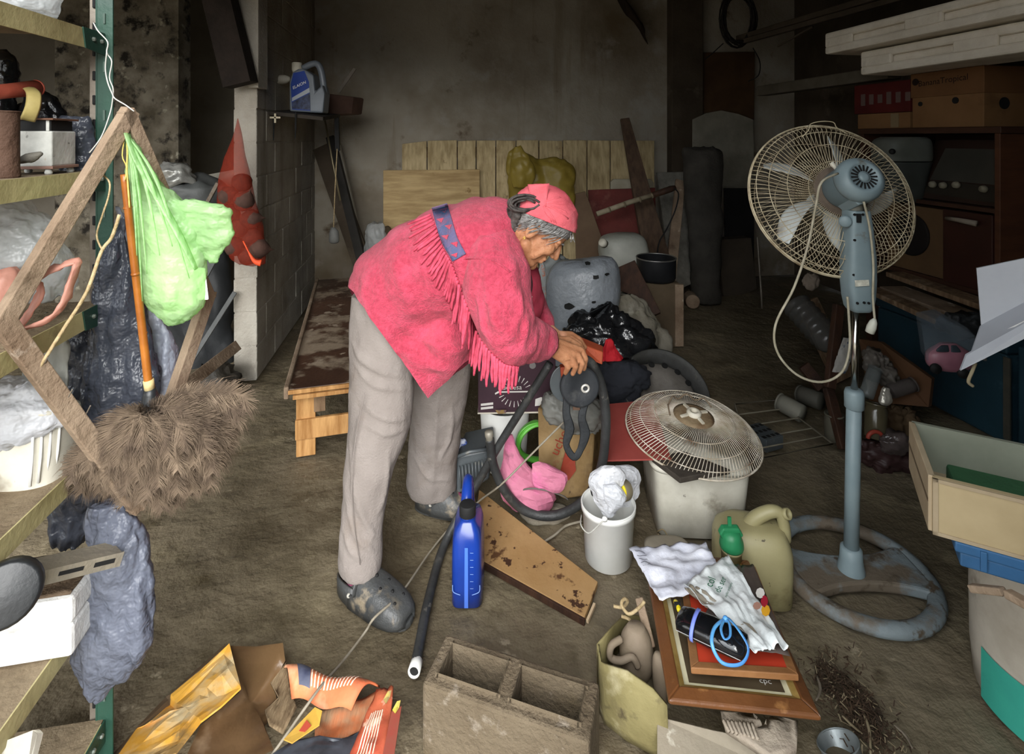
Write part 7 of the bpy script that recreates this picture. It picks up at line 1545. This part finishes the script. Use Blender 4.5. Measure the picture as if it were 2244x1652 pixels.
bag('silver_scrap', [(850, 1938, 1946), (868, 1930, 1952), (880, 1925, 1954), (888, 1935, 1948)], 2.4, mat('silver_foil', 'c5c0b4', 'a09b8f', 12, .25, metal=.5), 'small silvery scrap above the brownish jar', amp=.006, seed=6)
bag('brown_paper_bag', [(888, 1960, 1985), (905, 1940, 2005), (940, 1935, 2012), (975, 1940, 2010)], 2.58, mat('dim_paper', '5d4a34', '4b3b29', 5, .9), 'crumpled brown paper bag at the foot of the trunk', amp=.02, seed=7)
o = mk('red_ring', M().tube([P(1918 + 16 * math.cos(a), 960 + 18 * math.sin(a) * .8, 2.38) for a in [math.pi + i * math.pi / 8 for i in range(8)]], .009, 8, k=2), mat('dim_red_plastic', '9c3f30', rough=.5), smooth=True); tag(o, 'piece of red plastic ring under the brownish jar', 'ring')
bag('crumpled_bottle', [(952, 1945, 1975), (962, 1925, 1988), (980, 1930, 1990), (992, 1940, 1980)], 2.36, mat('crushed_pet', '6b5f5c', '524845', 8, .15, .4, 30, trans=.2, spec=.7), 'crushed plastic bottle at the bottom of the litter pile', amp=.012, seed=8)
bag('dark_red_bag', [(965, 1885, 1930), (985, 1880, 1985), (1005, 1890, 2010), (1022, 1900, 1995)], 2.42, mat('maroon_film', '3f2a28', '31201f', 5, .5), 'maroon limp bag on the floor behind the drawer', amp=.015, seed=9, tk=.5)

# ---------------------------------------------------------------- drawer, blue lid, barrel, white profile
D0 = P(2042, 1042, 1.25); zt2 = D0.z
fx = V((.877, -.48, 0)).normalized(); sx_ = V((.48, .877, 0)).normalized()
dh = PX(122, 1.25)
dw = thing('drawer', 'loose beige drawer with green lining lying on a blue lid at the right', 'drawer', D0 + fx * .2 + sx_ * .13 - Z * dh)
beige = mat('beige_laminate', 'c0ac86', 'b09b74', 3, .6, .05, 30, st=[('a8926c', 4, .64, .12)], spec=.4)
beige2 = mat('pale_drawer_wood', 'bba88b', 'a49174', 6, .7, .1, 40)
LF, LS = .5, .27
mk('front', M().box(D0 + fx * (LF / 2) - Z * (dh / 2), fx * (LF / 2), sx_ * .009, Z * (dh / 2)), beige, dw, bev=.003)
fb = D0 - sx_ * .0095 - Z * dh / 2
mk('front_edge', M().beam(fb + Z * (dh / 2 - .004) , fb + Z * (dh / 2 - .004) + fx * LF, .004, .008), beige2, dw)
mk('front_edge', M().beam(fb + fx * .005 - Z * dh / 2, fb + fx * .005 + Z * dh / 2, .004, .01, up=fx), beige2, dw)
mk('front_edge', M().beam(fb - Z * (dh / 2 - .004), fb - Z * (dh / 2 - .004) + fx * LF, .004, .008), beige2, dw)
mk('side', M().box(D0 + sx_ * (LS / 2) - Z * (dh / 2), fx * .007, sx_ * (LS / 2), Z * (dh / 2)), beige2, dw, bev=.002)
mk('side_groove', M().box(D0 + sx_ * (LS / 2) - Z * (dh * .45) - fx * .0073, fx * .0006, sx_ * (LS / 2), Z * .004), mat('groove_shadow_wood', '6b5a44'), dw)
mk('side', M().box(D0 + sx_ * (LS / 2) + fx * LF - Z * (dh / 2), fx * .007, sx_ * (LS / 2), Z * (dh / 2)), beige2, dw)
mk('back', M().box(D0 + sx_ * LS + fx * (LF / 2) - Z * (dh * .5), fx * (LF / 2), sx_ * .006, Z * (dh * .5)), mat('grey_green_board', '9da08e', '888b7a', 4, .7), dw)
mk('bottom', M().box(D0 + sx_ * (LS / 2) + fx * (LF / 2) - Z * (dh - .006), fx * (LF / 2), sx_ * (LS / 2), Z * .003), beige2, dw)
mk('green_lining', M().box(D0 + sx_ * (LS / 2) + fx * (LF / 2 + .03) - Z * (dh * .80), fx * (LF / 2 - .04), sx_ * (LS / 2 - .02), Z * .022), mat('green_felt', '3f6e49', '35603f', 8, .95, .3, 80), dw, bev=.008)
zl = zt2 - dh
lid = thing('crate_cover', 'blue plastic crate cover under the loose drawer', 'cover', D0 + fx * .25 + sx_ * .1 - Z * (dh + .05))
bl0 = D0 + fx * .03 - Z * (dh + .001) - sx_ * .012
bpl = mat('blue_crate_plastic', '3a6a98', '30597f', 5, .5, .1, 40, spec=.4)
mk('panel', M().box(bl0 + fx * .22 + sx_ * .11 - Z * .012, fx * .21, sx_ * .11, Z * .012), bpl, lid, bev=.004)
mk('skirt', M().box(bl0 + fx * .22 + sx_ * .11 - Z * .04, fx * .2, sx_ * .105, Z * .016), bpl, lid, bev=.004)
for i in range(5): mk('rib', M().box(bl0 + fx * (.06 + .08 * i) - sx_ * .001 - Z * .026, fx * .006, sx_ * .004, Z * .022), bpl, lid, bev=.002)
bc = V((1.425, 1.37, 0)); br_ = .20
zbar = zl - .06
bar_ = thing('painted_barrel', 'white and turquoise painted barrel carrying the blue lid', 'barrel', bc)
tq_ = mat('turquoise_paint', '3fae98', '35998a', 4, .6, .1, 40, st=[('8d8778', 5, .64, .1)])
whb = mat('dirty_white_paint', 'c2b9aa', 'aaa090', 5, .7, .1, 40, st=[('6f6455', 4, .62, .1), ('4a4238', 14, .67, .04)])
mk('body', M().lathe([(br_ * .9, 0), (br_ * .96, .01), (br_, .1), (br_ * 1.01, .25), (br_, zbar - .02), (br_ * .98, zbar), (br_ * .9, zbar), (br_ * .9, .02)], bc, Z, 48, cap=False), whb, bar_, smooth=True)
def onb(a, z, l=.0015): return bc + V(((br_ * 1.012 + l) * math.cos(a), (br_ * 1.012 + l) * math.sin(a), z))
a1, a2 = math.radians(170), math.radians(330)
mk('turquoise_band', M().grid(lambda u, v: onb(a1 + (a2 - a1) * u, .012 + v * (.13 + .02 * u)), 30, 5), tq_, bar_, smooth=True)
mk('dark_triangle', M().grid(lambda u, v: onb(math.radians(205) + u * .5, zbar - .045 - v * u * .10, .002), 8, 5), mat('navy_paint', '1c2c48'), bar_, smooth=True)
mk('turquoise_stripe', M().grid(lambda u, v: onb(math.radians(200) + u * .5, zbar - .05 - u * .10 - v * .015, .0022), 8, 3), tq_, bar_, smooth=True)
mk('rim', M().tube([bc + V((br_ * math.cos(a), br_ * math.sin(a), zbar - .006)) for a in [i * math.pi / 20 for i in range(40)]], .008, 8, close=True), whb, bar_, smooth=True)
o = mk('wood_strip', M().beam(P(2128, 1288, 1.22), P(2200, 1296, 1.16), .02, .015), woodG, bev=.003); tag(o, 'short grey wooden strip wedged between barrel and blue lid', 'strip')
o = mk('wood_strip', M().beam(P(2208, 1300, 1.12), P(2290, 1345, 1.05), .022, .016), woodG, bev=.003); tag(o, 'pale wooden strip slanting over the barrel side at the right edge', 'strip')
wpm = mat('white_painted_metal', 'b0b4bb', 'a2a6ae', 3, .45, .03, 30, spec=.4)
prf_ = thing('white_profile', 'white folded metal profile jutting in from the right', 'profile', P(2180, 760, 1.35))
A1, A2, A3, A4 = P(2140, 588, 1.38), P(2420, 530, 1.2), P(2420, 575, 1.2), P(2150, 712, 1.38)
mk('upright_face', M().plate([A1, A2, A3, A4], V((.004, .006, 0))), wpm, prf_)
mk('sloping_face', M().plate([P(2150, 712, 1.38), P(2420, 570, 1.2), P(2420, 620, 1.16), P(2128, 775, 1.34)], V((0, .004, -.004))), wpm, prf_)
mk('lower_flange', M().plate([P(2118, 778, 1.335), P(2420, 612, 1.155), P(2420, 655, 1.155), P(2105, 812, 1.335)], V((.002, .006, 0))), wpm, prf_)
for a, b_ in (((2188, 722, 1.335), (2420, 608, 1.15)), ((2170, 742, 1.33), (2420, 622, 1.145))): mk('slot_rib', M().tube([P(*a), P(*b_)], .003, 6), plW, prf_)
